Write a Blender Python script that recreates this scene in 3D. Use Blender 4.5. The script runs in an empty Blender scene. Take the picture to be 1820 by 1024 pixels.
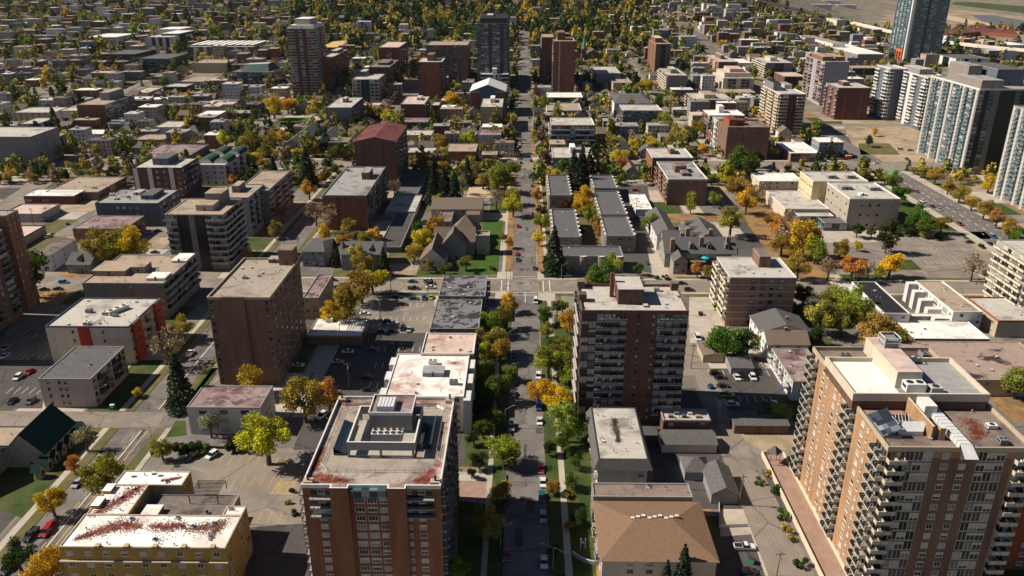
import bpy, math, random
import numpy as np
from mathutils import Vector
random.seed(11)
rng = np.random.default_rng(5)
sc = bpy.context.scene
COL = sc.collection
R = math.radians
# ---------------------------------------------------------------- camera
F, CX, CY, H = 1415.6, 910.0, 512.0, 150.0          # focal length in photo pixels, centre, height in metres
P = math.atan(580/F); YAW = math.atan(21/math.hypot(F, 580))
cam = bpy.data.cameras.new('camera'); co = bpy.data.objects.new('camera', cam); COL.objects.link(co)
cam.sensor_width = 36; cam.lens = 28; cam.clip_start = 1; cam.clip_end = 20000
co.location = (0, 0, H); co.rotation_euler = (math.pi/2-P, 0, YAW); sc.camera = co
# ---------------------------------------------------------------- light
SUN_EL, SUN_DIR = 42.0, Vector((1, -0.07))           # the ground direction shadows fall in
w = bpy.data.worlds.new('World'); sc.world = w; w.use_nodes = True
nt = w.node_tree; nt.nodes.clear()
sky = nt.nodes.new('ShaderNodeTexSky'); sky.sky_type = 'NISHITA'; sky.sun_disc = False
sky.sun_elevation = R(SUN_EL); sky.sun_rotation = R(-94); sky.altitude = 1000; sky.dust_density = 0.4; sky.air_density = 0.68
bg = nt.nodes.new('ShaderNodeBackground'); bg.inputs[1].default_value = 0.05
wo = nt.nodes.new('ShaderNodeOutputWorld')
nt.links.new(sky.outputs[0], bg.inputs[0]); nt.links.new(bg.outputs[0], wo.inputs[0])
sl = bpy.data.lights.new('sun', 'SUN'); sl.energy = 5.0; sl.angle = R(0.53); sl.color = (1, .91, .78)
so = bpy.data.objects.new('sun', sl); COL.objects.link(so)
sd = Vector((SUN_DIR.x, SUN_DIR.y, 0)).normalized()*math.cos(R(SUN_EL)); sd.z = -math.sin(R(SUN_EL))
so.rotation_euler = sd.to_track_quat('-Z', 'Y').to_euler(); so.location = (-300, 300, 400)
sc.view_settings.view_transform = 'Standard'; sc.view_settings.look = 'None'
sc.view_settings.exposure = 0.47; sc.view_settings.gamma = 1
sc.render.engine = 'CYCLES'; sc.cycles.max_bounces = 5; sc.cycles.diffuse_bounces = 2; sc.cycles.glossy_bounces = 2
sc.cycles.transmission_bounces = 2; sc.cycles.transparent_max_bounces = 4; sc.cycles.use_denoising = True
sc.cycles.caustics_reflective = False; sc.cycles.caustics_refractive = False
# ---------------------------------------------------------------- surveying: a photo pixel at a known height -> a world point
cp, sp_ = math.cos(P), math.sin(P); cy_, sy_ = math.cos(YAW), math.sin(YAW)
def at(u, v, z=0.0):
    x = (u-CX)/F; y = -(v-CY)/F
    d = (x*cy_-sy_*cp-y*sy_*sp_, x*sy_+cy_*cp+y*cy_*sp_, -sp_+y*cp)
    t = (z-H)/d[2]; return (d[0]*t, d[1]*t, z)
def proj(X, Y, Z=0.0):
    Z -= H
    r = X*cy_+Y*sy_; f = -X*sy_*cp+Y*cy_*cp-Z*sp_; u = -X*sy_*sp_+Y*cy_*sp_+Z*cp
    return (CX+F*r/f, CY-F*u/f, F/f)
def hz(X, Y):
    """the land rises beyond the busy avenue, except over the river flats"""
    if Y < 880: return 0.0
    f = min(1.0, max(0.0, (.42-X/Y)/.2)); d = Y-880
    r = .088*d*d/(d+60) if d < 1250 else .088*1250*1250/1310+.012*(d-1250)
    return f*f*(3-2*f)*r
def atg(u, v):
    """where a pixel's ray meets the ground"""
    X, Y, _ = at(u, v)
    if Y < 880 or Y > 1e5 or Y < 0:
        if 0 < Y < 880: return X, Y, 0.0
    x = (u-CX)/F; y = -(v-CY)/F
    d = (x*cy_-sy_*cp-y*sy_*sp_, x*sy_+cy_*cp+y*cy_*sp_, -sp_+y*cp); t = 700.0
    while t < 9000:
        p = (d[0]*t, d[1]*t, H+d[2]*t)
        if p[2] <= hz(p[0], p[1]): break
        t += 4
    return p[0], p[1], hz(p[0], p[1])
def hgt(u, vr, vb):
    X, Y, zg = atg(u, vb); lo, hi = 0.0, 149.0
    for _ in range(40):
        m = (lo+hi)/2
        if proj(X, Y, zg+m)[1] > vr: lo = m
        else: hi = m
    return m
def G(u0, u1, vf, vb, base=None, h=None):
    """roof front edge u0..u1 at row vf, roof back edge at row vb, base row of the front wall -> X0,X1,Y0,Y1,h"""
    zg = 0.0
    if h is None:
        u = (u0+u1)/2
        h = hgt(u, vf, base); zg = atg(u, base)[2]
    a = at(u0, vf, h+zg); b = at(u1, vf, h+zg); c = at((u0+u1)/2, vb, h+zg)
    return (a[0], b[0], (a[1]+b[1])/2, c[1], h)
FOOT = []                                            # footprints of everything built, for planting and parking
def foot(x0, x1, y0, y1): FOOT.append((min(x0, x1), max(x0, x1), min(y0, y1), max(y0, y1)))
def free(x, y, m=1.0):
    for a, b, c, d in FOOT:
        if a-m < x < b+m and c-m < y < d+m: return False
    return True
# ---------------------------------------------------------------- materials
MATS = {}
def nodes(m):
    m.use_nodes = True; n = m.node_tree; n.nodes.clear(); return n
def N(n, t, **k):
    x = n.nodes.new(t)
    for a, b in k.items(): setattr(x, a, b)
    return x
def mixc(n, fac, a, b, mode='MIX'):
    m = N(n, 'ShaderNodeMix', data_type='RGBA', blend_type=mode)
    for s, v in ((0, fac), (6, a), (7, b)):
        if hasattr(v, 'is_linked') or hasattr(v, 'links'): n.links.new(v, m.inputs[s])
        elif s == 0: m.inputs[0].default_value = v
        else: m.inputs[s].default_value = (*v[:3], 1)
    return m.outputs[2]
def noise(n, scale, detail=4, vec=None, rough=.6, dist=0):
    t = N(n, 'ShaderNodeTexNoise'); t.inputs['Scale'].default_value = scale; t.inputs['Detail'].default_value = detail
    t.inputs['Roughness'].default_value = rough; t.inputs['Distortion'].default_value = dist
    if vec is None: vec = N(n, 'ShaderNodeNewGeometry').outputs['Position']
    n.links.new(vec, t.inputs['Vector']); return t.outputs[0]
def ramp(n, src, a, b, ca=(0, 0, 0), cb=(1, 1, 1)):
    r = N(n, 'ShaderNodeValToRGB'); e = r.color_ramp.elements
    e[0].position = a; e[1].position = b; e[0].color = (*ca, 1); e[1].color = (*cb, 1)
    n.links.new(src, r.inputs[0]); return r.outputs[0]
def finish(n, colr, rough=.85, spec=.25, metal=0, bump=None, bd=.02, coat=0):
    b = N(n, 'ShaderNodeBsdfPrincipled'); o = N(n, 'ShaderNodeOutputMaterial')
    if hasattr(colr, 'links'): n.links.new(colr, b.inputs['Base Color'])
    else: b.inputs['Base Color'].default_value = (*colr, 1)
    if hasattr(rough, 'links'): n.links.new(rough, b.inputs['Roughness'])
    else: b.inputs['Roughness'].default_value = rough
    b.inputs['Specular IOR Level'].default_value = spec; b.inputs['Metallic'].default_value = metal
    if coat: b.inputs['Coat Weight'].default_value = coat
    if bump is not None:
        bp = N(n, 'ShaderNodeBump'); bp.inputs['Strength'].default_value = .6; bp.inputs['Distance'].default_value = bd
        n.links.new(bump, bp.inputs['Height']); n.links.new(bp.outputs[0], b.inputs['Normal'])
    n.links.new(b.outputs[0], o.inputs[0]); return b
def hexc(s):                                         # picture-like sRGB hex -> linear
    v = [int(s[i:i+2], 16)/255 for i in (0, 2, 4)]
    return tuple(c/12.92 if c <= .04045 else ((c+.055)/1.055)**2.4 for c in v)
def surf(name, c, var=.22, scale=.5, c2=None, amt=.0, sc2=.12, c3=None, amt3=0, rough=.88, spec=.2, streak=False, soft=.08, seam=0, crack=0, bd=.02, metal=0, fine=3.0):
    """general weathered surface: fine mottling, a second colour in patches, a third in smaller patches"""
    if name in MATS: return MATS[name]
    m = bpy.data.materials.new(name); n = nodes(m); MATS[name] = m
    if isinstance(c, str): c = hexc(c)
    g = N(n, 'ShaderNodeNewGeometry').outputs['Position']
    vec = g
    if streak:
        mp = N(n, 'ShaderNodeMapping'); mp.inputs['Scale'].default_value = (1, 1, .12); n.links.new(g, mp.inputs[0]); vec = mp.outputs[0]
    a = noise(n, scale, 5, vec); b = noise(n, fine, 2, g)
    lo = tuple(x*(1-var) for x in c); hi = tuple(min(1, x*(1+var)) for x in c)
    col = mixc(n, ramp(n, a, .3, .7), lo, hi)
    col = mixc(n, .35, col, ramp(n, b, .25, .75, (.35,)*3, (.65,)*3), 'OVERLAY')
    if c2 and amt:
        if isinstance(c2, str): c2 = hexc(c2)
        t = noise(n, sc2, 6, g, .62, .6); th = .72-.42*amt
        col = mixc(n, ramp(n, t, th-soft, th+soft), col, c2)
    if c3 and amt3:
        if isinstance(c3, str): c3 = hexc(c3)
        mp = N(n, 'ShaderNodeMapping'); mp.inputs['Location'].default_value = (37, 91, 13); n.links.new(g, mp.inputs[0])
        t = noise(n, sc2*1.7, 6, mp.outputs[0], .62, .8); th = .72-.42*amt3
        col = mixc(n, ramp(n, t, th-soft, th+soft), col, c3)
    if crack:                                        # sealed cracks and joints
        v = N(n, 'ShaderNodeTexVoronoi', feature='DISTANCE_TO_EDGE'); v.inputs['Scale'].default_value = crack; dn = noise(n, .6, 3, g)
        ad = N(n, 'ShaderNodeVectorMath', operation='MULTIPLY_ADD'); n.links.new(dn, ad.inputs[0]); ad.inputs[1].default_value = (2.2, 2.2, 0); n.links.new(g, ad.inputs[2]); n.links.new(ad.outputs[0], v.inputs['Vector'])
        col = mixc(n, ramp(n, v.outputs[0], .006*crack/.07, .02*crack/.07, (.75,)*3, (0, 0, 0)), col, tuple(x*.45 for x in c))
    if seam:                                         # membrane laps
        t = N(n, 'ShaderNodeTexBrick'); t.inputs['Scale'].default_value = 1/seam; t.inputs['Mortar Size'].default_value = .035/seam; t.inputs['Brick Width'].default_value = 4.5; t.inputs['Row Height'].default_value = 1
        t.inputs['Color1'].default_value = (.52, .52, .52, 1); t.inputs['Color2'].default_value = (.46, .46, .46, 1); t.inputs['Mortar'].default_value = (.22, .22, .22, 1); n.links.new(g, t.inputs['Vector']); col = mixc(n, .55, col, t.outputs[0], 'OVERLAY')
    finish(n, col, rough, spec, metal, b, bd); return m
def brick(name, c, mortar=None, var=.25):
    if name in MATS: return MATS[name]
    m = bpy.data.materials.new(name); n = nodes(m); MATS[name] = m
    if isinstance(c, str): c = hexc(c)
    g = N(n, 'ShaderNodeNewGeometry').outputs['Position']
    s = N(n, 'ShaderNodeSeparateXYZ'); n.links.new(g, s.inputs[0])
    ad = N(n, 'ShaderNodeMath'); n.links.new(s.outputs[0], ad.inputs[0]); n.links.new(s.outputs[1], ad.inputs[1])
    cb = N(n, 'ShaderNodeCombineXYZ'); n.links.new(ad.outputs[0], cb.inputs[0]); n.links.new(s.outputs[2], cb.inputs[1])
    t = N(n, 'ShaderNodeTexBrick'); t.inputs['Scale'].default_value = 1.6; t.inputs['Mortar Size'].default_value = .03
    t.inputs['Color1'].default_value = (*[x*(1-var) for x in c], 1); t.inputs['Color2'].default_value = (*[min(1, x*(1+var)) for x in c], 1)
    t.inputs['Mortar'].default_value = (*[x*.8+.03 for x in c], 1); n.links.new(cb.outputs[0], t.inputs['Vector'])
    mp = N(n, 'ShaderNodeMapping'); mp.inputs['Scale'].default_value = (1, 1, .15); n.links.new(g, mp.inputs[0])
    a = noise(n, .45, 5, mp.outputs[0])
    col = mixc(n, .75, t.outputs[0], ramp(n, a, .25, .75, (.30,)*3, (.66,)*3), 'OVERLAY')
    finish(n, col, .9, .15, 0, t.outputs[1], .01); return m
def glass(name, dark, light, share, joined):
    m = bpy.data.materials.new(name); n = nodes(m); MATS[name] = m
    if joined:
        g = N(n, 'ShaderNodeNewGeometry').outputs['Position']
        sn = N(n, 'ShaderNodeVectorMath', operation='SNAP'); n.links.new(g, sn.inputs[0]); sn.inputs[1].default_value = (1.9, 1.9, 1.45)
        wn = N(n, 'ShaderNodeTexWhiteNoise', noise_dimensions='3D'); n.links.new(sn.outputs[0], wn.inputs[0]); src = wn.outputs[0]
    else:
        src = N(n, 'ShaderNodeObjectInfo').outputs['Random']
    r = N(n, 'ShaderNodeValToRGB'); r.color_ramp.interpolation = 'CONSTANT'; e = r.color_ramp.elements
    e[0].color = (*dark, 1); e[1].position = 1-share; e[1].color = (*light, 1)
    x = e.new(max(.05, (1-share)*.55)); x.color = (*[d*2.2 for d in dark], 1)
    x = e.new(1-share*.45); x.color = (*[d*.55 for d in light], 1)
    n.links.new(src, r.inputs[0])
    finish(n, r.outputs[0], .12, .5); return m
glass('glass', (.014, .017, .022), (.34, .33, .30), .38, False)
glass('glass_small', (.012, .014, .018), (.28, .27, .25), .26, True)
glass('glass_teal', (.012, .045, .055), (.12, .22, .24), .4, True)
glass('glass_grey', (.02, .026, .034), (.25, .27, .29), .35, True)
def plain(name, c, rough=.6, spec=.3, metal=0, var=.12):
    if name in MATS: return MATS[name]
    m = bpy.data.materials.new(name); n = nodes(m); MATS[name] = m
    if isinstance(c, str): c = hexc(c)
    a = noise(n, 1.3, 3)
    col = mixc(n, ramp(n, a, .3, .7), tuple(x*(1-var) for x in c), tuple(min(1, x*(1+var)) for x in c))
    finish(n, col, rough, spec, metal); return m
def leafmat(name, attr):
    m = bpy.data.materials.new(name); n = nodes(m); MATS[name] = m
    if attr:
        a = N(n, 'ShaderNodeAttribute', attribute_name='lcol'); col = a.outputs[0]
    else:
        o = N(n, 'ShaderNodeObjectInfo'); a = N(n, 'ShaderNodeAttribute', attribute_name='tint')
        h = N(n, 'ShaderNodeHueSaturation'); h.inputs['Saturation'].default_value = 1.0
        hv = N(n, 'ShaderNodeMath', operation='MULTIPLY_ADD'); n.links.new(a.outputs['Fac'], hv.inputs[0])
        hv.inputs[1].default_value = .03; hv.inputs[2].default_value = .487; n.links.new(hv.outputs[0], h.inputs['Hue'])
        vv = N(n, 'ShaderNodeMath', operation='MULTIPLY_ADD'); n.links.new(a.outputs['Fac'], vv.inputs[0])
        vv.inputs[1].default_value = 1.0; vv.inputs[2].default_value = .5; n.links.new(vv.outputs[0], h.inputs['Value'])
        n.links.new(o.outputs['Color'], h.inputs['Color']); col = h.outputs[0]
    d = N(n, 'ShaderNodeBsdfDiffuse'); t = N(n, 'ShaderNodeBsdfTranslucent'); mx = N(n, 'ShaderNodeMixShader'); o = N(n, 'ShaderNodeOutputMaterial')
    n.links.new(col, d.inputs[0]); n.links.new(col, t.inputs[0]); mx.inputs[0].default_value = .3
    n.links.new(d.outputs[0], mx.inputs[1]); n.links.new(t.outputs[0], mx.inputs[2]); n.links.new(mx.outputs[0], o.inputs[0]); return m
leafmat('leaf', False); leafmat('leaf_far', True)
def objpaint(name):
    m = bpy.data.materials.new(name); n = nodes(m); MATS[name] = m
    o = N(n, 'ShaderNodeObjectInfo'); finish(n, o.outputs['Color'], .32, .5, .1, coat=.6)
objpaint('car_paint')
def attrpaint(name):
    m = bpy.data.materials.new(name); n = nodes(m); MATS[name] = m
    a = N(n, 'ShaderNodeAttribute', attribute_name='lcol'); finish(n, a.outputs[0], .35, .5)
attrpaint('car_far')
# ---------------------------------------------------------------- mesh collecting
class MB:
    def __init__(s): s.v = []; s.f = []; s.m = []
    def poly(s, pts, m):
        i = len(s.v); s.v += [tuple(p) for p in pts]; s.f.append(tuple(range(i, i+len(pts)))); s.m.append(m); return s
    def box(s, x0, x1, y0, y1, z0, z1, m, top=None, skip=''):
        i = len(s.v)
        s.v += [(x0, y0, z0), (x1, y0, z0), (x1, y1, z0), (x0, y1, z0), (x0, y0, z1), (x1, y0, z1), (x1, y1, z1), (x0, y1, z1)]
        for k, q in (('b', (3, 2, 1, 0)), ('t', (4, 5, 6, 7)), ('f', (0, 1, 5, 4)), ('r', (1, 2, 6, 5)), ('k', (2, 3, 7, 6)), ('l', (3, 0, 4, 7))):
            if k in skip: continue
            s.f.append(tuple(i+j for j in q)); s.m.append(top if (k == 't' and top) else m)
        return s
    def prism(s, pts, z0, z1, m, top=None, bottom=False):
        n = len(pts); i = len(s.v)
        s.v += [(x, y, z0) for x, y in pts]+[(x, y, z1) for x, y in pts]
        for k in range(n):
            j = (k+1) % n; s.f.append((i+k, i+j, i+n+j, i+n+k)); s.m.append(m)
        s.f.append(tuple(i+n+k for k in range(n))); s.m.append(top or m)
        if bottom: s.f.append(tuple(i+k for k in reversed(range(n)))); s.m.append(m)
        return s
    def tube(s, p0, p1, r0, r1, n, m, cap=True):
        p0, p1 = Vector(p0), Vector(p1); d = (p1-p0)
        if d.length < 1e-6: return s
        d.normalize(); a = d.cross(Vector((0, 0, 1)) if abs(d.z) < .9 else Vector((1, 0, 0))).normalized(); b = d.cross(a)
        i = len(s.v)
        for p, r in ((p0, r0), (p1, r1)):
            for k in range(n):
                t = 2*math.pi*k/n; q = p+a*(r*math.cos(t))+b*(r*math.sin(t)); s.v.append(tuple(q))
        for k in range(n):
            j = (k+1) % n; s.f.append((i+k, i+n+k, i+n+j, i+j)); s.m.append(m)
        if cap:
            s.f.append(tuple(i+n+k for k in reversed(range(n)))); s.m.append(m)
        return s
    def add(s, o, x=0, y=0, z=0, rz=0, k=1):
        i = len(s.v); c, n = math.cos(rz)*k, math.sin(rz)*k
        s.v += [(x+c*a-n*b, y+n*a+c*b, z+e*k) for a, b, e in o.v]
        s.f += [tuple(i+j for j in q) for q in o.f]; s.m += o.m; return s
    def mesh(s, name):
        me = bpy.data.meshes.new(name); me.from_pydata(s.v, [], s.f)
        names = list(dict.fromkeys(s.m))
        for q in names: me.materials.append(MATS[q])
        if len(names) > 1:
            ix = {q: k for k, q in enumerate(names)}
            me.polygons.foreach_set('material_index', [ix[q] for q in s.m])
        me.update(); return me
    def build(s, name, parent=None, loc=(0, 0, 0), rz=0):
        if not s.f: return None
        return ob(name, s.mesh(name), parent, loc, rz)
def ob(name, me, parent=None, loc=(0, 0, 0), rz=0):
    o = bpy.data.objects.new(name, me); o.location = loc; o.rotation_euler = (0, 0, rz)
    if parent is not None: o.parent = parent
    COL.objects.link(o); return o
def tag(o, label=None, cat=None, group=None, kind=None):
    if label: o['label'] = label
    if cat: o['category'] = cat
    if group: o['group'] = group
    if kind: o['kind'] = kind
    return o
def thing(name, label, cat, loc, rz=0, group=None):
    o = ob(name, None, None, loc, rz); o.empty_display_size = 1; return tag(o, label, cat, group)
def copy_tree(o, parent=None):
    c = o.copy(); c.parent = parent; COL.objects.link(c)
    for ch in o.children: copy_tree(ch, c)
    return c
# ---------------------------------------------------------------- building kit
UC = {}
def u_window(wd, ht, fr, gl, mull=1, blind=0):
    k = ('w', round(wd, 2), round(ht, 2), fr, gl, mull, blind)
    if k in UC: return UC[k]
    b = MB(); a = wd/2; t = .09; d = -.07
    b.poly([(-a, -.025, t), (a, -.025, t), (a, -.025, ht-t), (-a, -.025, ht-t)], gl)
    b.box(-a, a, d, 0, 0, t, fr, skip='kb'); b.box(-a, a, d, 0, ht-t, ht, fr, skip='kt')
    b.box(-a, -a+t, d, -.001, t, ht-t, fr, skip='ktb'); b.box(a-t, a, d, -.001, t, ht-t, fr, skip='ktb')
    if blind: b.poly([(-a+t, -.032, ht-t-(ht-2*t)*blind), (a-t, -.032, ht-t-(ht-2*t)*blind), (a-t, -.032, ht-t), (-a+t, -.032, ht-t)], 'blind')
    for i in range(mull):
        x = -a+wd*(i+1)/(mull+1); b.box(x-.03, x+.03, d+.01, -.036, t, ht-t, fr, skip='ktb')
    b.box(-a-.06, a+.06, d-.06, 0, -.09, 0, fr, skip='k')
    UC[k] = (b, b.mesh('window')); return UC[k]
def u_balcony(wd, fh, dep, slab, rail, gl, solid, var=0):
    k = ('b', round(wd, 2), round(fh, 2), dep, slab, rail, gl, solid, var)
    if k in UC: return UC[k]
    b = MB(); a = wd/2
    b.poly([(-a*.86, -.03, .2), (a*.86, -.03, .2), (a*.86, -.03, fh*.84), (-a*.86, -.03, fh*.84)], gl)
    b.box(-.04, .04, -.06, -.031, .2, fh*.84, slab, skip='kb')
    b.box(-a, a, -dep, 0, -.02, .2, slab, skip='k')
    if var:                                          # what people keep out there
        q = (('panel_green', 'conc_white', 'brick_tan'), ('steel_dark', 'brick_red', 'unit_light'), ('unit_grey', 'wood_pole', 'panel_slate'))[var-1]
        b.box(-a*.7, -a*.7+.5, -dep*.8, -dep*.35, .2, .75+.2*var, q[0]); b.box(a*.2, a*.2+.6, -dep*.7, -dep*.25, .2, .65, q[1]); b.box(a*.2, a*.2+.12, -dep*.7, -dep*.25, .65, 1.1, q[1]); b.box(a*.6, a*.75, -dep*.75, -dep*.5, .2, 1.0+.3*var, q[2])
        if var == 2: b.poly([(-a*.86, -.05, fh*.3), (-a*.1, -.05, fh*.3), (-a*.1, -.05, fh*.84), (-a*.86, -.05, fh*.84)], 'blind')
    if solid == 'side':
        b.box(-a+.14, a-.14, -dep, -dep+.05, .2, 1.1, 'rail_dark'); b.box(-a, -a+.14, -dep-.05, -.002, .2, 1.25, rail, skip='b'); b.box(a-.14, a, -dep-.05, -.002, .2, 1.25, rail, skip='b'); b.box(-a, a, -dep-.04, -dep, -.05, .3, rail)
    elif solid:
        b.box(-a, a, -dep-.02, -dep+.12, .2, 1.15, rail); b.box(-a, -a+.12, -dep+.12, -.002, .2, 1.15, rail, skip='b'); b.box(a-.12, a, -dep+.12, -.002, .2, 1.15, rail, skip='b')
    else:
        for x0, x1, y0, y1 in ((-a, a, -dep, -dep+.05), (-a, -a+.05, -dep+.05, -.002), (a-.05, a, -dep+.05, -.002)):
            b.box(x0, x1, y0, y1, 1.05, 1.13, rail); b.box(x0, x1, y0, y1, .26, .31, rail)
            n = max(2, int(max(x1-x0, y1-y0)/.32))
            for i in range(n+1):
                if x1-x0 > y1-y0: x = x0+(x1-x0-.035)*i/n; b.box(x, x+.035, y0+.005, y1-.005, .2, 1.05, rail, skip='tb')
                else: y = y0+(y1-y0-.035)*i/n; b.box(x0+.005, x1-.005, y, y+.035, .2, 1.05, rail, skip='tb')
    UC[k] = (b, b.mesh('balcony')); return UC[k]
def u_glasspane(wd, ht, fr, gl, blind=0):
    k = ('g', round(wd, 2), round(ht, 2), fr, gl, blind)
    if k in UC: return UC[k]
    b = MB(); a = wd/2
    b.poly([(-a, -.03, .02), (a, -.03, .02), (a, -.03, ht-.02), (-a, -.03, ht-.02)], gl)
    if blind: b.poly([(-a, -.033, ht-.02-ht*blind), (a, -.033, ht-.02-ht*blind), (a, -.033, ht-.02), (-a, -.033, ht-.02)], 'blind')
    b.box(-a, a, -.12, 0, -.12, .02, fr, skip='k')
    n = max(1, round(wd/1.2))
    for i in range(n+1):
        x = -a+wd*i/n; b.box(x-.035, x+.035, -.1, -.036, .02, ht-.02, fr, skip='ktb')
    UC[k] = (b, b.mesh('window')); return UC[k]
def u_unit(sx, sy, sz, m, fans=1):
    b = MB(); b.box(-sx/2, sx/2, -sy/2, sy/2, .25, sz, m)
    b.box(-sx/2+.1, sx/2-.1, -sy/2+.1, sy/2-.1, 0, .25, 'dark_metal', skip='tb')
    for i in range(fans):
        x = -sx/2+sx*(i+.5)/fans; r = min(sx/fans, sy)*.36
        b.tube((x, 0, sz), (x, 0, sz+.12), r, r, 10, 'dark_metal')
    b.box(-sx/2-.02, sx/2+.02, -sy/2*.7, sy/2*.7, sz*.45, sz*.8, 'dark_metal', skip='tbfk')
    return b
def u_vent(k):
    b = MB()
    if k == 0: b.tube((0, 0, 0), (0, 0, .55), .13, .13, 7, 'vent_metal'); b.tube((0, 0, .55), (0, 0, .75), .26, .18, 7, 'vent_metal')
    elif k == 1: b.box(-.45, .45, -.35, .35, 0, .5, 'vent_metal'); b.box(-.5, .5, -.4, .4, .5, .58, 'vent_white')
    elif k == 2: b.tube((0, 0, 0), (0, 0, .9), .1, .1, 6, 'vent_metal'); b.tube((0, 0, .9), (.45, 0, .95), .1, .1, 6, 'vent_metal')
    else: b.box(-.6, .6, -.6, .6, 0, .35, 'vent_white'); b.box(-.5, .5, -.5, .5, .35, .45, 'glass_grey')
    return b
SIDE = {'F': 0.0, 'L': -math.pi/2, 'R': math.pi/2}
def facade(root, geo, side, spec, fl, z0, fh, st, cnt):
    """bays left to right as seen from outside; w window, W wide, n narrow, b balcony, g glazed, S dark strip, P pier, . blank"""
    x0, x1, y0, y1, h = geo; cx, cyy = (x0+x1)/2, (y0+y1)/2
    ln = (x1-x0) if side == 'F' else (y1-y0); rz = SIDE[side]
    ox, oy = {'F': (0, y0-cyy), 'L': (x0-cx, 0), 'R': (x1-cx, 0)}[side]
    ax, ay = math.cos(rz), math.sin(rz); n = len(spec); bw = ln/n
    ppm = proj(cx+ox, cyy+oy, h*.7)[2]
    fr, slab, rail = st['frame'], st['slab'], st['rail']; solid = st['solidF'] if (side == 'F' and st['solidF'] is not None) else st['solid']
    for i, c in enumerate(spec):
        s = -ln/2+(i+.5)*bw; px, py = ox+ax*s, oy+ay*s
        if c == 'S':
            b = MB(); b.box(-bw*.49, bw*.49, -.05, 0, z0, z0+fl*fh-.1, st['strip'], skip='kb'); b.build('recessed_panel', root, (px, py, 0), rz); continue
        if c == 'P':
            b = MB(); b.box(-bw*.3, bw*.3, -.35, 0, 0, z0+fl*fh+.05, st['pier'], skip='kb'); b.build('pier', root, (px, py, 0), rz); continue
        if c in '. ': continue
        for k in range(fl):
            if c == 'b' and k == 0 and st['nob0']: continue
            if st['drop'] and random.random() < st['drop']: continue
            z = z0+k*fh
            if c == 'w': wd, ht, zz = min(1.7, bw*.6), min(1.4, fh*.5), z+fh*.32
            elif c == 'W': wd, ht, zz = bw*.78, min(1.6, fh*.56), z+fh*.28
            elif c == 'n': wd, ht, zz = min(.9, bw*.5), min(1.2, fh*.45), z+fh*.35
            elif c == 'g': wd, ht, zz = bw*.96, fh*.8, z+fh*.12
            else: wd, ht, zz = bw*.94, fh, z
            big = max(wd, ht)*ppm
            key = 'balcony' if c == 'b' else 'window'
            sep = big >= st['sep'] and cnt[key] < 300
            gl = 'glass' if (sep and not st['gl']) else (st['gl'] or 'glass_small')
            if c == 'b':
                if sep or big > 9: U = u_balcony(wd, fh, st['dep'], slab, rail, gl, solid, random.choice((0, 0, 1, 2, 3)) if big > 9 else 0)
                else: U = u_balcony(wd, fh, st['dep'], slab, rail, gl, True)
            elif c == 'g': U = u_glasspane(wd, ht, fr, gl, random.choice((0, 0, 0, .35, .7)) if big > 4 else 0)
            else: U = u_window(wd, ht, fr, gl, 1 if (wd < 2.2) else 2, random.choice((0, 0, 0, .3, .55, 1.0)) if big > 4 else 0)
            if sep:
                cnt[key] += 1; ob(key, U[1], root, (px, py, zz), rz)
            else: cnt['mb_'+key].add(U[0], px, py, zz, rz)
ST0 = dict(frame='frame_grey', slab='conc_slab', rail='rail_dark', strip='strip_dark', pier='conc_slab', gl=None, dep=1.4, solid=False, solidF=None, nob0=True, sep=6.0, drop=0.0)
NB = [0]
BL = []                                              # (centre, short description) of each named building
def short(label):
    for sep in (' with ', ' beside ', ' behind ', ' and ', ' at ', ' in ', ' of ', ', ', ' that ', ' between ', ' before ', ' by ', ' below ', ' tucked ', ' across ', ' cut ', ' facing ', ' crowned ', ' running ', ' among '):
        label = label.split(sep)[0]
    return ' '.join(label.split()[:8])
def beside(X, Y):
    d, n = min((max(0, abs(X-x)-a)+max(0, abs(Y-y)-b)+.05*math.hypot(X-x, Y-y), s) for x, y, a, b, s in BL); return n
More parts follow.
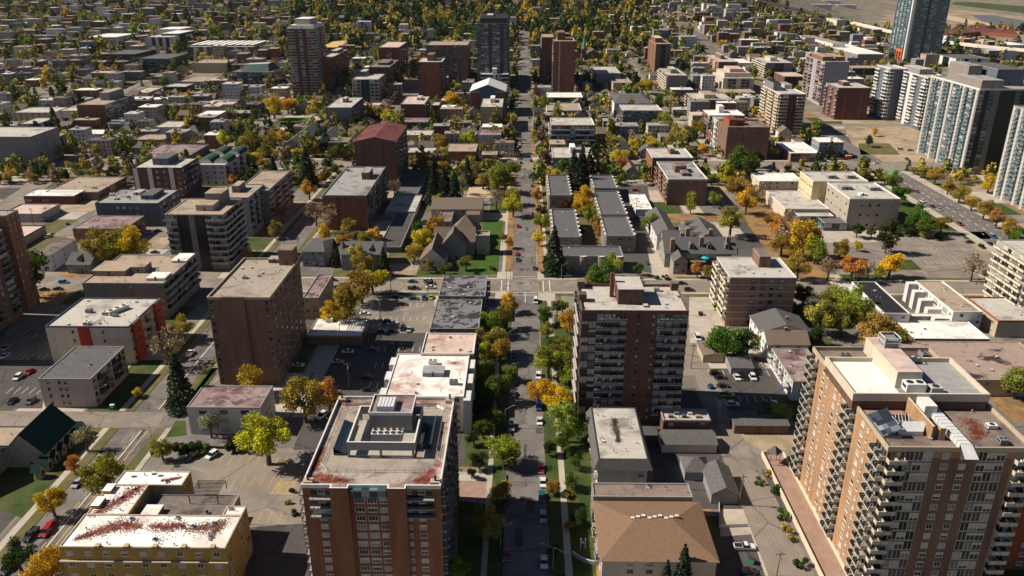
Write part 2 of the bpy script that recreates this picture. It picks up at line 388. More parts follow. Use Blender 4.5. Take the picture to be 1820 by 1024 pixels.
def bld(name, label, geo, wall, roof, fl, F='', L='', R='', par=.6, cap='cap_grey', z0=.4, ph=(), units=0, vents=6, bands=None,
        cat='building', group=None, top=0, wallcap=None, **st):
    x0, x1, y0, y1, h = geo
    if x1 < x0: x0, x1 = x1, x0
    if y1 < y0+3: y1 = y0+3
    geo = (x0, x1, y0, y1, h); S = dict(ST0); S.update(st)
    cx, cyy = (x0+x1)/2, (y0+y1)/2; a, b = (x1-x0)/2, (y1-y0)/2; foot(x0, x1, y0, y1); NB[0] += 1
    zg = hz(cx, y0); zb = -6 if zg > 0 else 0
    root = thing(name, label, cat, (cx, cyy, zg), 0, group)
    BL.append((cx, cyy, a, b, short(label)))
    m = MB().box(-a, a, -b, b, zb, h-par, wall, skip='tb'); m.build('wall', root)
    MB().box(-a+.3, a-.3, -b+.3, b-.3, h-par-.3, h-par, roof, skip='b').build('roof', root)
    m = MB(); e = .05; t = .32
    m.box(-a-e, a+e, -b-e, -b+t, h-par-.12, h, cap); m.box(-a-e, a+e, b-t, b+e, h-par-.12, h, cap)
    m.box(-a-e, -a+t, -b+t, b-t, h-par-.12, h, cap, skip='fk'); m.box(a-t, a+e, -b+t, b-t, h-par-.12, h, cap, skip='fk')
    m.build('parapet', root)
    fh = (h-par-z0-top)/max(1, fl)
    cnt = dict(window=0, balcony=0, mb_window=MB(), mb_balcony=MB())
    for sd, spec in (('F', F), ('L', L), ('R', R)):
        if spec: facade(root, geo, sd, spec, fl, z0, fh, S, cnt)
    for k in ('window', 'balcony'):
        o = cnt['mb_'+k].build(k, root)
        if o: o['kind'] = 'stuff'
    if bands:
        u = MB(); q = .04; u.box(-a-q, a+q, -b-q, b+q, 0, .16, bands, skip=''); me = u.mesh('floor_band')
        for k in range(1, fl): ob('floor_band', me, root, (0, 0, z0+k*fh-.1))
    rz = h-par
    for p in ph:                                     # fractions of the footprint, height, wall, top
        fx0, fx1, fy0, fy1, hh = p[:5]; wm = p[5] if len(p) > 5 else wall; rm = p[6] if len(p) > 6 else roof
        X0, X1, Y0, Y1 = -a+2*a*fx0, -a+2*a*fx1, -b+2*b*fy0, -b+2*b*fy1
        q = MB().box(X0, X1, Y0, Y1, rz-.02, rz+hh, wm, top=rm, skip='b'); q.box(X0-.12, X1+.12, Y0-.12, Y1+.12, rz+hh-.02, rz+hh+.12, cap, top=rm, skip='b')
        o = q.build('penthouse', root)
        if (X1-X0) > 3:
            d = MB().box(-.45, .45, -.06, 0, 0, 2.0, 'door_dark', skip='k'); d.build('door', o, ((X0+X1)/2, Y0, rz))
    rs = random.Random(NB[0]*7+3)
    def spot(mg):
        for _ in range(30):
            x, y = rs.uniform(-a+mg, a-mg) if a > mg else 0, rs.uniform(-b+mg, b-mg) if b > mg else 0
            if all(not (-a+2*a*p[0]-1.2 < x < -a+2*a*p[1]+1.2 and -b+2*b*p[2]-1.2 < y < -b+2*b*p[3]+1.2) for p in ph): return x, y
        return None
    for i in range(units):
        s = spot(2.2)
        if s: u_unit(rs.uniform(1.6, 3.2), rs.uniform(1.3, 2.2), rs.uniform(1.0, 1.8), rs.choice(['unit_light', 'unit_grey', 'unit_white']), rs.choice([1, 2])).build('rooftop_unit', root, (s[0], s[1], rz), rs.choice([0, math.pi/2]))
    vm = MB(); near = proj(cx, cyy, h)[2] > 4.2
    for i in range(vents):
        s = spot(1.0)
        if not s: continue
        v = u_vent(rs.choice([0, 0, 1, 2, 2, 3])); r = rs.uniform(0, 6.3)
        if near: v.build('roof_vent', root, (s[0], s[1], rz), r)
        else: vm.add(v, s[0], s[1], rz, r)
    o = vm.build('roof_vent', root)
    if o: o['kind'] = 'stuff'
    return root
def pitched(x0, x1, y0, y1, ze, zr, axis, roofm, wallm, over=.5, hip=0.0, th=.18):
    """(walls incl. gables, roof) as mesh builders in world xy minus centre"""
    cx, cyy = (x0+x1)/2, (y0+y1)/2; a, b = (x1-x0)/2, (y1-y0)/2
    if axis == 'x': a, b = b, a
    wl, rf = MB(), MB()
    # ridge along local y, half-width a, half-length b
    wl.box(-a, a, -b, b, -4 if y0 > 880 else 0, ze, wallm, skip='tb'); s = (zr-ze)/a; e = over
    if hip == 0:
        for sg in (-1, 1): wl.poly([(-a, sg*b, ze), (a, sg*b, ze), (0, sg*b, zr)][::(1 if sg < 0 else -1)], wallm)
        ze2 = ze-s*e
        for sg in (-1, 1):
            p = [(sg*(a+e), -b-e, ze2+.05), (sg*(a+e), b+e, ze2+.05), (0, b+e, zr+.05), (0, -b-e, zr+.05)]
            q = [(x, y, z+th) for x, y, z in p]
            rf.poly(q if sg > 0 else q[::-1], roofm); rf.poly(p[::-1] if sg > 0 else p, 'soffit')
            for i in range(4):
                j = (i+1) % 4
                if i != 2: rf.poly([p[i], p[j], q[j], q[i]], 'fascia')
    else:
        hb = min(hip, b*.98); ze2 = ze-s*e
        A = [(-a-e, -b-e, ze2), (a+e, -b-e, ze2), (a+e, b+e, ze2), (-a-e, b+e, ze2)]; r0, r1 = (0, -b+hb, zr), (0, b-hb, zr)
        for p in ([A[0], A[1], r0], [A[1], A[2], r1, r0], [A[2], A[3], r1], [A[3], A[0], r0, r1]): rf.poly([(x, y, z+th) for x, y, z in p], roofm)
        for i in range(4):
            p, q = A[i], A[(i+1) % 4]; rf.poly([p, q, (q[0], q[1], q[2]+th), (p[0], p[1], p[2]+th)], 'fascia')
        rf.poly(A[::-1], 'soffit')
    rz = 0 if axis == 'y' else math.pi/2
    return wl, rf, rz, cx, cyy
def house(name, label, x0, x1, y0, y1, ze, zr, axis='y', wall='siding_grey', roof='shingle_grey', hip=0.0, F='', L='', R='', fl=2, group=None,
          chim=None, root=None, cat='house', over=.5, door=True, dorm=0, **st):
    wl, rf, rz, cx, cyy = pitched(x0, x1, y0, y1, ze, zr, axis, roof, wall, over, hip); foot(x0, x1, y0, y1)
    sub = root is not None
    if not sub: root = thing(name, label, cat, (cx, cyy, hz(cx, cyy)), 0, group); off = (0, 0, 0); BL.append((cx, cyy, (x1-x0)/2, (y1-y0)/2, short(label)))
    else: off = (cx-root.location.x, cyy-root.location.y, 0)
    w_ = wl.build('wall', root, off, rz); r_ = rf.build('roof', root, off, rz)
    S = dict(ST0); S.update(st); cnt = dict(window=0, balcony=0, mb_window=MB(), mb_balcony=MB())
    for sd, spec in (('F', F), ('L', L), ('R', R)):
        if spec: facade_sub(root, off, (x0, x1, y0, y1, ze), sd, spec, fl, .3, (ze-.3)/fl, S, cnt)
    for k in ('window', 'balcony'):
        o = MB().add(cnt['mb_'+k], off[0], off[1]).build(k, root)
        if o: o['kind'] = 'stuff'
    a, b = (x1-x0)/2, (y1-y0)/2
    if door and F:
        MB().box(-.5, .5, -.07, 0, 0, 2.1, 'door_dark', skip='k').build('door', root, (off[0]+a*.25, off[1]-b, 0))
    if chim:
        fx, fy, hh = chim; x, y = off[0]-a+2*a*fx, off[1]-b+2*b*fy
        c = MB().box(-.5, .5, -.4, .4, ze, zr+hh, 'brick_chimney'); c.box(-.58, .58, -.48, .48, zr+hh, zr+hh+.15, 'cap_grey'); c.build('chimney', root, (x, y, 0))
    for i in range(dorm):                            # small gabled dormers on the camera side slope
        t = (i+.5)/dorm
        d = MB(); ww = 1.1; z = ze+(zr-ze)*.2; hh = (zr-ze)*.45
        if axis == 'x': px, py, dr = off[0]-a+2*a*t, off[1]-b*.78, 0
        else: px, py, dr = off[0]-a*.78, off[1]-b+2*b*t, -math.pi/2
        d.box(-ww, ww, 0, b if axis == 'x' else a, z, z+hh, wall, skip='kb'); d.poly([(-ww, 0, z+hh), (ww, 0, z+hh), (0, 0, z+hh+.9)], wall)
        q = b*.8 if axis == 'x' else a*.8
        d.poly([(-ww-.25, -.25, z+hh-.15), (0, -.25, z+hh+1), (0, q, z+hh+1), (-ww-.25, q, z+hh-.15)], roof); d.poly([(0, -.25, z+hh+1), (ww+.25, -.25, z+hh-.15), (ww+.25, q, z+hh-.15), (0, q, z+hh+1)], roof)
        d.poly([(-.6, -.03, z+.3), (.6, -.03, z+.3), (.6, -.03, z+hh), (-.6, -.03, z+hh)], 'glass_small')
        d.build('dormer', root, (px, py, 0), dr)
    return root
def facade_sub(root, off, geo, sd, spec, fl, z0, fh, S, cnt):
    """facade() for a wing that is not centred on its thing"""
    global ob
    real = ob
    def ob2(name, me, parent=None, loc=(0, 0, 0), rz=0): return real(name, me, parent, (loc[0]+off[0], loc[1]+off[1], loc[2]), rz)
    ob = ob2
    try: facade(root, geo, sd, spec, fl, z0, fh, S, cnt)
    finally: ob = real
def letters(fc, name, parent, loc):
    """text outlines as a plain mesh part"""
    tmp = bpy.data.objects.new('tmp', fc); COL.objects.link(tmp); bpy.context.view_layer.update()
    me = bpy.data.meshes.new_from_object(tmp); bpy.data.objects.remove(tmp); me.materials.clear(); me.materials.append(MATS['white_paint'])
    o = ob(name, me, parent, loc); o.rotation_euler = (math.pi/2, 0, 0); return o
# ---------------------------------------------------------------- palette (real-world base colours)
plain('blind', (.46, .43, .37)); plain('frame_grey', (.30, .30, .29)); plain('frame_white', (.68, .66, .62)); plain('frame_dark', (.03, .03, .032))
surf('conc_slab', (.36, .33, .29), .15); surf('conc_white', (.62, .59, .54), .12); surf('conc_dark', (.12, .12, .12), .15); surf('conc_balc', (.47, .42, .33), .12); surf('conc_cream', (.60, .52, .37), .1)
plain('rail_dark', (.025, .025, .03)); plain('rail_white', (.6, .6, .58)); plain('rail_glass', (.12, .16, .18), .1, .6)
plain('strip_dark', (.012, .017, .018), .3, .4); plain('strip_blue', (.02, .035, .05), .2, .5); plain('cap_grey', (.28, .27, .26)); plain('cap_white', (.66, .64, .60))
plain('cap_dark', (.05, .05, .055)); plain('cap_tan', (.42, .34, .24)); plain('cap_blue', (.06, .075, .10)); plain('cap_cream', (.62, .53, .37))
plain('door_dark', (.05, .04, .035)); plain('dark_metal', (.03, .03, .03), .5); plain('vent_metal', (.28, .28, .28), .45, .4, .3); plain('vent_white', (.6, .6, .58))
plain('unit_light', (.45, .44, .41)); plain('unit_grey', (.2, .2, .2)); plain('unit_white', (.66, .65, .62)); plain('fascia', (.45, .43, .40)); plain('soffit', (.2, .19, .18))
brick('brick_chimney', (.22, .10, .065)); brick('brick_red', (.235, .085, .055)); brick('brick_brown', (.205, .118, .082)); brick('brick_dark', (.135, .075, .055))
brick('brick_orange', (.25, .105, .055)); brick('brick_tan', (.38, .22, .118)); brick('brick_maroon', (.145, .058, .05)); brick('brick_ochre', (.43, .265, .07)); brick('brick_pink', (.30, .18, .13))
brick('brick_buff', (.40, .29, .19)); brick('brick_cream', (.62, .52, .30)); brick('brick_grey', (.16, .14, .125)); brick('brick_rust', (.30, .085, .03))
surf('stucco_white', (.60, .58, .55), .08, streak=True); surf('stucco_cream', (.52, .45, .35), .1, streak=True); surf('stucco_grey', (.24, .235, .23), .1, streak=True)
surf('stucco_pink', (.46, .37, .33), .08, streak=True); surf('stucco_taupe', (.24, .20, .175), .1, streak=True); surf('stucco_lilac', (.36, .34, .38), .08, streak=True)
surf('stucco_tan', (.42, .34, .24), .1, streak=True); surf('stucco_blue', (.10, .12, .16), .12, streak=True); surf('stucco_charcoal', (.05, .052, .056), .15, streak=True)
surf('stucco_red', (.36, .045, .03), .1); surf('stucco_rust', (.42, .075, .035), .1); surf('siding_grey', (.24, .25, .27), .1, streak=True); surf('siding_white', (.58, .57, .55), .08)
surf('siding_teal', (.09, .14, .17), .1); surf('stone_grey', (.27, .25, .22), .25, .9); surf('stone_tan', (.36, .31, .25), .25, .9); surf('panel_slate', (.11, .125, .15), .1)
surf('panel_glass', (.17, .21, .25), .12, rough=.4); surf('panel_black', (.018, .02, .024), .2, rough=.35, spec=.4); surf('panel_green', (.05, .085, .08), .15); surf('wood_frame', (.55, .36, .16), .2)
# roofs
surf('roof_gravel', (.33, .28, .23), .15, .6, (.18, .14, .12), .25, .1, seam=2.4); surf('roof_gravel_dark', (.17, .14, .125), .2, .6, (.07, .06, .06), .4, .12)
surf('roof_tan', (.36, .28, .21), .14, .5, (.20, .15, .12), .3, .08, seam=2.4); surf('roof_white', (.74, .71, .67), .06, .4, (.36, .27, .21), .22, .09, (.55, .5, .45), .25, seam=2.4)
surf('roof_grey', (.30, .29, .28), .12, .4, (.12, .11, .11), .3, .08, seam=2.4); surf('roof_pale', (.46, .43, .38), .1, .4, (.22, .19, .17), .3, .1, seam=2.4); surf('roof_slate', (.11, .105, .11), .15, seam=1.8)
surf('roof_brick_stain', (.39, .33, .28), .12, .4, (.22, .04, .032), .42, .10, (.20, .17, .15), .38, soft=.05, seam=2.4)
surf('roof_white_stain', (.80, .78, .74), .04, .4, (.55, .45, .38), .3, .07, soft=.12, seam=2.4)
surf('roof_white_rust', (.78, .75, .70), .05, .4, (.33, .17, .11), .24, .06, (.50, .42, .35), .3, soft=.08, seam=2.4)
surf('roof_patchy', (.17, .17, .18), .15, .5, (.035, .035, .04), .5, .16, (.22, .15, .15), .3, soft=.02); surf('roof_purple', (.25, .18, .17), .2, .5, (.10, .04, .045), .45, .1, (.36, .31, .28), .3, seam=2.4)
surf('roof_black', (.02, .02, .022), .25); surf('roof_blackpatch', (.33, .24, .20), .12, .5, (.05, .03, .035), .42, .07, soft=.03, seam=2.4); surf('roof_red', (.16, .05, .045), .25, .6, (.07, .03, .03), .4, .15)
surf('roof_brown', (.22, .17, .145), .15, .5, (.11, .08, .07), .4, .1, seam=2.4); surf('roof_pink', (.55, .42, .36), .1, .4, (.32, .2, .16), .3, .12, seam=2.4); surf('roof_green', (.035, .075, .05), .15); surf('roof_turf', (.05, .11, .015), .2)
surf('shingle_grey', (.105, .10, .098), .22, 1.2, fine=5); surf('shingle_brown', (.17, .125, .095), .2, 1.2, fine=5); surf('shingle_tan', (.195, .122, .077), .14, 1.4, fine=6)
surf('shingle_dark', (.04, .04, .042), .3, 1.2, fine=5); surf('shingle_green', (.007, .036, .03), .3, 1.0, fine=5); surf('shingle_umber', (.15, .115, .09), .25, 1.2, fine=5); surf('metal_roof', (.55, .56, .56), .1)
surf('soot', (.025, .022, .022), .3, 1.5); surf('dried_leaf', (.13, .022, .016), .4, 1.5, (.22, .09, .05), .4, .5); surf('leaf_brown', (.15, .075, .045), .35, 1.5, (.09, .03, .025), .45, .5)
# ground
surf('ground', (.24, .195, .15), .2, .05, (.10, .105, .045), .45, .022, (.17, .15, .135), .35, soft=.1)
surf('asphalt', (.155, .137, .124), .16, .12, (.105, .098, .095), .35, .05, (.185, .172, .162), .3, soft=.05, crack=.045); surf('asphalt_old', (.225, .188, .155), .12, .12, (.17, .15, .135), .4, .05, (.265, .225, .185), .3, soft=.05, crack=.045)
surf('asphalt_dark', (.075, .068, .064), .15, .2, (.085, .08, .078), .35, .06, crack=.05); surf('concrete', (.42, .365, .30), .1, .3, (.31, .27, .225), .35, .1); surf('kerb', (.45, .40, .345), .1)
surf('grass', (.035, .062, .012), .3, .25, (.10, .088, .03), .38, .08, soft=.12); surf('grass_lush', (.04, .095, .012), .25, .3, (.045, .075, .012), .4, .1); surf('grass_dry', (.13, .105, .045), .25, .25, (.075, .085, .025), .45, .08, soft=.12)
surf('leaf_litter', (.26, .15, .065), .3, .5, (.14, .09, .045), .4, .1, (.32, .20, .06), .3); surf('dirt', (.36, .275, .19), .2, .08, (.23, .18, .12), .4, .04, (.16, .15, .06), .25); surf('brick_paving', (.30, .195, .15), .15, .4)
surf('railyard', (.34, .245, .17), .2, .02, (.22, .16, .11), .5, .01); surf('paint_white', (.7, .68, .64), .15); surf('paint_yellow', (.55, .36, .06), .15); surf('sand', (.46, .34, .22), .12); surf('paint_green', (.10, .30, .10), .15)
plain('tyre', (.012, .012, .012), .8); plain('rim', (.35, .35, .36), .3, .5, .8); plain('lamp_red', (.5, .01, .01), .2, .5); plain('lamp_clear', (.75, .75, .72), .15, .5); plain('car_glass', (.008, .01, .013), .06, .6)
surf('bark', (.11, .085, .065), .3, 2.0); surf('bark_dark', (.05, .04, .032), .3, 2.0); surf('wood_pole', (.20, .125, .075), .2, 1.5); plain('steel', (.36, .36, .36), .4, .4, .5); plain('steel_dark', (.04, .04, .042), .5)
plain('red_paint', (.55, .03, .04), .5); plain('orange_paint', (.75, .14, .03), .5); plain('blue_paint', (.02, .12, .4), .5); plain('white_paint', (.75, .74, .72), .5); plain('green_paint', (.02, .22, .10), .5); plain('yellow_paint', (.7, .5, .05), .5); plain('teal_umbrella', (.01, .42, .42), .6)
surf('spire_green', (.10, .22, .17), .1); surf('steel_viaduct', (.60, .54, .45), .1); surf('conc_pale', (.44, .42, .38), .14); surf('stadium_red', (.22, .085, .05), .2, .05); surf('water_bed', (.05, .06, .07), .1)
def water():
    m = bpy.data.materials.new('water'); n = nodes(m); MATS['water'] = m
    t = noise(n, .15, 4); finish(n, (.12, .12, .115), .45, .15, 0, t, .3)
water()
# ---------------------------------------------------------------- setting
def sheet(name, pts, z, m, parent=None):
    b = MB(); b.poly([(x, y, z) for x, y in pts], m); o = b.build(name, parent)
    # keep faces up
    if o.data.polygons[0].normal.z < 0: o.data.flip_normals()
    return tag(o, kind='structure')
def rect(x0, x1, y0, y1): return [(x0, y0), (x1, y0), (x1, y1), (x0, y1)]
def px(pts, z=0): return [at(u, v, z)[:2] for u, v in pts]
gx = [-9000, -4500]+[-2400+i*60 for i in range(81)]+[4500, 9000]; gy = [-300, 400]+[860+i*30 for i in range(60)]+[2800, 3400, 4500, 7000, 15000]
g = MB(); g.v = [(x, y, hz(x, y)) for y in gy for x in gx]; nx = len(gx)
g.f = [(j*nx+i, j*nx+i+1, (j+1)*nx+i+1, (j+1)*nx+i) for j in range(len(gy)-1) for i in range(nx-1)]; g.m = ['ground']*len(g.f)
o = g.build('ground'); o.data.polygons.foreach_set('use_smooth', [True]*len(g.f)); tag(o, kind='structure')
ROADS = []
def road(x0, x1, y0, y1, m='asphalt', z=.03, name='road'):
    if y1 < 860: sheet(name, rect(x0, x1, y0, y1), z, m)
    else:
        b = MB(); n = max(1, int((y1-y0)/15)); k = max(1, int((x1-x0)/15))
        for j in range(n):
            for i in range(k):
                q = [(x0+(x1-x0)*(i+p)/k, y0+(y1-y0)*(j+r)/n) for p, r in ((0, 0), (1, 0), (1, 1), (0, 1))]; b.poly([(x, y, hz(x, y)+.35) for x, y in q], m)
        tag(b.build(name), kind='structure')
    ROADS.append((x0, x1, y0, y1)); foot(x0, x1, y0, y1)
A1 = (361.5, 377); A2 = (612, 640); MS = (-4.7, 7.7); LS = (-139.5, -126.5); RS = (268, 292)
rp = random.Random(9); YD = {}
y = 120.0
while y < 900:
    dy = rp.uniform(16, 34); x = -640.0
    while x < 520:
        dx = rp.uniform(12, 36); u_, v_, k_ = proj(x+dx/2, y+dy/2)
        if -150 < u_ < 1970:
            m_ = rp.choice(['asphalt_old', 'asphalt_old', 'asphalt', 'asphalt_dark', 'concrete', 'grass_dry', 'grass', 'dirt', 'asphalt', 'leaf_litter'])
            YD.setdefault(m_, MB()).poly([(x, y, .008), (x+dx-rp.uniform(0, 1.5), y, .008), (x+dx-rp.uniform(0, 1.5), y+dy-rp.uniform(0, 1.5), .008), (x, y+dy-.3, .008)], m_)
        x += dx
    y += dy
for m_, q_ in YD.items(): tag(q_.build('yard'), kind='structure')
# the central street, cut at its crossings so that no two road sheets overlap
for y0, y1 in ((60, A1[0]), (A1[1], A2[0]), (A2[1], 790), (804, 960), (974, 1150), (1162, 1400)): road(*MS, y0, y1)
for y0, y1 in ((60, 236), (246.5, A1[0]), (A1[1], A2[0]), (A2[1], 790), (804, 960), (974, 1150)): road(*LS, y0, y1)
for y0, y1 in ((A1[1], A2[0]), (A2[1], 790), (804, 960), (974, 1150), (1162, 1500)): road(*RS, y0, y1, 'asphalt')
road(-420, 420, *A1, 'asphalt_old'); road(-700, 620, *A2, 'asphalt_old'); road(-330, -126.5, 236, 246.5, 'asphalt_old')
road(-900, 700, 790, 804, 'asphalt_old'); road(-900, 700, 960, 974, 'asphalt_old'); road(-900, 700, 1150, 1162, 'asphalt_old')
sheet('road', [(-345, 470), (-328, 470), (-352, A2[0]), (-369, A2[0])], .035, 'asphalt_old'); sheet('road', [(-369, A2[1]), (-352, A2[1]), (-380, 790), (-397, 790)], .035, 'asphalt_old')
for x in (-560, -480, -255, 150, 400, 480, 560):
    for y0, y1 in ((A2[1], 790), (804, 960), (974, 1150)): road(x-5, x+5, y0, y1, 'asphalt_old', .032)
# pavements with kerbs (real step), verges
def kerbed(name, x0, x1, y0, y1, top, h=.14):
    b = MB().box(x0, x1, y0, y1, 0, h, 'kerb', top=top, skip='b'); return tag(b.build(name), kind='structure')
for y0, y1 in ((60, 350), (388, 600), (652, 786)):
    for k, (a, b) in enumerate(((7.9, 11.9), (-9.0, -4.9))):
        kerbed('verge', a, b, y0, y1, 'grass' if y0 < 380 else 'leaf_litter')
    kerbed('pavement', 11.9, 13.8, y0, y1, 'concrete', .15); kerbed('pavement', -10.6, -9.0, y0, y1, 'concrete', .15)
for x0, x1, y0, y1 in ((7.9, 16, 350, 361.2), (-13, -4.9, 350, 361.2), (7.9, 16, 377.3, 388), (-13, -4.9, 377.3, 388), (7.9, 16, 600, 611.7), (-13, -4.9, 600, 611.7), (7.9, 16, 640.3, 652), (-13, -4.9, 640.3, 652)):
    kerbed('pavement', x0, x1, y0, y1, 'concrete', .145)
for y0, y1 in ((60, 235.6), (246.8, 355), (383, 606)):
    kerbed('verge', -126.3, -123.2, y0, y1, 'grass_dry'); kerbed('pavement', -123.2, -121.4, y0, y1, 'concrete', .15); kerbed('verge', -143, -139.7, y0, y1, 'grass_dry'); kerbed('pavement', -145.2, -143, y0, y1, 'concrete', .15)
for x0, x1 in ((-121.4, -13), (16, 68), (78, 160), (172, 262)):
    kerbed('pavement', x0, x1, 359.3, 361.2, 'concrete'); kerbed('pavement', x0, x1, 377.3, 379.4, 'concrete'); kerbed('verge', x0, x1, 355.8, 359.3, 'grass_dry', .13); kerbed('verge', x0, x1, 379.4, 382.4, 'grass_dry', .13)
for x0, x1 in ((-320, -146), (-121.4, -13), (16, 262)): kerbed('pavement', x0, x1, 608, 611.7, 'concrete'); kerbed('pavement', x0, x1, 640.3, 645, 'concrete')
kerbed('pavement', 262, 267.7, 380, 608, 'concrete', .15); kerbed('pavement', 292.3, 299, 380, 608, 'concrete', .15); kerbed('verge', 299, 304, 385, 608, 'grass_dry', .14)
kerbed('cycle_lane_kerb', -131.5, -130.9, 150, 234, 'kerb', .16); kerbed('cycle_lane_kerb', -131.5, -130.9, 248, 352, 'kerb', .16)
# painted markings
def stripes(name, items, m, z):
    b = MB()
    for pts in items: b.poly([(x, y, z) for x, y in pts], m)
    return tag(b.build(name), kind='structure')
stripes('road_marking', [rect(x, x+.25, A1[0]-14, A1[0]-1.2) for x in (1.4,)]+[rect(-4.4, 7.4, y, y+.35) for y in (A1[0]-4.6, A1[0]-1.4, A1[1]+1.2, A1[1]+4.2)]+[rect(x, x+.35, A1[0]+.6, A1[1]-.6) for x in (-10.5, -7.2, 10.4, 13.6)], 'paint_white', .045)
stripes('road_marking', [rect(279.6, 280, 390+i*9, 394.5+i*9) for i in range(24)]+[rect(273.8, 274.1, 390+i*9, 392.5+i*9) for i in range(24)]+[rect(286, 286.3, 390+i*9, 392.5+i*9) for i in range(24)], 'paint_white', .045)
stripes('road_marking', [rect(-330+i*8, -326+i*8, 626, 626.3) for i in range(75)], 'paint_yellow', .05)
stripes('road_marking', [rect(-132.6+.0, -132.35, 150+i*6, 153+i*6) for i in range(14)]+[rect(-129.3, -129.0, 150, 234)], 'paint_yellow', .045)
stripes('road_marking', [rect(156+i*1.5, 156.7+i*1.5, 362, 376.5) for i in range(8)], 'paint_white', .05)
sheet('cycle_lane', rect(282, 291, 600, 611), .048, 'paint_green')
rw = []; mh = []
for i in range(46):
    x = rp.uniform(-3.5, 5.5); yy = 150+rp.random()**1.2*470; rw.append(rect(x, x+rp.uniform(.8, 2.6), yy, yy+rp.uniform(1.5, 8)))
for i in range(40):
    x = rp.uniform(-300, 260); yy = rp.choice((rp.uniform(363, 374), rp.uniform(614, 636))); rw.append(rect(x, x+rp.uniform(2, 9), yy, yy+rp.uniform(.8, 2.2)))
for i in range(24):
    x = rp.uniform(-138, -129); yy = 150+rp.random()*420; rw.append(rect(x, x+rp.uniform(.8, 2), yy, yy+rp.uniform(1.5, 7)))
stripes('road_patch', rw, 'asphalt_dark', .0385)
for i in range(40):
    x, yy = rp.choice([(1.5, 150+i*11), (rp.uniform(-120, 250), 369), (-135, 150+i*9)]); mh.append([(x+.42*math.cos(k*.785), yy+.42*math.sin(k*.785)) for k in range(8)])
stripes('manhole', mh, 'steel_dark', .0425)
# lots, lawns and yards, outlined from their corners on the ground
def lot(name, m, pts, z=.02):
    q = px(pts)
    if max(v for u, v in pts) < 330 and name in ('vacant_lot', 'lawn', 'path'): foot(min(p[0] for p in q)+4, max(p[0] for p in q)-4, min(p[1] for p in q)+3, max(p[1] for p in q)-3)
    return sheet(name, q, z, m)
lot('parking_lot', 'asphalt_old', [(292, 800), (540, 797), (545, 930), (440, 938), (436, 1024), (120, 1024), (206, 842)])
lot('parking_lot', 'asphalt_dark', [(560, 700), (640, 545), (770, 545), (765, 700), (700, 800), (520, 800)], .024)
lot('parking_lot', 'asphalt_old', [(640, 500), (772, 500), (770, 592), (640, 592)], .028)
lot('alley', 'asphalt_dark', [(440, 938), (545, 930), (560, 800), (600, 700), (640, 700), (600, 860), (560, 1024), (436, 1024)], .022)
lot('lawn', 'grass_lush', [(815, 488), (884, 488), (893, 392), (860, 392), (855, 440), (820, 470)], .15)
lot('lawn', 'grass_lush', [(968, 495), (997, 493), (984, 455), (965, 455)], .15)
lot('lawn', 'grass_lush', [(325, 720), (345, 724), (386, 655), (372, 655)], .15); lot('lawn', 'grass', [(296, 778), (332, 774), (330, 748), (312, 748)], .02)
lot('lawn', 'grass', [(175, 728), (235, 724), (300, 640), (240, 640)], .02); lot('lawn', 'grass', [(0, 905), (60, 930), (140, 850), (130, 790), (70, 840)], .02)
lot('lawn', 'grass_lush', [(470, 226), (538, 226), (552, 209), (488, 209)], .03)
lot('path', 'concrete', [(455, 236), (545, 236), (566, 206), (480, 206)], .025)
lot('garden', 'grass', [(813, 1024), (895, 1024), (898, 900), (815, 890)], .02); lot('garden', 'grass', [(825, 830), (900, 830), (907, 560), (845, 560)], .02)
lot('garden', 'grass', [(1003, 1024), (1060, 1024), (1045, 720), (1015, 560), (985, 560)], .02); lot('garden', 'grass_dry', [(965, 440), (1135, 440), (1100, 300), (950, 300)], .02)
lot('driveway', 'brick_paving', [(812, 888), (862, 888), (866, 856), (812, 856)], .03); lot('driveway', 'concrete', [(862, 895), (902, 890), (904, 845), (812, 838), (812, 855), (866, 855)], .03)
lot('alley', 'asphalt_old', [(1366, 1024), (1448, 1024), (1240, 610), (1228, 610), (1228, 640), (1250, 720)], .03)
lot('yard', 'concrete', [(1280, 905), (1375, 905), (1440, 1024), (1280, 1024)], .024); lot('parking_lot', 'asphalt_dark', [(1262, 955), (1335, 950), (1360, 1024), (1270, 1024)], .034)
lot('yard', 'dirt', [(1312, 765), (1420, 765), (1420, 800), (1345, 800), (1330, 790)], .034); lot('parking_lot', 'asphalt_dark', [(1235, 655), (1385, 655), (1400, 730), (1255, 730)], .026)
lot('yard', 'concrete', [(1225, 600), (1330, 600), (1385, 680), (1240, 680)], .022); lot('yard', 'concrete', [(1225, 500), (1300, 520), (1295, 600), (1225, 600)], .024)
lot('yard', 'asphalt_dark', [(1160, 690), (1235, 690), (1320, 905), (1160, 905)], .018)
lot('schoolyard', 'asphalt_old', [(1460, 412), (1700, 412), (1790, 488), (1470, 488)], .02); lot('plaza', 'concrete', [(1440, 408), (1560, 408), (1575, 430), (1450, 432)], .028)
lot('lawn', 'grass', [(1590, 405), (1720, 412), (1660, 345), (1600, 350)], .024); lot('lawn', 'grass', [(1570, 480), (1640, 480), (1620, 462), (1580, 462)], .03)
lot('lawn', 'grass', [(1750, 412), (1705, 412), (1715, 425), (1765, 425)], .03)
lot('path', 'leaf_litter', [(1400, 500), (1480, 505), (1440, 400), (1330, 300), (1290, 300), (1330, 400)], .016)
lot('vacant_lot', 'dirt', [(1530, 292), (1665, 300), (1660, 235), (1560, 180), (1480, 180)], .02); lot('vacant_lot', 'grass_dry', [(1530, 275), (1600, 275), (1580, 255), (1525, 255)], .03)
lot('parking_lot', 'asphalt_old', [(1430, 288), (1540, 290), (1480, 240), (1400, 240)], .02)
lot('parking_lot', 'asphalt', [(0, 690), (70, 690), (150, 560), (40, 560), (0, 600)], .02); lot('parking_lot', 'asphalt_dark', [(0, 726), (75, 726), (90, 640), (0, 640)], .026)
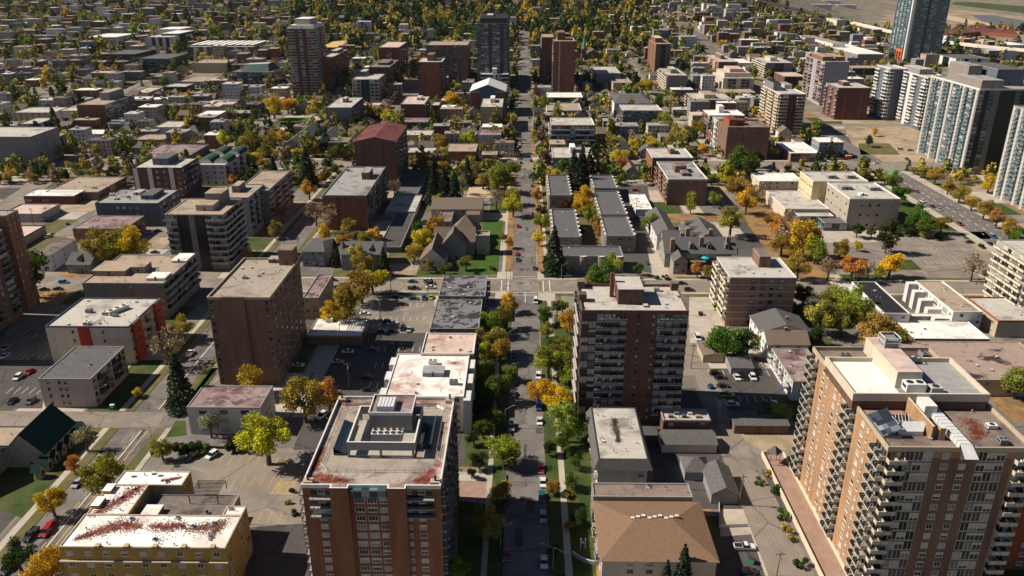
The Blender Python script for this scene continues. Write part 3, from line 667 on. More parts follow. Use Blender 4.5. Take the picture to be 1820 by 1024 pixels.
lot('parking_lot', 'asphalt_old', [(140, 420), (300, 420), (330, 330), (200, 330)], .018); lot('parking_lot', 'asphalt_old', [(0, 300), (170, 300), (230, 250), (0, 250)], .018)
lot('parking_lot', 'asphalt_old', [(350, 265), (440, 262), (520, 165), (360, 165)], .018); lot('sandbox', 'sand', [(828, 350), (880, 352), (872, 330), (835, 330)], .03)
lot('lawn', 'grass', [(770, 340), (880, 340), (890, 300), (770, 300)], .022); lot('parking_lot', 'asphalt_dark', [(700, 400), (745, 400), (790, 300), (745, 300)], .018)
lot('alley', 'asphalt_dark', [(1125, 480), (1185, 490), (1150, 330), (1100, 330)], .03); lot('driveway', 'concrete', [(1160, 492), (1190, 492), (1180, 440), (1150, 440)], .036)
lot('railyard', 'railyard', [(1340, 2), (1570, 60), (1820, 100), (1820, 30), (1660, 12), (1500, -8)], .05); lot('gravel_bank', 'sand', [(1660, 30), (1820, 62), (1820, 55), (1700, 30), (1660, 22)], .09)
lot('river', 'water', [(1725, 27), (1745, 38), (1830, 55), (1960, 75), (1990, 52), (1900, 45), (1830, 38), (1760, 27)], .12)
lot('riverside_meadow', 'grass', [(1690, 8), (1830, 25), (1830, 12), (1700, 2)], .1)
lot('parking_lot', 'asphalt_old', [(1390, 60), (1560, 110), (1560, 75), (1440, 45)], .06)
b = []
for i in range(9): X, Y = at(395, 865)[:2]; b.append([(X-6+i*2.9, Y), (X-5.85+i*2.9, Y), (X-5.85+i*2.9, Y+5.2), (X-6+i*2.9, Y+5.2)])
for i in range(8): X, Y = at(378, 825)[:2]; b.append(rect(X+2+i*3.0, X+2.15+i*3.0, Y-1, Y+4.4))
for i in range(4): X, Y = at(450, 930)[:2]; b.append(rect(X-2+i*3.0, X-1.85+i*3.0, Y, Y+5))
X, Y = at(482, 877)[:2]; b += [[(X+i*.75, Y), (X+.22+i*.75, Y), (X+.9+i*.75, Y+5.5), (X+.68+i*.75, Y+5.5)] for i in range(8)]; b += [rect(X-.3, X+6.6, Y-.2, Y), rect(X-.3, X+6.6, Y+5.5, Y+5.7)]
stripes('parking_marking', b, 'paint_yellow', .04)
b = []
for v in (520, 545, 570):
    for i in range(8): X, Y = at(668+i*12, v)[:2]; b.append(rect(X, X+.14, Y, Y+4.5))
for v, u_, n_ in ((668, 1262, 9), (715, 1275, 8), (640, 10, 6), (700, 10, 6), (625, 670, 7), (655, 665, 7), (690, 655, 6), (445, 1640, 9), (470, 1650, 9), (600, 10, 7)):
    for i in range(n_): X, Y = at(u_, v)[:2]; b.append(rect(X+i*2.9, X+.15+i*2.9, Y, Y+4.8))
for i in range(9): X, Y = at(1590+i*12, 424)[:2]; b.append(rect(X, X+.14, Y-4, Y+2))
stripes('parking_marking', b, 'paint_white', .045)
# ---------------------------------------------------------------- near buildings
# brick tower with the walled mechanical floor (street block below the central street)
g1 = (-52.4, -19.2, 157.4, 199.2, 34.6)
t = bld('apartment_tower', 'red brick apartment tower with a stained roof and a grey mechanical enclosure of ten fans', g1, 'brick_orange', 'roof_brick_stain', 13,
        F='.wnPWWWPnw.', L='wbwbwbwbwb', R='bwbwbwbwbwbw', par=.9, cap='cap_white', ph=(), units=0, vents=0, frame='frame_white', rail='rail_dark', pier='brick_orange', dep=1.0)
rz = 33.7
def local(root, name, mb, x=0, y=0, z=0, rz_=0): return mb.build(name, root, (x, y, z), rz_)
m = MB(); m.box(-8.2, 8.2, -9, 8, 0, .5, 'conc_slab', skip='b')
for a, b, c, d in ((-8.6, 8.6, -9.4, -9.0), (-8.6, 8.6, 8.0, 8.4), (-8.6, -8.2, -9.0, 8.0), (8.2, 8.6, -9.0, 8.0)): m.box(a, b, c, d, 2.2, 4.6, 'stucco_grey', top='cap_white')
for x in (-8.4, -.2, 8.0):
    for y in (-9.2, 8.0): m.box(x-.3, x+.3, y-.15, y+.25, 0, 2.2, 'stucco_grey', skip='b')
local(t, 'mechanical_enclosure', m, .5, 1, rz)
m = MB(); m.box(-5.6, 5.6, -.5, 8.6, 0, 6.0, 'stucco_grey', top='roof_purple', skip='b')
for a, b, c, d in ((-5.8, 5.8, -.7, -.45), (-5.8, 5.8, 8.6, 8.85), (-5.8, -5.55, -.45, 8.6), (5.55, 5.8, -.45, 8.6)): m.box(a, b, c, d, 5.6, 6.5, 'cap_white')
local(t, 'penthouse', m, 1.2, 3.5, rz)
m = MB(); m.box(-3.8, .8, -2.4, 2.6, 0, 1.5, 'metal_roof'); [m.box(-3.8+i*.9, -3.7+i*.9, -2.45, 2.65, 1.5, 1.56, 'unit_grey') for i in range(6)]
local(t, 'duct_housing', m, 1.2, 6.6, rz+6.0)
m = MB(); m.box(-4.0, 4.0, -1.8, 1.2, 1.2, 3.2, 'unit_light'); m.box(-3.6, 3.6, -1.5, 1.0, 0, 1.2, 'dark_metal', skip='t')
for i in range(5):
    for j in range(2): m.tube((-3.2+i*1.6, -1.05+j*1.5, 3.2), (-3.2+i*1.6, -1.05+j*1.5, 3.38), .55, .55, 10, 'dark_metal'); m.tube((-3.2+i*1.6, -1.05+j*1.5, 3.2), (-3.2+i*1.6, -1.05+j*1.5, 3.36), .68, .62, 10, 'unit_white', cap=False)
local(t, 'rooftop_unit', m, 1.4, -3.4, rz+1.7)
m = MB(); m.poly([(-1.7, -6.5, .4), (1.7, -6.5, 2.0), (1.7, 7.5, 2.0), (-1.7, 7.5, .4)][::1], 'strip_blue'); m.box(1.6, 1.75, -6.5, 7.5, 0, 2.0, 'steel_dark'); m.box(-1.75, -1.6, -6.5, 7.5, 0, .4, 'steel_dark')
for i in range(10): m.box(-1.72, 1.72, -6.5+i*1.5, -6.42+i*1.5, 0, .35, 'steel')
local(t, 'skylight', m, 11.0, 1.5, rz); local(t, 'skylight', MB().add(m, 0, 0, 0, math.pi), -10.2, 0, rz)
oct_ = [(-14.2, -12), (-12, -14.6), (12, -14.6), (14.2, -12), (14.2, 14), (12, 16), (-12, 16), (-14.2, 14)]
m = MB()
for i in range(8):
    p, q = Vector((*oct_[i], 0)), Vector((*oct_[(i+1) % 8], 0)); n = max(2, int((q-p).length/2.4))
    for z in (.55, 1.05): m.tube(p+Vector((0, 0, z)), q+Vector((0, 0, z)), .05, .05, 4, 'steel')
    for k in range(n): r = p.lerp(q, k/n); m.tube(r, r+Vector((0, 0, 1.1)), .05, .05, 4, 'steel')
local(t, 'guard_rail', m, 0, 0, rz)
m = MB(); [m.poly([(x*k, y*k, .03) for x, y in oct_], q) for k, q in ((.985, 'roof_gravel'),)]; local(t, 'roof_walk', m, 0, 0, rz)
for x, y in ((-15.4, 19.5), (15.4, 19.3), (-15.4, -19.4), (15.2, -19.2)): local(t, 'corner_post', MB().box(-1.2, 1.2, -.9, .9, 0, 1.1, 'cap_tan').tube((0, 0, 1.1), (0, 0, 2.6), .3, .3, 6, 'steel_dark'), x, y, rz)
for x in (-7.5, 6.2): local(t, 'parapet_bay', MB().box(-2.2, 2.2, -1.3, 0, -34, .9, 'brick_orange', top='cap_white', skip='b').box(-1.8, 1.8, -.95, .5, .5, .95, 'roof_purple'), x, -20.95, rz)
local(t, 'sunroom_roof', MB().box(-4.2, 4.2, -1.0, 0, -.3, .1, 'frame_grey', top='glass_teal').box(-4.2, 4.2, -.95, -.9, -2.4, -.3, 'glass_grey'), -.6, -20.95, rz)
for k in range(3):
    for s in (-1, 1): ob('balcony', u_balcony(7.0, 2.55, 1.1, 'conc_slab', 'rail_dark', 'glass', False)[1], t, (s*11.6, -20.92, 33.3-2.56*(k+1)))
def drift(root, pts, z, m, w_=2.2, seed=1, name='leaf_drift'):
    """a ragged patch of fallen leaves lying along a line"""
    r = random.Random(seed); b = MB(); n = len(pts)
    for i in range(n-1):
        (x0, y0, k0), (x1, y1, k1) = pts[i], pts[i+1]; l = math.hypot(x1-x0, y1-y0); steps = max(2, int(l/.35))
        for s in range(steps):
            f = s/steps; cx, cy2 = x0+(x1-x0)*f, y0+(y1-y0)*f; kk = (k0+(k1-k0)*f)*w_
            for q in range(int(12+26*kk)):
                a_, d_ = r.uniform(0, 6.28), kk*abs(r.gauss(0, .5)); px_, py_ = cx+d_*math.cos(a_), cy2+d_*math.sin(a_); e = r.uniform(.05, .19); t0 = r.uniform(0, 6.28); zz = z+r.uniform(0, .03)
                b.poly([(px_+e*r.uniform(.6, 1.2)*math.cos(t0+j*1.2566), py_+e*r.uniform(.6, 1.2)*math.sin(t0+j*1.2566), zz) for j in range(5)], m)
    o = b.build(name, root); o['kind'] = 'stuff'; return o
rz = 33.72
drift(t, [(-15, -17, 1), (-11, -18, 1.2), (-6, -18, .6)], rz, 'dried_leaf', 2.4, 2); drift(t, [(-15.4, -14, .8), (-15.6, -4, .6)], rz, 'dried_leaf', 2, 3); drift(t, [(15, -17, .9), (10, -18, .8)], rz, 'dried_leaf', 2, 4); drift(t, [(-14, 17.6, .5), (12, 18, .5)], rz, 'leaf_brown', 2, 5)
# white-roofed walk-up behind it and its taller neighbour
g = G(683, 824, 704, 629, h=14); NX = g
t = bld('apartment_block', 'pale walk-up with a stained white membrane roof behind the red brick tower', g, 'stucco_cream', 'roof_white_rust', 5, F='wwwwww', R='bwwbwwbwwb', L='wbwwbwwb', par=.35, cap='cap_white', vents=9, units=2,
        ph=((.42, .7, .45, .62, 1.6, 'stucco_grey', 'roof_grey'),), rail='rail_white')
for y in (-14, -2, 9): local(t, 'bay', MB().box(-1.2, 1.2, -3.4, 3.4, 0, 13.4, 'siding_white', skip='b'), (g[1]-g[0])/2+1.2, y); local(t, 'bay', MB().box(-1.1, 1.1, -3, 3, 0, 13.3, 'siding_white', skip='b'), -(g[1]-g[0])/2-1.1, y+2)
bld('apartment_block', 'brown-roofed flat block between the white roof and the patchy black roof', G(748, 842, 628, 592, h=14.8), 'stucco_tan', 'roof_pink', 5, R='wbwbw', L='wwww', par=.5, vents=8, cap='cap_white')
g = G(764, 851, 584, 532, h=10.5); bld('apartment_block', 'long low block with a black patchy tar roof in two steps', g, 'brick_grey', 'roof_patchy', 3, F='wwwww', R='wbwwbwwb', L='wwwwwwww', par=.25, vents=12)
bld('apartment_block', 'raised rear half of the patchy tar roof block facing the cross street', (g[0]+.5, g[1]+1.2, g[3]+.3, at(800, 489, 12)[1], 12), 'brick_grey', 'roof_patchy', 4, F='wwwww', R='wbwwb', L='wwww', par=.25, vents=9)
# brown slab tower, left of the car park
t = bld('apartment_tower', 'plain brown brick slab tower with rows of small windows beside the car park', G(367, 479, 528, 458, h=36.5), 'brick_brown', 'roof_gravel', 12, F='n.......n', R='nwnwnwnwnwnwnw', par=.8, cap='cap_tan', vents=14, units=1,
        ph=((.72, .98, .84, 1.0, 6.5, 'brick_brown', 'roof_brown'), (.5, .72, .9, 1.0, 1.6)), frame='frame_dark')
x0, x1, y0, y1, h = G(367, 479, 528, 458, h=36.5); local(t, 'pier', MB().box(-4.2, 4.2, -.9, 0, 0, 36.7, 'brick_brown', top='roof_red', skip='b'), -2, -(y1-y0)/2-.05)
bld('apartment_block', 'small tan block with a reddish roof tucked behind the brown slab tower', G(538, 566, 529, 487, base=568), 'stucco_tan', 'roof_purple', 4, F='ww', R='wwwwww', par=.4)
g = G(545, 642, 597, 566, h=4.2); t = bld('shop', 'single-storey white-roofed annexe with a steel pergola beside the car park', g, 'brick_brown', 'roof_white', 1, R='WW', par=.3, units=1, vents=2)
m = MB(); [m.box(-5+i*1.1, -4.75+i*1.1, -4, 4, 2.6, 2.8, 'steel_dark') for i in range(10)]; [m.box(x, x+.2, y, y+.2, -.2, 2.6, 'steel_dark') for x in (-5, 4.7) for y in (-4, 3.8)]; m.box(-5, 4.9, -4, -3.8, 2.4, 2.6, 'steel_dark'); local(t, 'pergola', m, 6, 1, 4)
# left side of the left street
bld('apartment_block', 'whitewashed walk-up with a dark tar roof at the corner by the green bin', G(67, 161, 673, 615, base=724), 'stucco_pink', 'roof_slate', 4, F='.n.nn....', R='wbbwbbw', par=.3, cap='cap_grey', vents=6, frame='frame_dark')
g = G(79, 229, 580, 529, base=646); t = bld('apartment_block', 'cream flat block with red and orange corner panels and navy roof edge', g, 'stucco_cream', 'roof_pale', 4, F='...n.w.n...', R='wbwwbwwbw', par=.5, cap='cap_blue', vents=16, units=4, frame='frame_dark')
a, b = (g[1]-g[0])/2, (g[3]-g[2])/2
local(t, 'red_panel', MB().box(-2.2, 2.2, -.5, 0, 0, g[4]+.15, 'stucco_red', top='cap_blue', skip='b'), -1.5, -b)
for y in (-b+5, b-4): local(t, 'rust_bay', MB().box(0, 1.2, -3.2, 3.2, 0, g[4]+.3, 'stucco_rust', top='cap_blue', skip='b'), a, y)
local(t, 'duct_housing', u_unit(9, 2.4, 1.8, 'unit_white', 3), 5, 1, g[4]-.5, R(60))
g = G(145, 290, 503, 452, base=566); t = bld('apartment_block', 'taupe stepped apartment block with pale roof patches and deep side balconies', g, 'stucco_taupe', 'roof_tan', 5, F='..n..nn...w', R='bbbbbbb', par=.4, vents=10, ph=((.0, .42, .25, .6, 2.4, 'stucco_taupe', 'roof_tan'), (.45, .62, .35, .55, 3.0), (.75, .98, .1, .3, 1.2, 'conc_white', 'roof_white'), (.8, 1.0, .72, 1.0, 1.0, 'conc_white', 'roof_white')), solid=True, rail='stucco_taupe')
x1, yb = at(10, 383, 46)[0], at(10, 383, 46)[1]
bld('apartment_tower', 'brick-edged tower of stacked dark balconies cut by the picture edge', (x1-34, x1, yb, yb+9, 46), 'brick_orange', 'roof_gravel', 15, F='bbbbb.', R='w.w.w', par=.6, dep=1.2, slab='conc_slab', rail='rail_dark')
bld('apartment_tower', 'tower just outside the view whose shade falls over the car park by the tar-roofed walk-up', (-262, -229, 284, 331, 41), 'brick_brown', 'roof_gravel', 13, R='bwbwbwb', F='wwww', par=.6)
bld('apartment_block', 'low white walk-up with a stained flat roof beside a row of hedges', G(331, 462, 724, 685, base=772), 'stucco_white', 'roof_purple', 3, F='.W.W.W.', R='wwww', par=.25, vents=5)
# dark green church, bottom left
z_r, z_e = 12.5, 5.2
xr, y_a = at(30, 775, z_r)[:2]; y_b = at(90, 717, z_r)[1]; xe = at(98, 791, z_e)[0]
hw = xe-xr; house_root = house('church', 'church hall with a steep dark green roof and zigzag side windows', xr-hw+.6, xe-.6, y_a+1, y_b-1, z_e+.5, z_r, 'y', 'stone_tan', 'shingle_green', F='n.n', R='', fl=1, cat='church', over=.7)
m = MB()
for i in range(7):
    y = -14+i*4.2; m.box(-.1, 1.6, -1.3, 1.3, 0, 2.6, 'stone_tan', skip='bk'); m.poly([(1.6, -1.3, 2.6), (1.6, 1.3, 2.6), (1.6, 0, 4.6)], 'stone_tan')
    m.poly([(1.8, -1.5, 2.4), (1.8, 0, 4.8), (-1.5, 0, 4.8), (-1.5, -1.5, 2.4)], 'shingle_green'); m.poly([(1.8, 0, 4.8), (1.8, 1.5, 2.4), (-1.5, 1.5, 2.4), (-1.5, 0, 4.8)], 'shingle_green'); m.poly([(1.63, -.7, .6), (1.63, .7, .6), (1.63, .7, 2.6), (1.63, -.7, 2.6)], 'glass_small')
    m.build('gabled_window', house_root, (xe-house_root.location.x-.7, y, 0)); m = MB()
house('church_hall', 'low cross-gabled hall joined to the dark green church', xr-hw-16, xr-hw+.5, y_a-14, y_a+3, 6, 11, 'x', 'stone_tan', 'shingle_green', F='n.nn', R='nn', fl=2, cat='church')
bld('church_annexe', 'flat-roofed annexe behind the dark green church roof', (xr-hw-26, xr-hw-.6, y_a+6, y_b-2, 5), 'stucco_taupe', 'roof_tan', 1, F='ww', cat='church')
# ochre building with white roof, bottom left
h = 15; x0 = at(104, 972, h)[0]; x1 = at(401, 972, h)[0]; y0 = at(260, 973, h)[1]; y1 = at(300, 915, h)[1]; y2 = at(270, 837, h)[1]
t = bld('apartment_block', 'ochre corner block with an L-shaped white roof streaked with dried red leaves', (x0, x1, y0, y1, h), 'brick_ochre', 'roof_white_stain', 4, F='wwwwwwwww', R='w.w', L='w.w', par=.25, cap='cap_tan', vents=18, frame='frame_white', pier='brick_ochre')
drift(t, [(-18, -3, .5), (-9, 2.5, 1.3), (-4, 1.5, .8)], h-.22, 'dried_leaf', 3.0, 7); drift(t, [(-1, 1.8, .7), (4, 1.6, 1.3), (7, 2.6, .6)], h-.22, 'dried_leaf', 2.8, 8); drift(t, [(9, 1.2, .8), (14, 1.6, 1.3), (17, 3.6, .8), (15.5, -2, .4)], h-.22, 'leaf_brown', 2.8, 9)
for i in range(5): local(t, 'roof_pier', MB().box(-.6, .6, -.35, 1.0, 0, 1.1, 'brick_ochre', top='cap_tan'), -11+i*7.2, -(y1-y0)/2-.3, h-.4)
local(t, 'cornice', MB().box(-(x1-x0)/2-.4, (x1-x0)/2+.4, -.7, 0, 0, .35, 'cap_tan'), 0, -(y1-y0)/2-.06, h-4.4)
xa = at(226, 915, h)[0]; yc = at(270, 862, h)[1]; xc = at(334, 845, h)[0]
wt = bld('apartment_wing', 'long side wing of the ochre block with the same streaked white roof', (x0+.4, xa, y1+.05, yc, h), 'brick_ochre', 'roof_white_stain', 4, L='wwww', R='', par=.25, cap='cap_tan', vents=7, ph=((.0, .2, .2, .5, .9), (.0, .2, .7, .95, .9)))
b = (yc-y1)/2; a = (xa-x0)/2; drift(wt, [(-a*.6, -b, .7), (a*.1, 0, 1.2), (a*.6, b*.9, 1.0)], h-.22, 'dried_leaf', 2.9, 11)
wb = bld('apartment_wing', 'rear bar of the ochre block closing its roof terrace', (x0+1.5, xc, yc+.05, y2, h), 'brick_ochre', 'roof_white_stain', 4, L='ww', R='w', F='....gg', par=.25, cap='cap_tan', vents=6); drift(wb, [(3, -1, .6), (8, .5, .8)], h-.22, 'dried_leaf', 1.4, 12)
xb = at(395, 915, h)[0]; ym = at(400, 899, h)[1]
bld('apartment_wing', 'short end wing of the ochre block beside the roof terrace', (xb, x1, y1+.05, ym, h), 'brick_ochre', 'roof_white_stain', 4, R='w', par=.25, cap='cap_tan', vents=3)
t = bld('roof_terrace', 'dark paved roof terrace with pergola and loungers on the ochre block', (xa+.05, xb-.05, y1+.05, yc-.05, h-3), 'brick_ochre', 'roof_gravel_dark', 3, R='', par=.3, vents=0, ph=((.08, .26, .1, .5, 1.4, 'stucco_grey', 'roof_white'),), cat='terrace')
m = MB(); [m.box(-4, 4, -3.5+i*.62, -3.35+i*.62, 2.5, 2.65, 'steel_dark') for i in range(12)]; [m.box(x, x+.2, y, y+.2, 0, 2.5, 'steel_dark') for x in (-4, 3.8) for y in (-3.5, 3.3)]; local(t, 'pergola', m, 4, 6, h-3.2)
for i, (x, y) in enumerate(((0, 0), (2.4, -1), (4.6, 1))): local(t, 'lounger', MB().box(-.9, .9, -.35, .35, .25, .45, 'steel_dark').box(.4, .9, -.35, .35, .45, .9, 'steel_dark').box(-.8, -.7, -.3, .3, 0, .25, 'steel_dark').box(.6, .7, -.3, .3, 0, .25, 'steel_dark'), x+2, y-3, h-3.3, i)
# dark brick tower across the street
g = G(1034, 1224, 552, 505, h=43); x0, x1, y0, y1, h = g
t = bld('apartment_tower', 'dark brown brick tower with glassy balcony stacks across the central street', g, 'brick_dark', 'roof_pale', 14, F='ggbbbb.n.nbbbb', L='bgwbgw', par=.9, cap='brick_dark', vents=10, units=1, solid=True, rail='rail_glass', dep=1.1,
        ph=((.36, .6, .3, .8, 5.5, 'brick_dark', 'roof_pale'), (.6, .64, .2, .9, .5)), frame='frame_dark')
a, b = (x1-x0)/2, (y1-y0)/2
for k in range(9): local(t, 'pink_balcony_edge', MB().box(-.25, .25, -b, b*.4, 0, .5, 'stucco_pink'), -a-1.1, 0, 3+k*4.4)
local(t, 'chimney', MB().box(-.7, .7, -.7, .7, 0, 9, 'brick_orange', top='cap_dark'), -a*.36, b*.2, h-1); local(t, 'wedge', MB().poly([(-3, 0, 0), (3, 0, 0), (3, 0, 3), (-3, 0, .3)], 'brick_dark').poly([(-3, 0, .3), (3, 0, 3), (3, 6, 3), (-3, 6, .3)], 'roof_pale'), -a*.1, -b*.35, h-.6)
for x, y in ((-a+1.2, b-1), (a-1.2, b-2.4), (-a+1, -b*.1)): local(t, 'corner_tower', MB().box(-1.3, 1.3, -1.6, 1.6, -1, 1.8, 'brick_dark', top='roof_gravel_dark'), x, y, h)
t = bld('podium', 'brick podium with a furnished roof garden at the foot of the dark tower', (x1-7, x1+9, y0-8, y0-.6, 6), 'brick_dark', 'roof_pale', 2, F='w.w', R='w', cat='podium')
for i, q in enumerate(('brick_red', 'panel_slate', 'panel_green', 'conc_white', 'brick_tan')): local(t, 'planter', MB().box(-.8, .8, -.6, .6, 0, .9, q), -5+i*2.3, (i % 2)*2-1, 5.4)
# mansard walk-up
g = G(1064, 1152, 816, 724, h=11.5); x0, x1, y0, y1, h = g
t = bld('apartment_block', 'walk-up with a grey shingled mansard skirt and two black soot marks on its flat roof', g, 'stucco_white', 'roof_pale', 3, L='bwbwbwbwb', R='wwwwwwww', F='...w', par=.25, cap='cap_dark', vents=12, units=0)
a, b = (x1-x0)/2, (y1-y0)/2; m = MB(); e = 1.5
P0 = [(-a-e, -b-e), (a+e, -b-e), (a+e, b+e), (-a-e, b+e)]; P1 = [(-a-.06, -b-.06), (a+.06, -b-.06), (a+.06, b+.06), (-a-.06, b+.06)]
for i in range(4):
    j = (i+1) % 4; m.poly([(*P0[i], h-3.1), (*P0[j], h-3.1), (*P1[j], h-.05), (*P1[i], h-.05)], 'shingle_grey'); m.poly([(*P0[j], h-3.1), (*P0[i], h-3.1), (*P1[i], h-3.1), (*P1[j], h-3.1)], 'soffit')
local(t, 'mansard_roof', m)
drift(t, [(-.4, -b*.35, .9), (-.2, -b*.12, .6), (-.6, b*.1, 1.0), (-.3, b*.55, 1.1)], h-.235, 'soot', 1.7, 21, 'soot_mark'); drift(t, [(-.6, 0, .7), (-.3, b*.25, .6)], h-.23, 'leaf_brown', 1.6, 22, 'rust_mark')
# brown hipped roof house block
ze, zr = 8.0, 11.2; x0, y0 = at(1068, 997, ze)[:2]; x1 = at(1277, 997, ze)[0]; y1 = at(1160, 893, ze)[1]
lastroot = house('apartment_block', 'low apartment house with a big tan shingled hip roof dotted with white vents', x0+.4, x1-.4, y0+.4, y1, ze, zr, 'x', 'stucco_cream', 'shingle_tan', hip=9.5, F='.ww.w.', L='wbwbw', fl=3, cat='building', over=.6)
for i in range(9): local(lastroot, 'roof_vent', u_vent(1), -5.5+i*1.5, .7+(i % 3)*.5, zr-.25)
bld('apartment_block', 'narrow flat-roofed rear range behind the tan hip roof', (x0, x1-2, y1+.6, y1+7, 9.5), 'stucco_taupe', 'roof_brown', 3, L='w', par=.35, vents=4)
# garages and sheds by the alley
def garage(label, u0, u1, vf, vb, ze, zr, axis, roof='shingle_grey', wall='siding_white', F='', hip=0):
    a = at(u0, vf, ze); b = at(u1, vf, ze); c = at((u0+u1)/2, vb, ze)
    return house('garage', label, a[0], b[0], a[1], c[1], ze, zr, axis, wall, roof, F=F, fl=1, cat='garage', over=.35, door=False, hip=hip)
t = garage('long white garage with a grey roof behind the mansard walk-up', 1177, 1274, 790, 765, 3.2, 4.6, 'x', F='')
for i in range(3): local(t, 'garage_door', MB().box(-2.3, 2.3, -.06, 0, .1, 2.5, 'stucco_white', skip='k'), -5+i*5, -(at(1200, 765, 3.2)[1]-at(1200, 790, 3.2)[1])/2)
garage('grey gabled garage end-on to the alley beside a timber power pole', 1265, 1313, 878, 830, 3.6, 6.0, 'y', wall='stucco_grey'); garage('hip-roofed side range of the grey gabled garages', 1218, 1262, 838, 812, 3.4, 5.8, 'x', wall='siding_grey', hip=3)
garage('brown flat-topped garage in the sunny yard', 1250, 1287, 632, 609, 3.2, 4.0, 'y', 'shingle_brown', 'stucco_tan'); garage('grey garage beside the red fence', 1300, 1339, 654, 630, 3.2, 4.0, 'x', 'shingle_grey', 'stucco_grey'); garage('long carport with a grey roof between the two yards', 1306, 1402, 756, 739, 3.4, 3.9, 'x', 'shingle_grey', 'brick_brown')
# tan tower, bottom right
h = 45; g = (85.9, 120, 159.5, 212, h)
t = bld('apartment_tower', 'tall tan brick tower with cream balcony stacks and a cluttered stepped roof', g, 'brick_tan', 'roof_brown', 15, F='bbggg.W.W.ggg.bb', solidF=True, L='bb.wn.wnwbb.wn.bb', par=1.1, cap='cap_tan', vents=26, units=5, solid='side', rail='conc_balc', slab='conc_slab', dep=1.6, frame='frame_white')
# its front is darker brick between the glazed bays
local(t, 'front_cladding', MB().box(-12.6, 12.6, -.008, 0, 0, 42, 'brick_brown', skip='kb'), 0, -26.253)
zt = h-1.1; x0, x1 = at(1519, 697, 49)[0]-102.95, at(1757, 697, 49)[0]-102.95; y0, y1 = at(1600, 697, 49)[1]-185.75, at(1600, 634, 49)[1]-185.75
m = MB(); m.box(x0, x1, y0, y1, 0, 3.6, 'brick_dark', top='roof_grey', skip='b')
for a, b, c, d in ((x0-.3, x1+.3, y0-.3, y0+.2), (x0-.3, x1+.3, y1-.2, y1+.3), (x0-.3, x0+.3, y0+.2, y1-.2), (x1-.3, x1+.3, y0+.2, y1-.2)): m.box(a, b, c, d, 2.6, 4.8, 'stucco_cream', top='cap_cream')
local(t, 'upper_storey', m, 0, 0, zt)
xm = x0+(x1-x0)*.37; local(t, 'white_roof_deck', MB().poly([(x0+.4, y0+.4, 3.63), (xm, y0+.4, 3.63), (xm, y1-.4, 3.63), (x0+.4, y1-.4, 3.63)], 'roof_white'), 0, 0, zt)
m = MB(); m.box(xm, xm+6.5, y0+5, y1+6, 3.6, 8.2, 'stucco_cream', top='roof_pink', skip='b'); local(t, 'penthouse', m, 0, 0, zt)
m = MB(); [m.box(a, b, c, d, e, f, 'rail_white') for a, b, c, d, e, f in ((-2.2, -2, -2.2, -2, 0, 3), (2, 2.2, -2.2, -2, 0, 3), (-2.2, -2, 2, 2.2, 0, 3), (2, 2.2, 2, 2.2, 0, 3), (-2.2, 2.2, -2.2, -2, 2.8, 3.0), (-2.2, 2.2, 2, 2.2, 2.8, 3), (-2.2, -2, -2, 2, 2.8, 3), (2, 2.2, -2, 2, 2.8, 3), (-2.2, -2, -2, 2, 1.4, 1.55), (-2.2, 2.2, -2.2, -2, 1.4, 1.55))]
m.box(-1.9, 1.9, -1.9, 1.9, 0, 2.2, 'unit_grey'); local(t, 'cooling_tower', m, xm+4.2, y1+1, zt+8.2)
local(t, 'rooftop_unit', u_unit(5, 3, 2.6, 'unit_white', 2), xm+4, y0+3.4, zt+3.6); local(t, 'rooftop_unit', u_unit(3, 2.4, 2.0, 'unit_light', 1), xm+9, y0+2.4, zt+3.6)
m = MB(); m.box(-1.3, 1.3, -13, 6, .8, 2.2, 'metal_roof'); m.box(-3.2, -.2, 1, 8, .4, 4.0, 'unit_white'); m.poly([(-1.4, -13, 2.2), (1.4, -13, 2.2), (1.6, -16.5, .3), (-1.6, -16.5, .3)], 'metal_roof')
for i in range(12): m.box(-1.36, 1.36, -13+i*1.5, -12.92+i*1.5, .78, 2.26, 'unit_grey')
local(t, 'metal_duct', m, xm+6.5, y0-6, zt)
local(t, 'partition_wall', MB().box(-.25, .25, y0-14, y0-.4, 0, 3.8, 'brick_tan', top='cap_cream'), xm+1.2, 0, zt)
m = MB(); m.box(-2.4, 2.4, -1.4, 1.4, 0, .5, 'white_paint'); [m.tube((-2.4+i*.8, -1.4, .5), (-2.4+i*.8, 0, 2.2), .06, .06, 4, 'white_paint') for i in range(7)]; [m.tube((-2.4+i*.8, 1.4, .5), (-2.4+i*.8, 0, 2.2), .06, .06, 4, 'white_paint') for i in range(7)]; m.poly([(-2.3, -1.3, .6), (2.3, -1.3, .6), (2.3, 0, 2.15), (-2.3, 0, 2.15)], 'glass_grey')
local(t, 'greenhouse', m, xm-3.5, y0-6, zt); local(t, 'stair_hood', MB().box(-3, 3, -1.2, 1.2, 0, 1.2, 'white_paint').poly([(-3, -1.2, 1.2), (3, -1.2, 1.2), (4.5, 1.2, 2.6), (-1, 1.2, 2.6)], 'metal_roof'), xm-3, y0-11, zt)
local(t, 'brick_terrace', MB().box(x0+1, xm, y0-10, y0-.6, 0, .12, 'brick_paving', skip='b'), 0, 0, zt)
drift(t, [(6, -21, .8), (9, -17, 1.6), (8, -12, .9)], zt+.02, 'dried_leaf', 2.2, 23, 'red_stain'); drift(t, [(-6, -18, .8), (-3, -15, .8)], zt+.02, 'soot', 1.5, 24, 'soot_mark')
local(t, 'chimney', MB().box(-.7, .7, -.7, .7, 0, 3.4, 'brick_tan', top='conc_white'), xm+3.5, y0-13.5, zt); local(t, 'sunroom_roof', MB().poly([(-2.2, -5, .6), (2.2, -5, 2.6), (2.2, 5, 2.6), (-2.2, 5, .6)], 'glass_grey').box(-2.2, 2.2, -5, 5, 0, .5, 'steel'), -13.6, -16, zt)
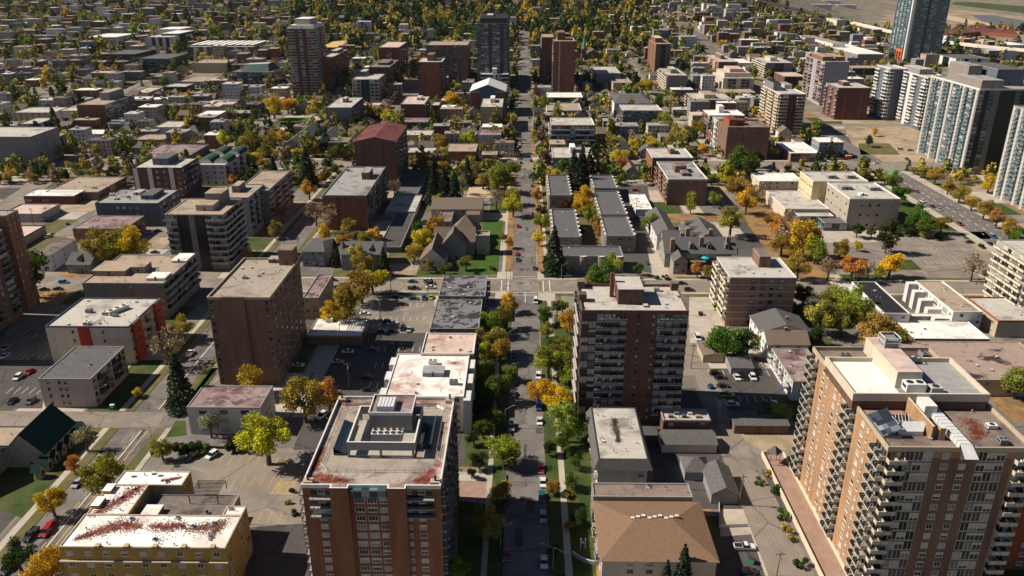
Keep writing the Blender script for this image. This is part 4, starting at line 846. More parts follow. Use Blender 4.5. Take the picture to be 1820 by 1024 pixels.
bld('podium', 'long low brick terrace wall and planted podium at the foot of the tan tower', (78.7, 85.8, 120, 222, 1.9), 'stucco_cream', 'brick_paving', 1, par=1.0, cap='cap_cream', vents=0, cat='podium')
# right of it
def gable(label, u0, u1, vf, vb, ze, zr, axis='y', **k):
    a = at(u0, vf, ze); b = at(u1, vf, ze); c = at((u0+u1)/2, vb, ze); k.setdefault('F', 'ww'); k.setdefault('L', 'www')
    return house('house', label, a[0], b[0], a[1], c[1], ze, zr, axis, **k)
bld('apartment_block', 'white three-storey walk-up with outside stairs and a stained roof beside the shaded car park', G(1410, 1478, 678, 619, base=712), 'siding_white', 'roof_purple', 3, L='bwbwbwbw', F='ww', par=.2, vents=4, rail='rail_white', slab='conc_white', solid=False)
bld('apartment_block', 'buff six-storey block with thin white floor lines and a sunlit side of balconies', G(1298, 1416, 493, 457, base=580), 'brick_pink', 'roof_pale', 7, F='..wwww.', L='bbWbb', par=.3, cap='cap_white', bands='cap_white', vents=8, ph=((.55, .72, .5, .95, 5.2, 'brick_brown', 'roof_brown'),), solid=True, rail='conc_cream', slab='conc_white', dep=1.8, frame='frame_dark')
gable('white house with a grey gabled roof among the trees behind the walk-up', 1352, 1440, 590, 562, 7, 10.5, 'y', wall='siding_white', roof='shingle_grey', chim=(.6, .4, .6)); gable('old white house with a brown roof and red chimney beside the tan tower', 1365, 1438, 612, 590, 6.5, 10, 'x', wall='siding_white', roof='shingle_brown', chim=(.5, .5, 1.2))
bld('warehouse', 'low building with a bright white roof behind the tan tower', G(1626, 1759, 602, 570, h=5.5), 'brick_dark', 'roof_white', 1, F='....', L='ww', par=.25, cap='cap_white', vents=3)
bld('warehouse', 'long flat brown roof with black tar patches behind the tan tower', G(1655, 1900, 675, 607, h=7), 'stucco_tan', 'roof_blackpatch', 2, F='wwwwww', L='ww', par=.3, cap='cap_tan', vents=7)
bld('warehouse', 'flat dark grey roofs stepping down beside the tan tower', (122, 150, 203, 240, 8), 'stucco_taupe', 'roof_slate', 2, L='wwww', F='www', par=.3, vents=5)
bld('apartment_block', 'rust red brick block at the picture edge beside the tan tower', (127, 160, 170, 200, 22), 'brick_rust', 'roof_gravel', 7, L='wwwwww', F='www', par=.5, frame='frame_white', vents=4)
g = G(1572, 1618, 557, 501, h=9.5); t = bld('townhouse_row', 'white modern row with a black roof and stepped side bays', g, 'stucco_white', 'roof_black', 3, F='ww', L='wwwwwwww', par=.5, cap='cap_white', vents=5); b = (g[3]-g[2])/2
for i in range(6): local(t, 'side_bay', MB().box(-1.8, 0, -2, 2, 0, 7.5, 'stucco_white', top='conc_white', skip='b'), -(g[1]-g[0])/2, -b+4+i*(2*b-8)/5)
g = G(1695, 1747, 554, 499, h=10); t = bld('townhouse_row', 'white modern row with a tan gravel roof facing a walled court', g, 'stucco_white', 'roof_tan', 3, F='.w..w', L='gwgwgwgw', par=.5, cap='cap_white', vents=7); b = (g[3]-g[2])/2
for i in range(5): local(t, 'side_bay', MB().box(-6.5+i*.5, 0, -1.6, 1.6, 0, 6.0+i*.9, 'stucco_white', top='conc_white', skip='b'), -(g[1]-g[0])/2, -b+3+i*(2*b-5)/4)
bld('garden_wall', 'tall white wall closing the court between the two white rows', (at(1624, 565, 5)[0], at(1688, 560, 5)[0]-.4, at(1640, 562, 5)[1], at(1640, 562, 5)[1]+3.2, 5), 'stucco_white', 'conc_white', 1, par=.3, cap='cap_white', vents=0, cat='wall')
bld('apartment_block', 'flat pale roof with a rusty parapet behind a chain-link yard', G(1775, 1880, 570, 528, h=8), 'stucco_tan', 'roof_pale', 2, L='wwww', par=.6, cap='brick_rust', vents=5); bld('apartment_block', 'cream block of stacked balconies cut by the picture edge above the school yard', (222, 250, 330, 356, 30), 'stucco_cream', 'roof_pale', 9, L='bbbb', F='bwb', par=.5, solid=True, rail='conc_cream')
# ---------------------------------------------------------------- middle distance
bld('apartment_block', 'orange brick six-storey block with a lilac-grey roof and a brick stair tower', G(572, 651, 347, 296, base=409), 'brick_orange', 'roof_grey', 6, F='..nn...', R='bbwbbwbb', par=.7, cap='cap_grey', vents=9, units=1, ph=((.62, .8, .55, .75, 4.5),), frame='frame_dark')
g = G(629, 703, 252, 224, base=338); t = house('apartment_tower', 'dark brown tower with a red shingled gable top behind the orange brick block', g[0], g[1], g[2], g[3], g[4], g[4]+3.2, 'y', 'brick_dark', 'roof_red', F='n..n..', R='bwbwbw', fl=11, cat='building', door=False, over=.3, frame='frame_grey')
bld('car_park', 'long low parking deck with a pale top beside the orange brick block', G(684, 738, 376, 346, h=4), 'conc_slab', 'roof_pale', 1, R='', par=.5, vents=2, cat='car park'); x0, y0 = at(682, 440, 3)[:2]; bld('car_park', 'dark lower deck running towards the grey rowhouses', (x0-3, at(712, 440, 3)[0], y0, at(700, 378, 3)[1]-.5, 3.4), 'conc_dark', 'asphalt_dark', 1, par=.5, vents=0, cat='car park'); bld('car_park', 'grey flat deck in the shadow of the dark brown tower', G(702, 742, 344, 302, h=3.6), 'conc_slab', 'roof_slate', 1, par=.5, vents=0, cat='car park')
gable('tall grey house with a white flat roof deck beside a narrow lane', 536, 576, 447, 424, 8.5, 10.5, 'x', wall='siding_grey', roof='shingle_grey', hip=3, F='www', L='', R='ww', fl=3, door=True); t = gable('grey rowhouse with two pointed front gables and a white roof strip', 606, 676, 452, 430, 9, 12.5, 'x', wall='siding_grey', roof='shingle_grey', F='nwwwwn', L='', R='ww', fl=3, dorm=2)
local(t, 'turret', MB().tube((0, 0, 0), (0, 0, 10), 2.2, 2.2, 8, 'siding_grey').tube((0, 0, 10), (0, 0, 14.5), 2.6, .05, 8, 'shingle_grey'), -10.2, -4)
# stone church beside the lawn
def ch(x, y, z=0): return at(740+x/6.4, 340+y/6.4, z)
x0 = ch(215, 500, 9)[0]; x1 = ch(670, 500, 9)[0]; yf = ch(440, 570, 8)[1]; yb = ch(440, 430, 12)[1]
t = house('church', 'stone church with steep brown crossing gables beside the green lawn', x0, x1, yf, yf+13, 8, 14, 'x', 'stone_grey', 'shingle_umber', F='', fl=1, cat='church', door=False)
xm = ch(440, 500, 10)[0]; house('', '', xm-6.5, xm+6.5, yf-7, yf+4, 8, 15.5, 'y', 'stone_grey', 'shingle_umber', F='nwn', fl=1, root=t, door=True); xs = ch(490, 240, 15)[0]
house('', '', xm-3, xm+13, yf+12.5, yf+28, 8, 17, 'y', 'stone_grey', 'shingle_umber', hip=9, root=t, fl=1, door=False)
local(t, 'tower', MB().box(-3.5, 3.5, -4, 4, 0, 10.5, 'stone_tan', top='roof_gravel', skip='b').box(-3.8, 3.8, -4.3, -3.9, 10, 11.4, 'stone_tan').box(-3.8, 3.8, 3.9, 4.3, 10, 11.4, 'stone_tan').box(-3.8, -3.4, -3.9, 3.9, 10, 11.4, 'stone_tan').box(3.4, 3.8, -3.9, 3.9, 10, 11.4, 'stone_tan'), x1-t.location.x+4.5, -2)
local(t, 'bell_tower', MB().box(-3.6, 3.6, -3.6, 3.6, 0, 14, 'stone_grey', top='shingle_umber', skip='b').box(-4, 4, -4, 4, 14, 14.5, 'cap_grey', top='shingle_umber'), x1-t.location.x-2.5, 26)
a = ch(175, 190, 9); b = ch(750, 75, 11)
house('church_hall', 'long brown-roofed parish hall behind the stone church', ch(178, 180, 8)[0], ch(748, 180, 8)[0], ch(400, 205, 8)[1], ch(400, 75, 8)[1], 8, 11, 'x', 'stone_tan', 'shingle_umber', F='wwww', R='ww', fl=2, cat='church', door=False)
bld('church_annexe', 'flat-roofed grey annexe between the parish hall and the orange trees', (ch(240, 350, 7)[0], ch(390, 350, 7)[0], ch(300, 340, 7)[1], ch(300, 210, 7)[1], 7), 'stone_grey', 'roof_brown', 2, F='ww', vents=3, cat='church')
gable('white rectory with red shutters and a steep brown gable facing the avenue', 747, 790, 462, 432, 6, 12, 'y', wall='siding_white', roof='shingle_umber', F='wnw', L='ww', R='ww', fl=2)
# curved-front grey rowhouses right of the central street
def row(label, u0, u1, vf, vb, h, base=None, L='wwwwww', F='www', **k):
    g = G(u0, u1, vf, vb, base, h); t = bld('townhouse_row', label, g, 'stucco_taupe', 'roof_slate', 3, L=L, F=F, par=.7, cap='cap_grey', vents=3, group=None, **k)
    a, b = (g[1]-g[0])/2, (g[3]-g[2])/2; n = max(2, int((g[3]-g[2])/7))
    for i in range(n):
        y = -b+(2*b)*(i+.5)/n
        for s in (-1, 1): local(t, 'bow_bay', MB().prism([(0, -1.8), (s*.8, -1.3), (s*1.2, 0), (s*.8, 1.3), (0, 1.8)][::s], 0, g[4]+.05, 'stucco_taupe', 'cap_white'), s*(a+.04), y)
    return t
row('grey bow-fronted rowhouse beside the spruces, nearest the busy avenue', 977, 1015, 347, 311, 10); row('grey bow-fronted rowhouse behind the tall dark spruce', 985, 1031, 421, 371, 10)
row('grey bow-fronted rear rowhouse, the one closest to the busy avenue', 1057, 1097, 334, 311, 10.2); row('grey bow-fronted rear rowhouse in the middle of its terrace', 1068, 1114, 381, 339, 10.2); row('grey bow-fronted rear rowhouse next to the service lane', 1078, 1128, 419, 384, 10.2)
g = G(998, 1108, 455, 437, h=9); t = bld('townhouse_row', 'grey rowhouse with a rippling front turned to the cross avenue', g, 'stucco_taupe', 'roof_slate', 3, F='wwwwwwww', L='ww', par=.7, cap='cap_grey', vents=4)
for i in range(4): local(t, 'bow_bay', MB().prism([(-2, 0), (-1.3, -1), (0, -1.4), (1.3, -1), (2, 0)], 0, 9.05, 'stucco_taupe', 'cap_white'), -14+i*9.4, -(g[3]-g[2])/2-.04)
bld('apartment_block', 'orange brick block with a pale roof behind the small timber house', G(1160, 1232, 280, 263, base=325), 'brick_orange', 'roof_pale', 5, L='wwww', F='.w.w.', par=.6, cap='cap_white', ph=((.5, .62, .4, .8, 4),))
bld('apartment_block', 'brown brick block with a stepped brick chimney stack and pale roof', G(1188, 1258, 318, 287, base=365), 'brick_brown', 'roof_grey', 5, L='bwbwb', F='......', par=.8, cap='cap_white', vents=6, ph=((.3, .6, .4, .62, 4.5, 'brick_brown', 'roof_brown'), (.42, .6, .2, .38, 2.2, 'brick_brown', 'roof_brown')), solid=True, rail='brick_orange')
gable('small dark timber house with a front gable at the busy avenue', 1110, 1134, 306, 290, 5.5, 9.5, 'y', wall='stucco_taupe', roof='shingle_brown', F='ww', L='ww')
bld('workshop', 'flat white roof with rows of pipes beside the service lane', G(1130, 1160, 372, 345, h=4.5), 'stucco_white', 'roof_white', 1, L='ww', vents=14, par=.3, cap='cap_white')
# grey shingled lodge
def lg(x, y, z=0): return at(1140+x/5.69, 380+y/5.69, z)
x0 = lg(240, 400, 8)[0]; x1 = lg(960, 400, 8)[0]; yf = lg(600, 400, 8)[1]; yb = lg(600, 170, 11)[1]
t = house('lodge', 'rambling grey-shingled apartment lodge with many chimneys and a teal parasol terrace', x0, x1, yf, yf+18, 8, 14, 'x', 'stone_grey', 'shingle_grey', F='.wgwg.w', L='ww', fl=2, cat='building', dorm=4)
for fx, dy in ((.1, -2), (.52, 1), (.28, 8), (.72, 14), (.9, 2), (.4, 16)): local(t, 'chimney', MB().box(-1.1, 1.1, -.9, .9, 4, 15.5, 'brick_pink').box(-.7, -.2, -.3, .3, 15.5, 16.2, 'vent_white').box(.2, .7, -.3, .3, 15.5, 16.2, 'vent_white'), (x0-x1)/2+(x1-x0)*fx, dy-6)
house('', '', x0+3, x0+10, yf-10, yf+2, 7, 10, 'y', 'stone_grey', 'shingle_grey', root=t, F='ww', fl=2, door=False); house('', '', x0+16, x1-1, yf+17, yf+48, 8, 13.5, 'y', 'stone_grey', 'shingle_grey', root=t, fl=2, door=False, L='wwwww', dorm=3); house('', '', x0+2, x0+18, yf+16, yf+30, 8, 13, 'x', 'stone_grey', 'shingle_grey', root=t, fl=2, door=False)
house('', '', x1-2, x1+9, yf-2, yf+9, 6.5, 9.5, 'x', 'brick_maroon', 'shingle_grey', root=t, F='w', fl=2, door=False)
local(t, 'parasol', MB().tube((0, 0, 0), (0, 0, 2.4), .06, .06, 5, 'steel').tube((0, 0, 2.2), (0, 0, 3.1), 2.2, .05, 8, 'teal_umbrella'), 2, -11.5, 4.2); local(t, 'terrace', MB().box(-9, 9, -3, 0, 0, 4.2, 'brick_maroon', top='roof_brown', skip='b'), 3, -9.05)
gable('tall white gabled house at the head of the service lane', 1168, 1205, 418, 378, 9, 12.5, 'y', wall='siding_white', roof='shingle_grey', F='.w', L='wwww', fl=3)
# school
g = G(1511, 1601, 353, 324, base=408); x0, x1, y0, y1, h = g
bld('school', 'cream stone school with a sunlit side wall and four box dormers on its roof', g, 'stone_tan', 'roof_pale', 3, F='.www..', L='wwwww', par=.6, cap='cap_white', vents=3, ph=((.1, .3, .55, .75, 2.2, 'unit_grey', 'roof_pale'), (.65, .85, .5, .7, 2.2, 'unit_grey', 'roof_pale'), (.3, .42, .2, .3, 1.2, 'vent_white', 'roof_white')), frame='frame_dark')
bld('school', 'rear range of the cream stone school with a sunlit side of tall windows', (x0-9, x1-4, y1+.2, at(1480, 306, h)[1], h+.6), 'brick_cream', 'roof_pale', 3, L='wwwwwww', par=.6, cap='cap_white', vents=2, ph=((.35, .5, .3, .5, 2.2, 'unit_grey', 'roof_pale'), (.7, .85, .3, .5, 2.2, 'unit_grey', 'roof_pale')))
bld('gymnasium', 'large flat grey roof of the school gymnasium', G(1396, 1474, 371, 339, h=8), 'stucco_cream', 'roof_pale', 2, L='......', par=.4, cap='cap_white', vents=4, cat='school'); bld('classroom_wing', 'low dark-fronted classroom wing before the gymnasium', G(1420, 1482, 384, 378, h=6), 'panel_slate', 'roof_pale', 2, F='gggggg', par=.3, cap='cap_white', vents=0, cat='school')
bld('entrance_hall', 'glazed entrance hall joining the gymnasium to the stone school', (x0-14, x0-.3, y0-3, y0+9, 5), 'glass_teal', 'roof_slate', 1, F='ggg', par=.3, vents=0, cat='school'); bld('classroom_block', 'flat white-roofed classroom block with a strip of bright turf beside it', G(1350, 1428, 322, 307, h=6.5), 'stucco_cream', 'roof_white', 2, F='.ww.ww', L='ww', par=.3, cap='cap_white', vents=4, cat='school')
lot('turf', 'roof_turf', [(1430, 345), (1452, 345), (1452, 312), (1424, 312)], .04)
# strip of shops on the busy avenue
for a in (('red brick shop with a parapet roof and a painted sign board', 722, 772, 271, 262, 291, 'brick_red', 'roof_pale', 'WW.WW'), ('red brick corner shop with arched upper windows', 792, 846, 269, 255, 291, 'brick_orange', 'roof_tan', 'wwwww'), ('narrow dark shop with a white sign under the lilac block', 850, 884, 275, 268, 290, 'brick_maroon', 'roof_tan', 'W.W')):
    g = G(*a[1:6]); t = bld('shop', a[0], g, a[6], a[7], 2, F=a[8], R='ww', par=.5, vents=5, cat='shop'); local(t, 'shopfront', MB().box(-(g[1]-g[0])*.45, (g[1]-g[0])*.45, -.5, 0, .3, 3.0, 'glass_grey', top='cap_white', skip='k'), 0, -(g[3]-g[2])/2-.02)
bld('apartment_block', 'lilac-grey blank-fronted block with a purple-stained roof beside the central street', G(850, 890, 240, 230, base=272), 'stucco_lilac', 'roof_purple', 3, F='.n.n.', R='wwww', par=.4, vents=5); bld('apartment_block', 'beige eight-storey slab with pale floor bands beside the central street', G(854, 893, 190, 175, base=232), 'stucco_tan', 'roof_pale', 8, F='..n..', R='bwbwb', par=.4, bands='conc_white', vents=8, ph=((.4, .6, .5, .9, 4, 'conc_white', 'roof_white'),))
g = G(836, 898, 163, 150, base=207); t = bld('apartment_block', 'red brick block with a pale blue gabled centre and white roof edge', g, 'brick_red', 'roof_pale', 7, F='...gg...', R='bwbw', par=.5, cap='cap_white', gl='glass_teal', vents=3); a, b = (g[1]-g[0])/2, (g[3]-g[2])/2
m = MB(); m.poly([(-a-1, -b-.5, g[4]+.1), (0, -b-.5, g[4]+7.2), (0, b, g[4]+7.2), (-a-1, b, g[4]+.1)], 'metal_roof'); m.poly([(0, -b-.5, g[4]+7.2), (a+1, -b-.5, g[4]+.1), (a+1, b, g[4]+.1), (0, b, g[4]+7.2)], 'metal_roof'); m.poly([(-a, -b-.1, g[4]), (a, -b-.1, g[4]), (0, -b-.1, g[4]+7)], 'siding_teal'); local(t, 'gable_roof', m)
local(t, 'blue_bay', MB().box(-a*.45, a*.45, -.5, 0, 0, g[4]+3, 'siding_teal', skip='b'), 0, -b-.02)
bld('apartment_block', 'maroon brick block with a reddish roof', G(712, 754, 185, 171, base=222), 'brick_maroon', 'roof_pink', 5, F='......', R='bwbw', par=.4, vents=4, ph=((.55, .75, .5, .8, 2.6, 'unit_light', 'roof_pale'),)); bld('apartment_block', 'low grey block in front of the maroon one', G(710, 760, 217, 209, base=233), 'brick_grey', 'roof_purple', 2, F='www', vents=8); bld('apartment_block', 'long low tan block behind the red shops', G(714, 767, 240, 231, base=262), 'stucco_tan', 'roof_pale', 3, F='.n.n.n', R='www', vents=6); bld('shop', 'small orange brick building beside the maroon block', G(766, 780, 187, 181, base=206), 'brick_orange', 'roof_pale', 3, R='ww', cat='shop')
# centre towers
bld('apartment_tower', 'slender dark brown tower with a white round crown and tiers of balconies', G(509, 557, 50, 44, base=176), 'brick_maroon', 'roof_pale', 25, F='bb.b.bb', R='bbwbb', par=.8, cap='cap_white', vents=3, ph=((.1, .95, .1, .95, 3.5, 'conc_white', 'roof_white'), (.25, .8, .2, .85, 10, 'conc_slab', 'roof_white')), solid=True, rail='conc_slab', dep=1.2)
t = bld('apartment_block', 'orange brick end of a long stepped block of brown balconies', G(568, 586, 104, 88, base=166), 'brick_orange', 'roof_pale', 12, F='...', R='bbbbbbbbb', par=.5, vents=6, solid=True, rail='brick_brown', slab='brick_brown', ph=((.0, .6, .6, .95, 3),))
bld('construction_frame', 'bare timber frame of a building going up behind the orange brick block', G(566, 598, 84, 72, base=106), 'wood_frame', 'wood_frame', 4, F='gggggg', R='gggg', par=.3, vents=0, frame='wood_frame')
bld('apartment_tower', 'bright red brick slab with a white window strip down its front', G(672, 709, 84, 74, base=136), 'brick_red', 'roof_pink', 12, F='...gg...', R='bwbwbwb', par=.5, vents=3, units=1, frame='frame_white'); bld('apartment_tower', 'dark brown block with a sloped roofline before the bright red slab', G(655, 692, 119, 106, base=166), 'brick_dark', 'roof_brown', 9, F='......', R='bwbwb', par=.5, vents=4, ph=((.3, .8, .3, .8, 2.5),))
t = bld('apartment_block', 'white and grey block with a blue stripe up the middle of its front', G(625, 672, 141, 131, base=186), 'stucco_white', 'roof_pale', 7, F='bbSSbb', R='bbbbbb', par=.6, strip='strip_blue', vents=4, solid=True, rail='conc_slab'); bld('apartment_block', 'low cream block behind the blue-striped one', G(623, 651, 127, 122, base=150), 'stucco_cream', 'roof_pale', 4, F='wwww')
bld('apartment_tower', 'slim red-brown tower with two lines of dark windows and a brick lift house', G(742, 786, 110, 103, base=183), 'brick_red', 'roof_pale', 14, F='b..nn..b', R='bwb', par=.5, vents=3, ph=((.35, .62, .3, .95, 7, 'brick_red', 'roof_brown'),)); bld('apartment_tower', 'wide brown slab with rows of teal-railed balconies', G(757, 831, 80, 73, base=152), 'brick_brown', 'roof_tan', 15, F='.bbbb.gb.bg.b..', R='www', par=.6, gl='glass_grey', vents=4, solid=True, rail='rail_glass')
bld('apartment_tower', 'tall glassy blue-grey tower with a black crown at the street end', G(847, 902, 41, 33, base=160), 'panel_slate', 'roof_black', 24, F='bggSggSb', R='bgb', par=.6, gl='glass_grey', strip='strip_blue', vents=0, ph=((.12, 1.0, .0, 1.0, 6, 'panel_black', 'roof_black'), (.3, .5, .3, .7, 8, 'unit_light', 'roof_pale')), solid=True, rail='rail_glass')
bld('apartment_block', 'white-trimmed block with a tall white stair core before the glassy tower', G(854, 903, 132, 120, base=166), 'brick_dark', 'roof_pale', 5, F='bbPbb', R='bwb', pier='conc_white', slab='conc_white', rail='conc_white', solid=True, ph=((.42, .58, .1, .8, 6, 'conc_white', 'roof_white'),), cap='cap_white')
bld('apartment_block', 'grey slab with a blank front and a dark balconied side', G(579, 624, 191, 173, base=228), 'stucco_grey', 'roof_pale', 7, F='.......', R='bbbbbb', par=.5, vents=5, ph=((.4, .55, .5, .7, 4),), solid=True, rail='stucco_grey')
for i, (u0, u1, vf, vb, n) in enumerate(((505, 534, 256, 226, 'first of two long gabled terraces with pale party walls by the park'), (553, 583, 256, 232, 'second long gabled terrace, its grey roof against the dark brown tower'))):
    gable(n, u0, u1, vf, vb, 9, 13, 'y', wall='stucco_pink', roof='shingle_grey', F='ww', L='', R='wwwwwww', fl=3, cat='house', chim=(.5, .3, 1))
# left middle
t = bld('apartment_block', 'dark blue and brick block with white window bays and a roof-top house', G(233, 322, 298, 280, base=352), 'brick_maroon', 'roof_pale', 5, F='P.PwwPw', R='bbbb', par=.8, cap='cap_dark', pier='conc_white', ph=((.3, .62, .35, .95, 4.5, 'panel_slate', 'roof_slate'),), frame='frame_white', vents=5)
g = G(346, 400, 293, 265, base=330); t = bld('apartment_block', 'white block crowned by four green barrel roofs', g, 'stucco_white', 'roof_pale', 4, F='wwww', R='bwbwbwb', par=.4, vents=0)
for fx, fy in ((.2, .3), (.75, .3), (.2, .8), (.75, .8)):
    m = MB(); wd, ln = (g[1]-g[0])*.24, (g[3]-g[2])*.18
    for k in range(8):
        a0, a1 = math.pi*k/8, math.pi*(k+1)/8; m.poly([(-wd*math.cos(a0), -ln, 3.4*math.sin(a0)), (-wd*math.cos(a1), -ln, 3.4*math.sin(a1)), (-wd*math.cos(a1), ln, 3.4*math.sin(a1)), (-wd*math.cos(a0), ln, 3.4*math.sin(a0))], 'roof_green')
    m.poly([(-wd*math.cos(math.pi*k/8), -ln, 3.4*math.sin(math.pi*k/8)) for k in range(9)], 'stucco_white'); local(t, 'barrel_roof', m, (fx-.48)*(g[1]-g[0]), (fy-.5)*(g[3]-g[2]), g[4]-.4)
bld('apartment_block', 'low blue-grey block with white window groups and cluttered roof units', G(168, 281, 361, 336, base=402), 'stucco_blue', 'roof_grey', 3, F='...wwww...', R='wbwbw', par=.5, cap='cap_dark', units=3, vents=6, frame='frame_white', ph=((.62, .82, .3, .8, 2.6, 'panel_slate', 'roof_slate'), (.38, .5, .6, .85, 1.6, 'unit_light', 'roof_pale')))
t = bld('apartment_tower', 'dark tower with two black front strips and an overhanging tan roof', G(292, 396, 381, 353, base=480), 'stucco_taupe', 'roof_tan', 9, F='bbSSnSSbbb', R='bbbbb', par=.4, cap='cap_tan', vents=2, ph=((.45, .75, .25, .6, 3.0, 'stucco_tan', 'roof_tan'), (.5, .8, .6, .98, 6.5, 'stucco_taupe', 'roof_tan')), solid=True, rail='conc_slab')
bld('apartment_block', 'pale grey block with a blank white end behind the dark tower', G(378, 441, 351, 327, base=420), 'stucco_lilac', 'roof_tan', 6, F='.......', R='bwbwbw', par=.5, vents=4, ph=((.35, .55, .4, .8, 4, 'stucco_taupe', 'roof_tan'),), solid=True, rail='panel_slate')
bld('apartment_block', 'long tan-roofed block with a deep balconied side near the orange tree', G(420, 477, 338, 303, base=400), 'stucco_taupe', 'roof_tan', 6, R='bwbbwbbwb', F='.....', par=.5, vents=9, solid=True, rail='conc_slab', units=1); bld('shop', 'small brown house-sized shop beside a spruce on the busy avenue', G(556, 566, 312, 299, base=322), 'brick_red', 'roof_pale', 2, R='ww', cat='shop')
bld('shop', 'wide brown gravel-roofed store with rows of roof hatches', G(80, 174, 341, 314, h=6), 'brick_brown', 'roof_tan', 1, F='.....', R='g.g.g', par=.5, vents=12, units=1, cat='shop'); bld('shop', 'shop with a bright white roof and a red painted front', G(41, 131, 348, 337, h=6), 'brick_maroon', 'roof_white', 1, F='W.W...', R='w', par=.3, cap='cap_white', vents=4, cat='shop'); bld('shop', 'flat pinkish-roofed shop beside bare trees', G(0, 72, 380, 362, h=5.5), 'stucco_pink', 'roof_pink', 1, F='ww', R='w.w', vents=5, cat='shop'); bld('shop', 'low blue-edged shop with a dusty pale roof', G(-30, 30, 428, 400, h=5), 'stucco_tan', 'roof_pink', 1, R='', cap='cap_blue', vents=2, cat='shop')
bld('apartment_block', 'low purple-brown roofed brick walk-up behind the big olive tree', G(128, 222, 406, 383, h=9), 'brick_orange', 'roof_purple', 3, R='wbwbw', F='wwww', vents=6, par=.3)
gable('white walk-up house with a dark sunken roof beside a tree', 55, 88, 455, 425, 8.5, 8.9, 'y', wall='siding_white', roof='roof_gravel_dark', R='n.n.n', F='ww', fl=3, over=.1); gable('grey bungalow with a big triangular dormer facing the avenue', 118, 160, 470, 452, 5, 9, 'x', wall='siding_grey', roof='shingle_grey', F='www', L='', dorm=1); gable('grey cottage roof tucked behind the taupe stepped block', 185, 215, 455, 440, 5, 8, 'x', wall='siding_grey', roof='shingle_grey', L='')
bld('office_block', 'brick and black glass office block with a grey lift house', G(135, 186, 186, 168, base=228), 'brick_orange', 'roof_tan', 8, F='..n..', R='gggggggg', par=.5, cap='cap_grey', gl='glass_grey', ph=((.35, .68, .45, .95, 7.5, 'stucco_grey', 'roof_tan'),), vents=5); bld('shop', 'low white-edged bank building at the foot of the brick office block', G(120, 182, 238, 230, h=6), 'stucco_cream', 'roof_white', 1, F='gggg', cap='cap_white', cat='shop', vents=3)
bld('apartment_block', 'large blank grey wall block with a dark windowed side', (at(-60, 243, 24)[0], at(54, 243, 24)[0], at(0, 243, 24)[1], at(0, 233, 24)[1]+18, 24), 'stucco_grey', 'roof_pale', 6, F='.....', R='wwwwww', par=.5, frame='frame_white', vents=3)
bld('apartment_block', 'white block with dark vertical stripes on its end', G(30, 66, 220, 209, base=246), 'stucco_white', 'roof_pale', 4, R='SwSwSw', F='bbbb', vents=4); bld('apartment_block', 'white low house block behind the brick office', G(102, 137, 197, 190, base=220), 'stucco_white', 'roof_pale', 3, F='w.w', vents=2); bld('apartment_block', 'beige low apartment terrace beside the white house block', G(20, 95, 200, 190, base=216), 'stucco_tan', 'roof_pale', 3, F='wwwwwww', vents=5)
t = bld('office_block', 'black glass office with a slanted dark green roof and white letters', G(411, 484, 128, 118, base=160), 'panel_black', 'roof_gravel_dark', 3, F='gggggggg', R='gggg', par=.4, gl='glass_grey', frame='frame_dark', vents=2); x0, x1, y0, y1, h = G(411, 484, 128, 118, base=160); a, b = (x1-x0)/2, (y1-y0)/2
m = MB(); m.poly([(-a*.6, -b*.75, 0), (a*.75, -b*.75, 0), (a*.6, -b*.3, 8), (-a*.6, -b*.3, 7)], 'panel_green'); m.poly([(a*.75, -b*.75, 0), (a*.9, b*.6, 0), (a*.6, b*.3, 8), (a*.6, -b*.3, 8)], 'panel_green'); m.poly([(-a*.6, -b*.3, 7), (a*.6, -b*.3, 8), (a*.6, b*.3, 8), (-a*.6, b*.5, 6)], 'roof_pale'); m.poly([(-a*.6, -b*.75, 0), (-a*.6, -b*.3, 7), (-a*.6, b*.5, 6), (-a*.6, b*.7, 0)], 'panel_slate'); local(t, 'slanted_roof', m, 0, 0, h-.4)
fc = bpy.data.curves.new('sign_lettering', 'FONT'); fc.body = 'ZOM'; fc.size = 6.5; fc.extrude = .2; fc.align_x = 'CENTER'; letters(fc, 'sign_lettering', t, (-a*.35, -b*.75-.3, h+1.0))
bld('podium', 'long brown base wall below the black glass office', G(406, 482, 152, 150, base=164), 'stucco_taupe', 'roof_gravel', 1, par=.2, vents=0, cat='podium'); bld('shop', 'tan big-box store with a pink poster at its corner', G(340, 402, 112, 105, base=130), 'stucco_tan', 'roof_tan', 2, F='........', vents=6, units=2, cat='shop')
bld('apartment_block', 'dark green and grey stepped block', G(245, 300, 104, 95, base=130), 'panel_green', 'roof_slate', 5, F='bwbwbw', R='bwb', vents=3); bld('apartment_block', 'dark grey block stepping up beside the green one', G(186, 240, 96, 88, base=120), 'stucco_charcoal', 'roof_slate', 5, F='bwbwb', R='bw', vents=3)
bld('apartment_block', 'long white apartment building with a curved end and rows of dark windows', G(149, 206, 66, 59, base=84), 'stucco_white', 'roof_white', 4, F='nwnwnwnwnwnw', R='nwnw', cap='cap_white', vents=2, frame='frame_dark'); bld('apartment_block', 'white modern block with tall dark glazed bays', G(256, 306, 66, 56, base=92), 'stucco_white', 'roof_pale', 4, F='nnSnSnSn', R='nSnS', cap='cap_dark', ph=((.3, .95, .3, .9, 3, 'panel_slate', 'roof_white'),)); bld('apartment_block', 'white rear range with a pale roof above the glazed bays', G(275, 320, 52, 47, base=70), 'stucco_white', 'roof_white', 4, R='nnn', F='nnnn')
t = bld('townhouse_row', 'row of grey brick townhouses with white roof humps', G(332, 450, 83, 72, base=100), 'brick_grey', 'roof_white', 3, F='nPnPnPnPnPnPn', R='nnn', pier='stucco_white', ph=tuple((.02+i*.11, .09+i*.11, .1, .8, 2.2, 'stucco_grey', 'roof_white') for i in range(9)))
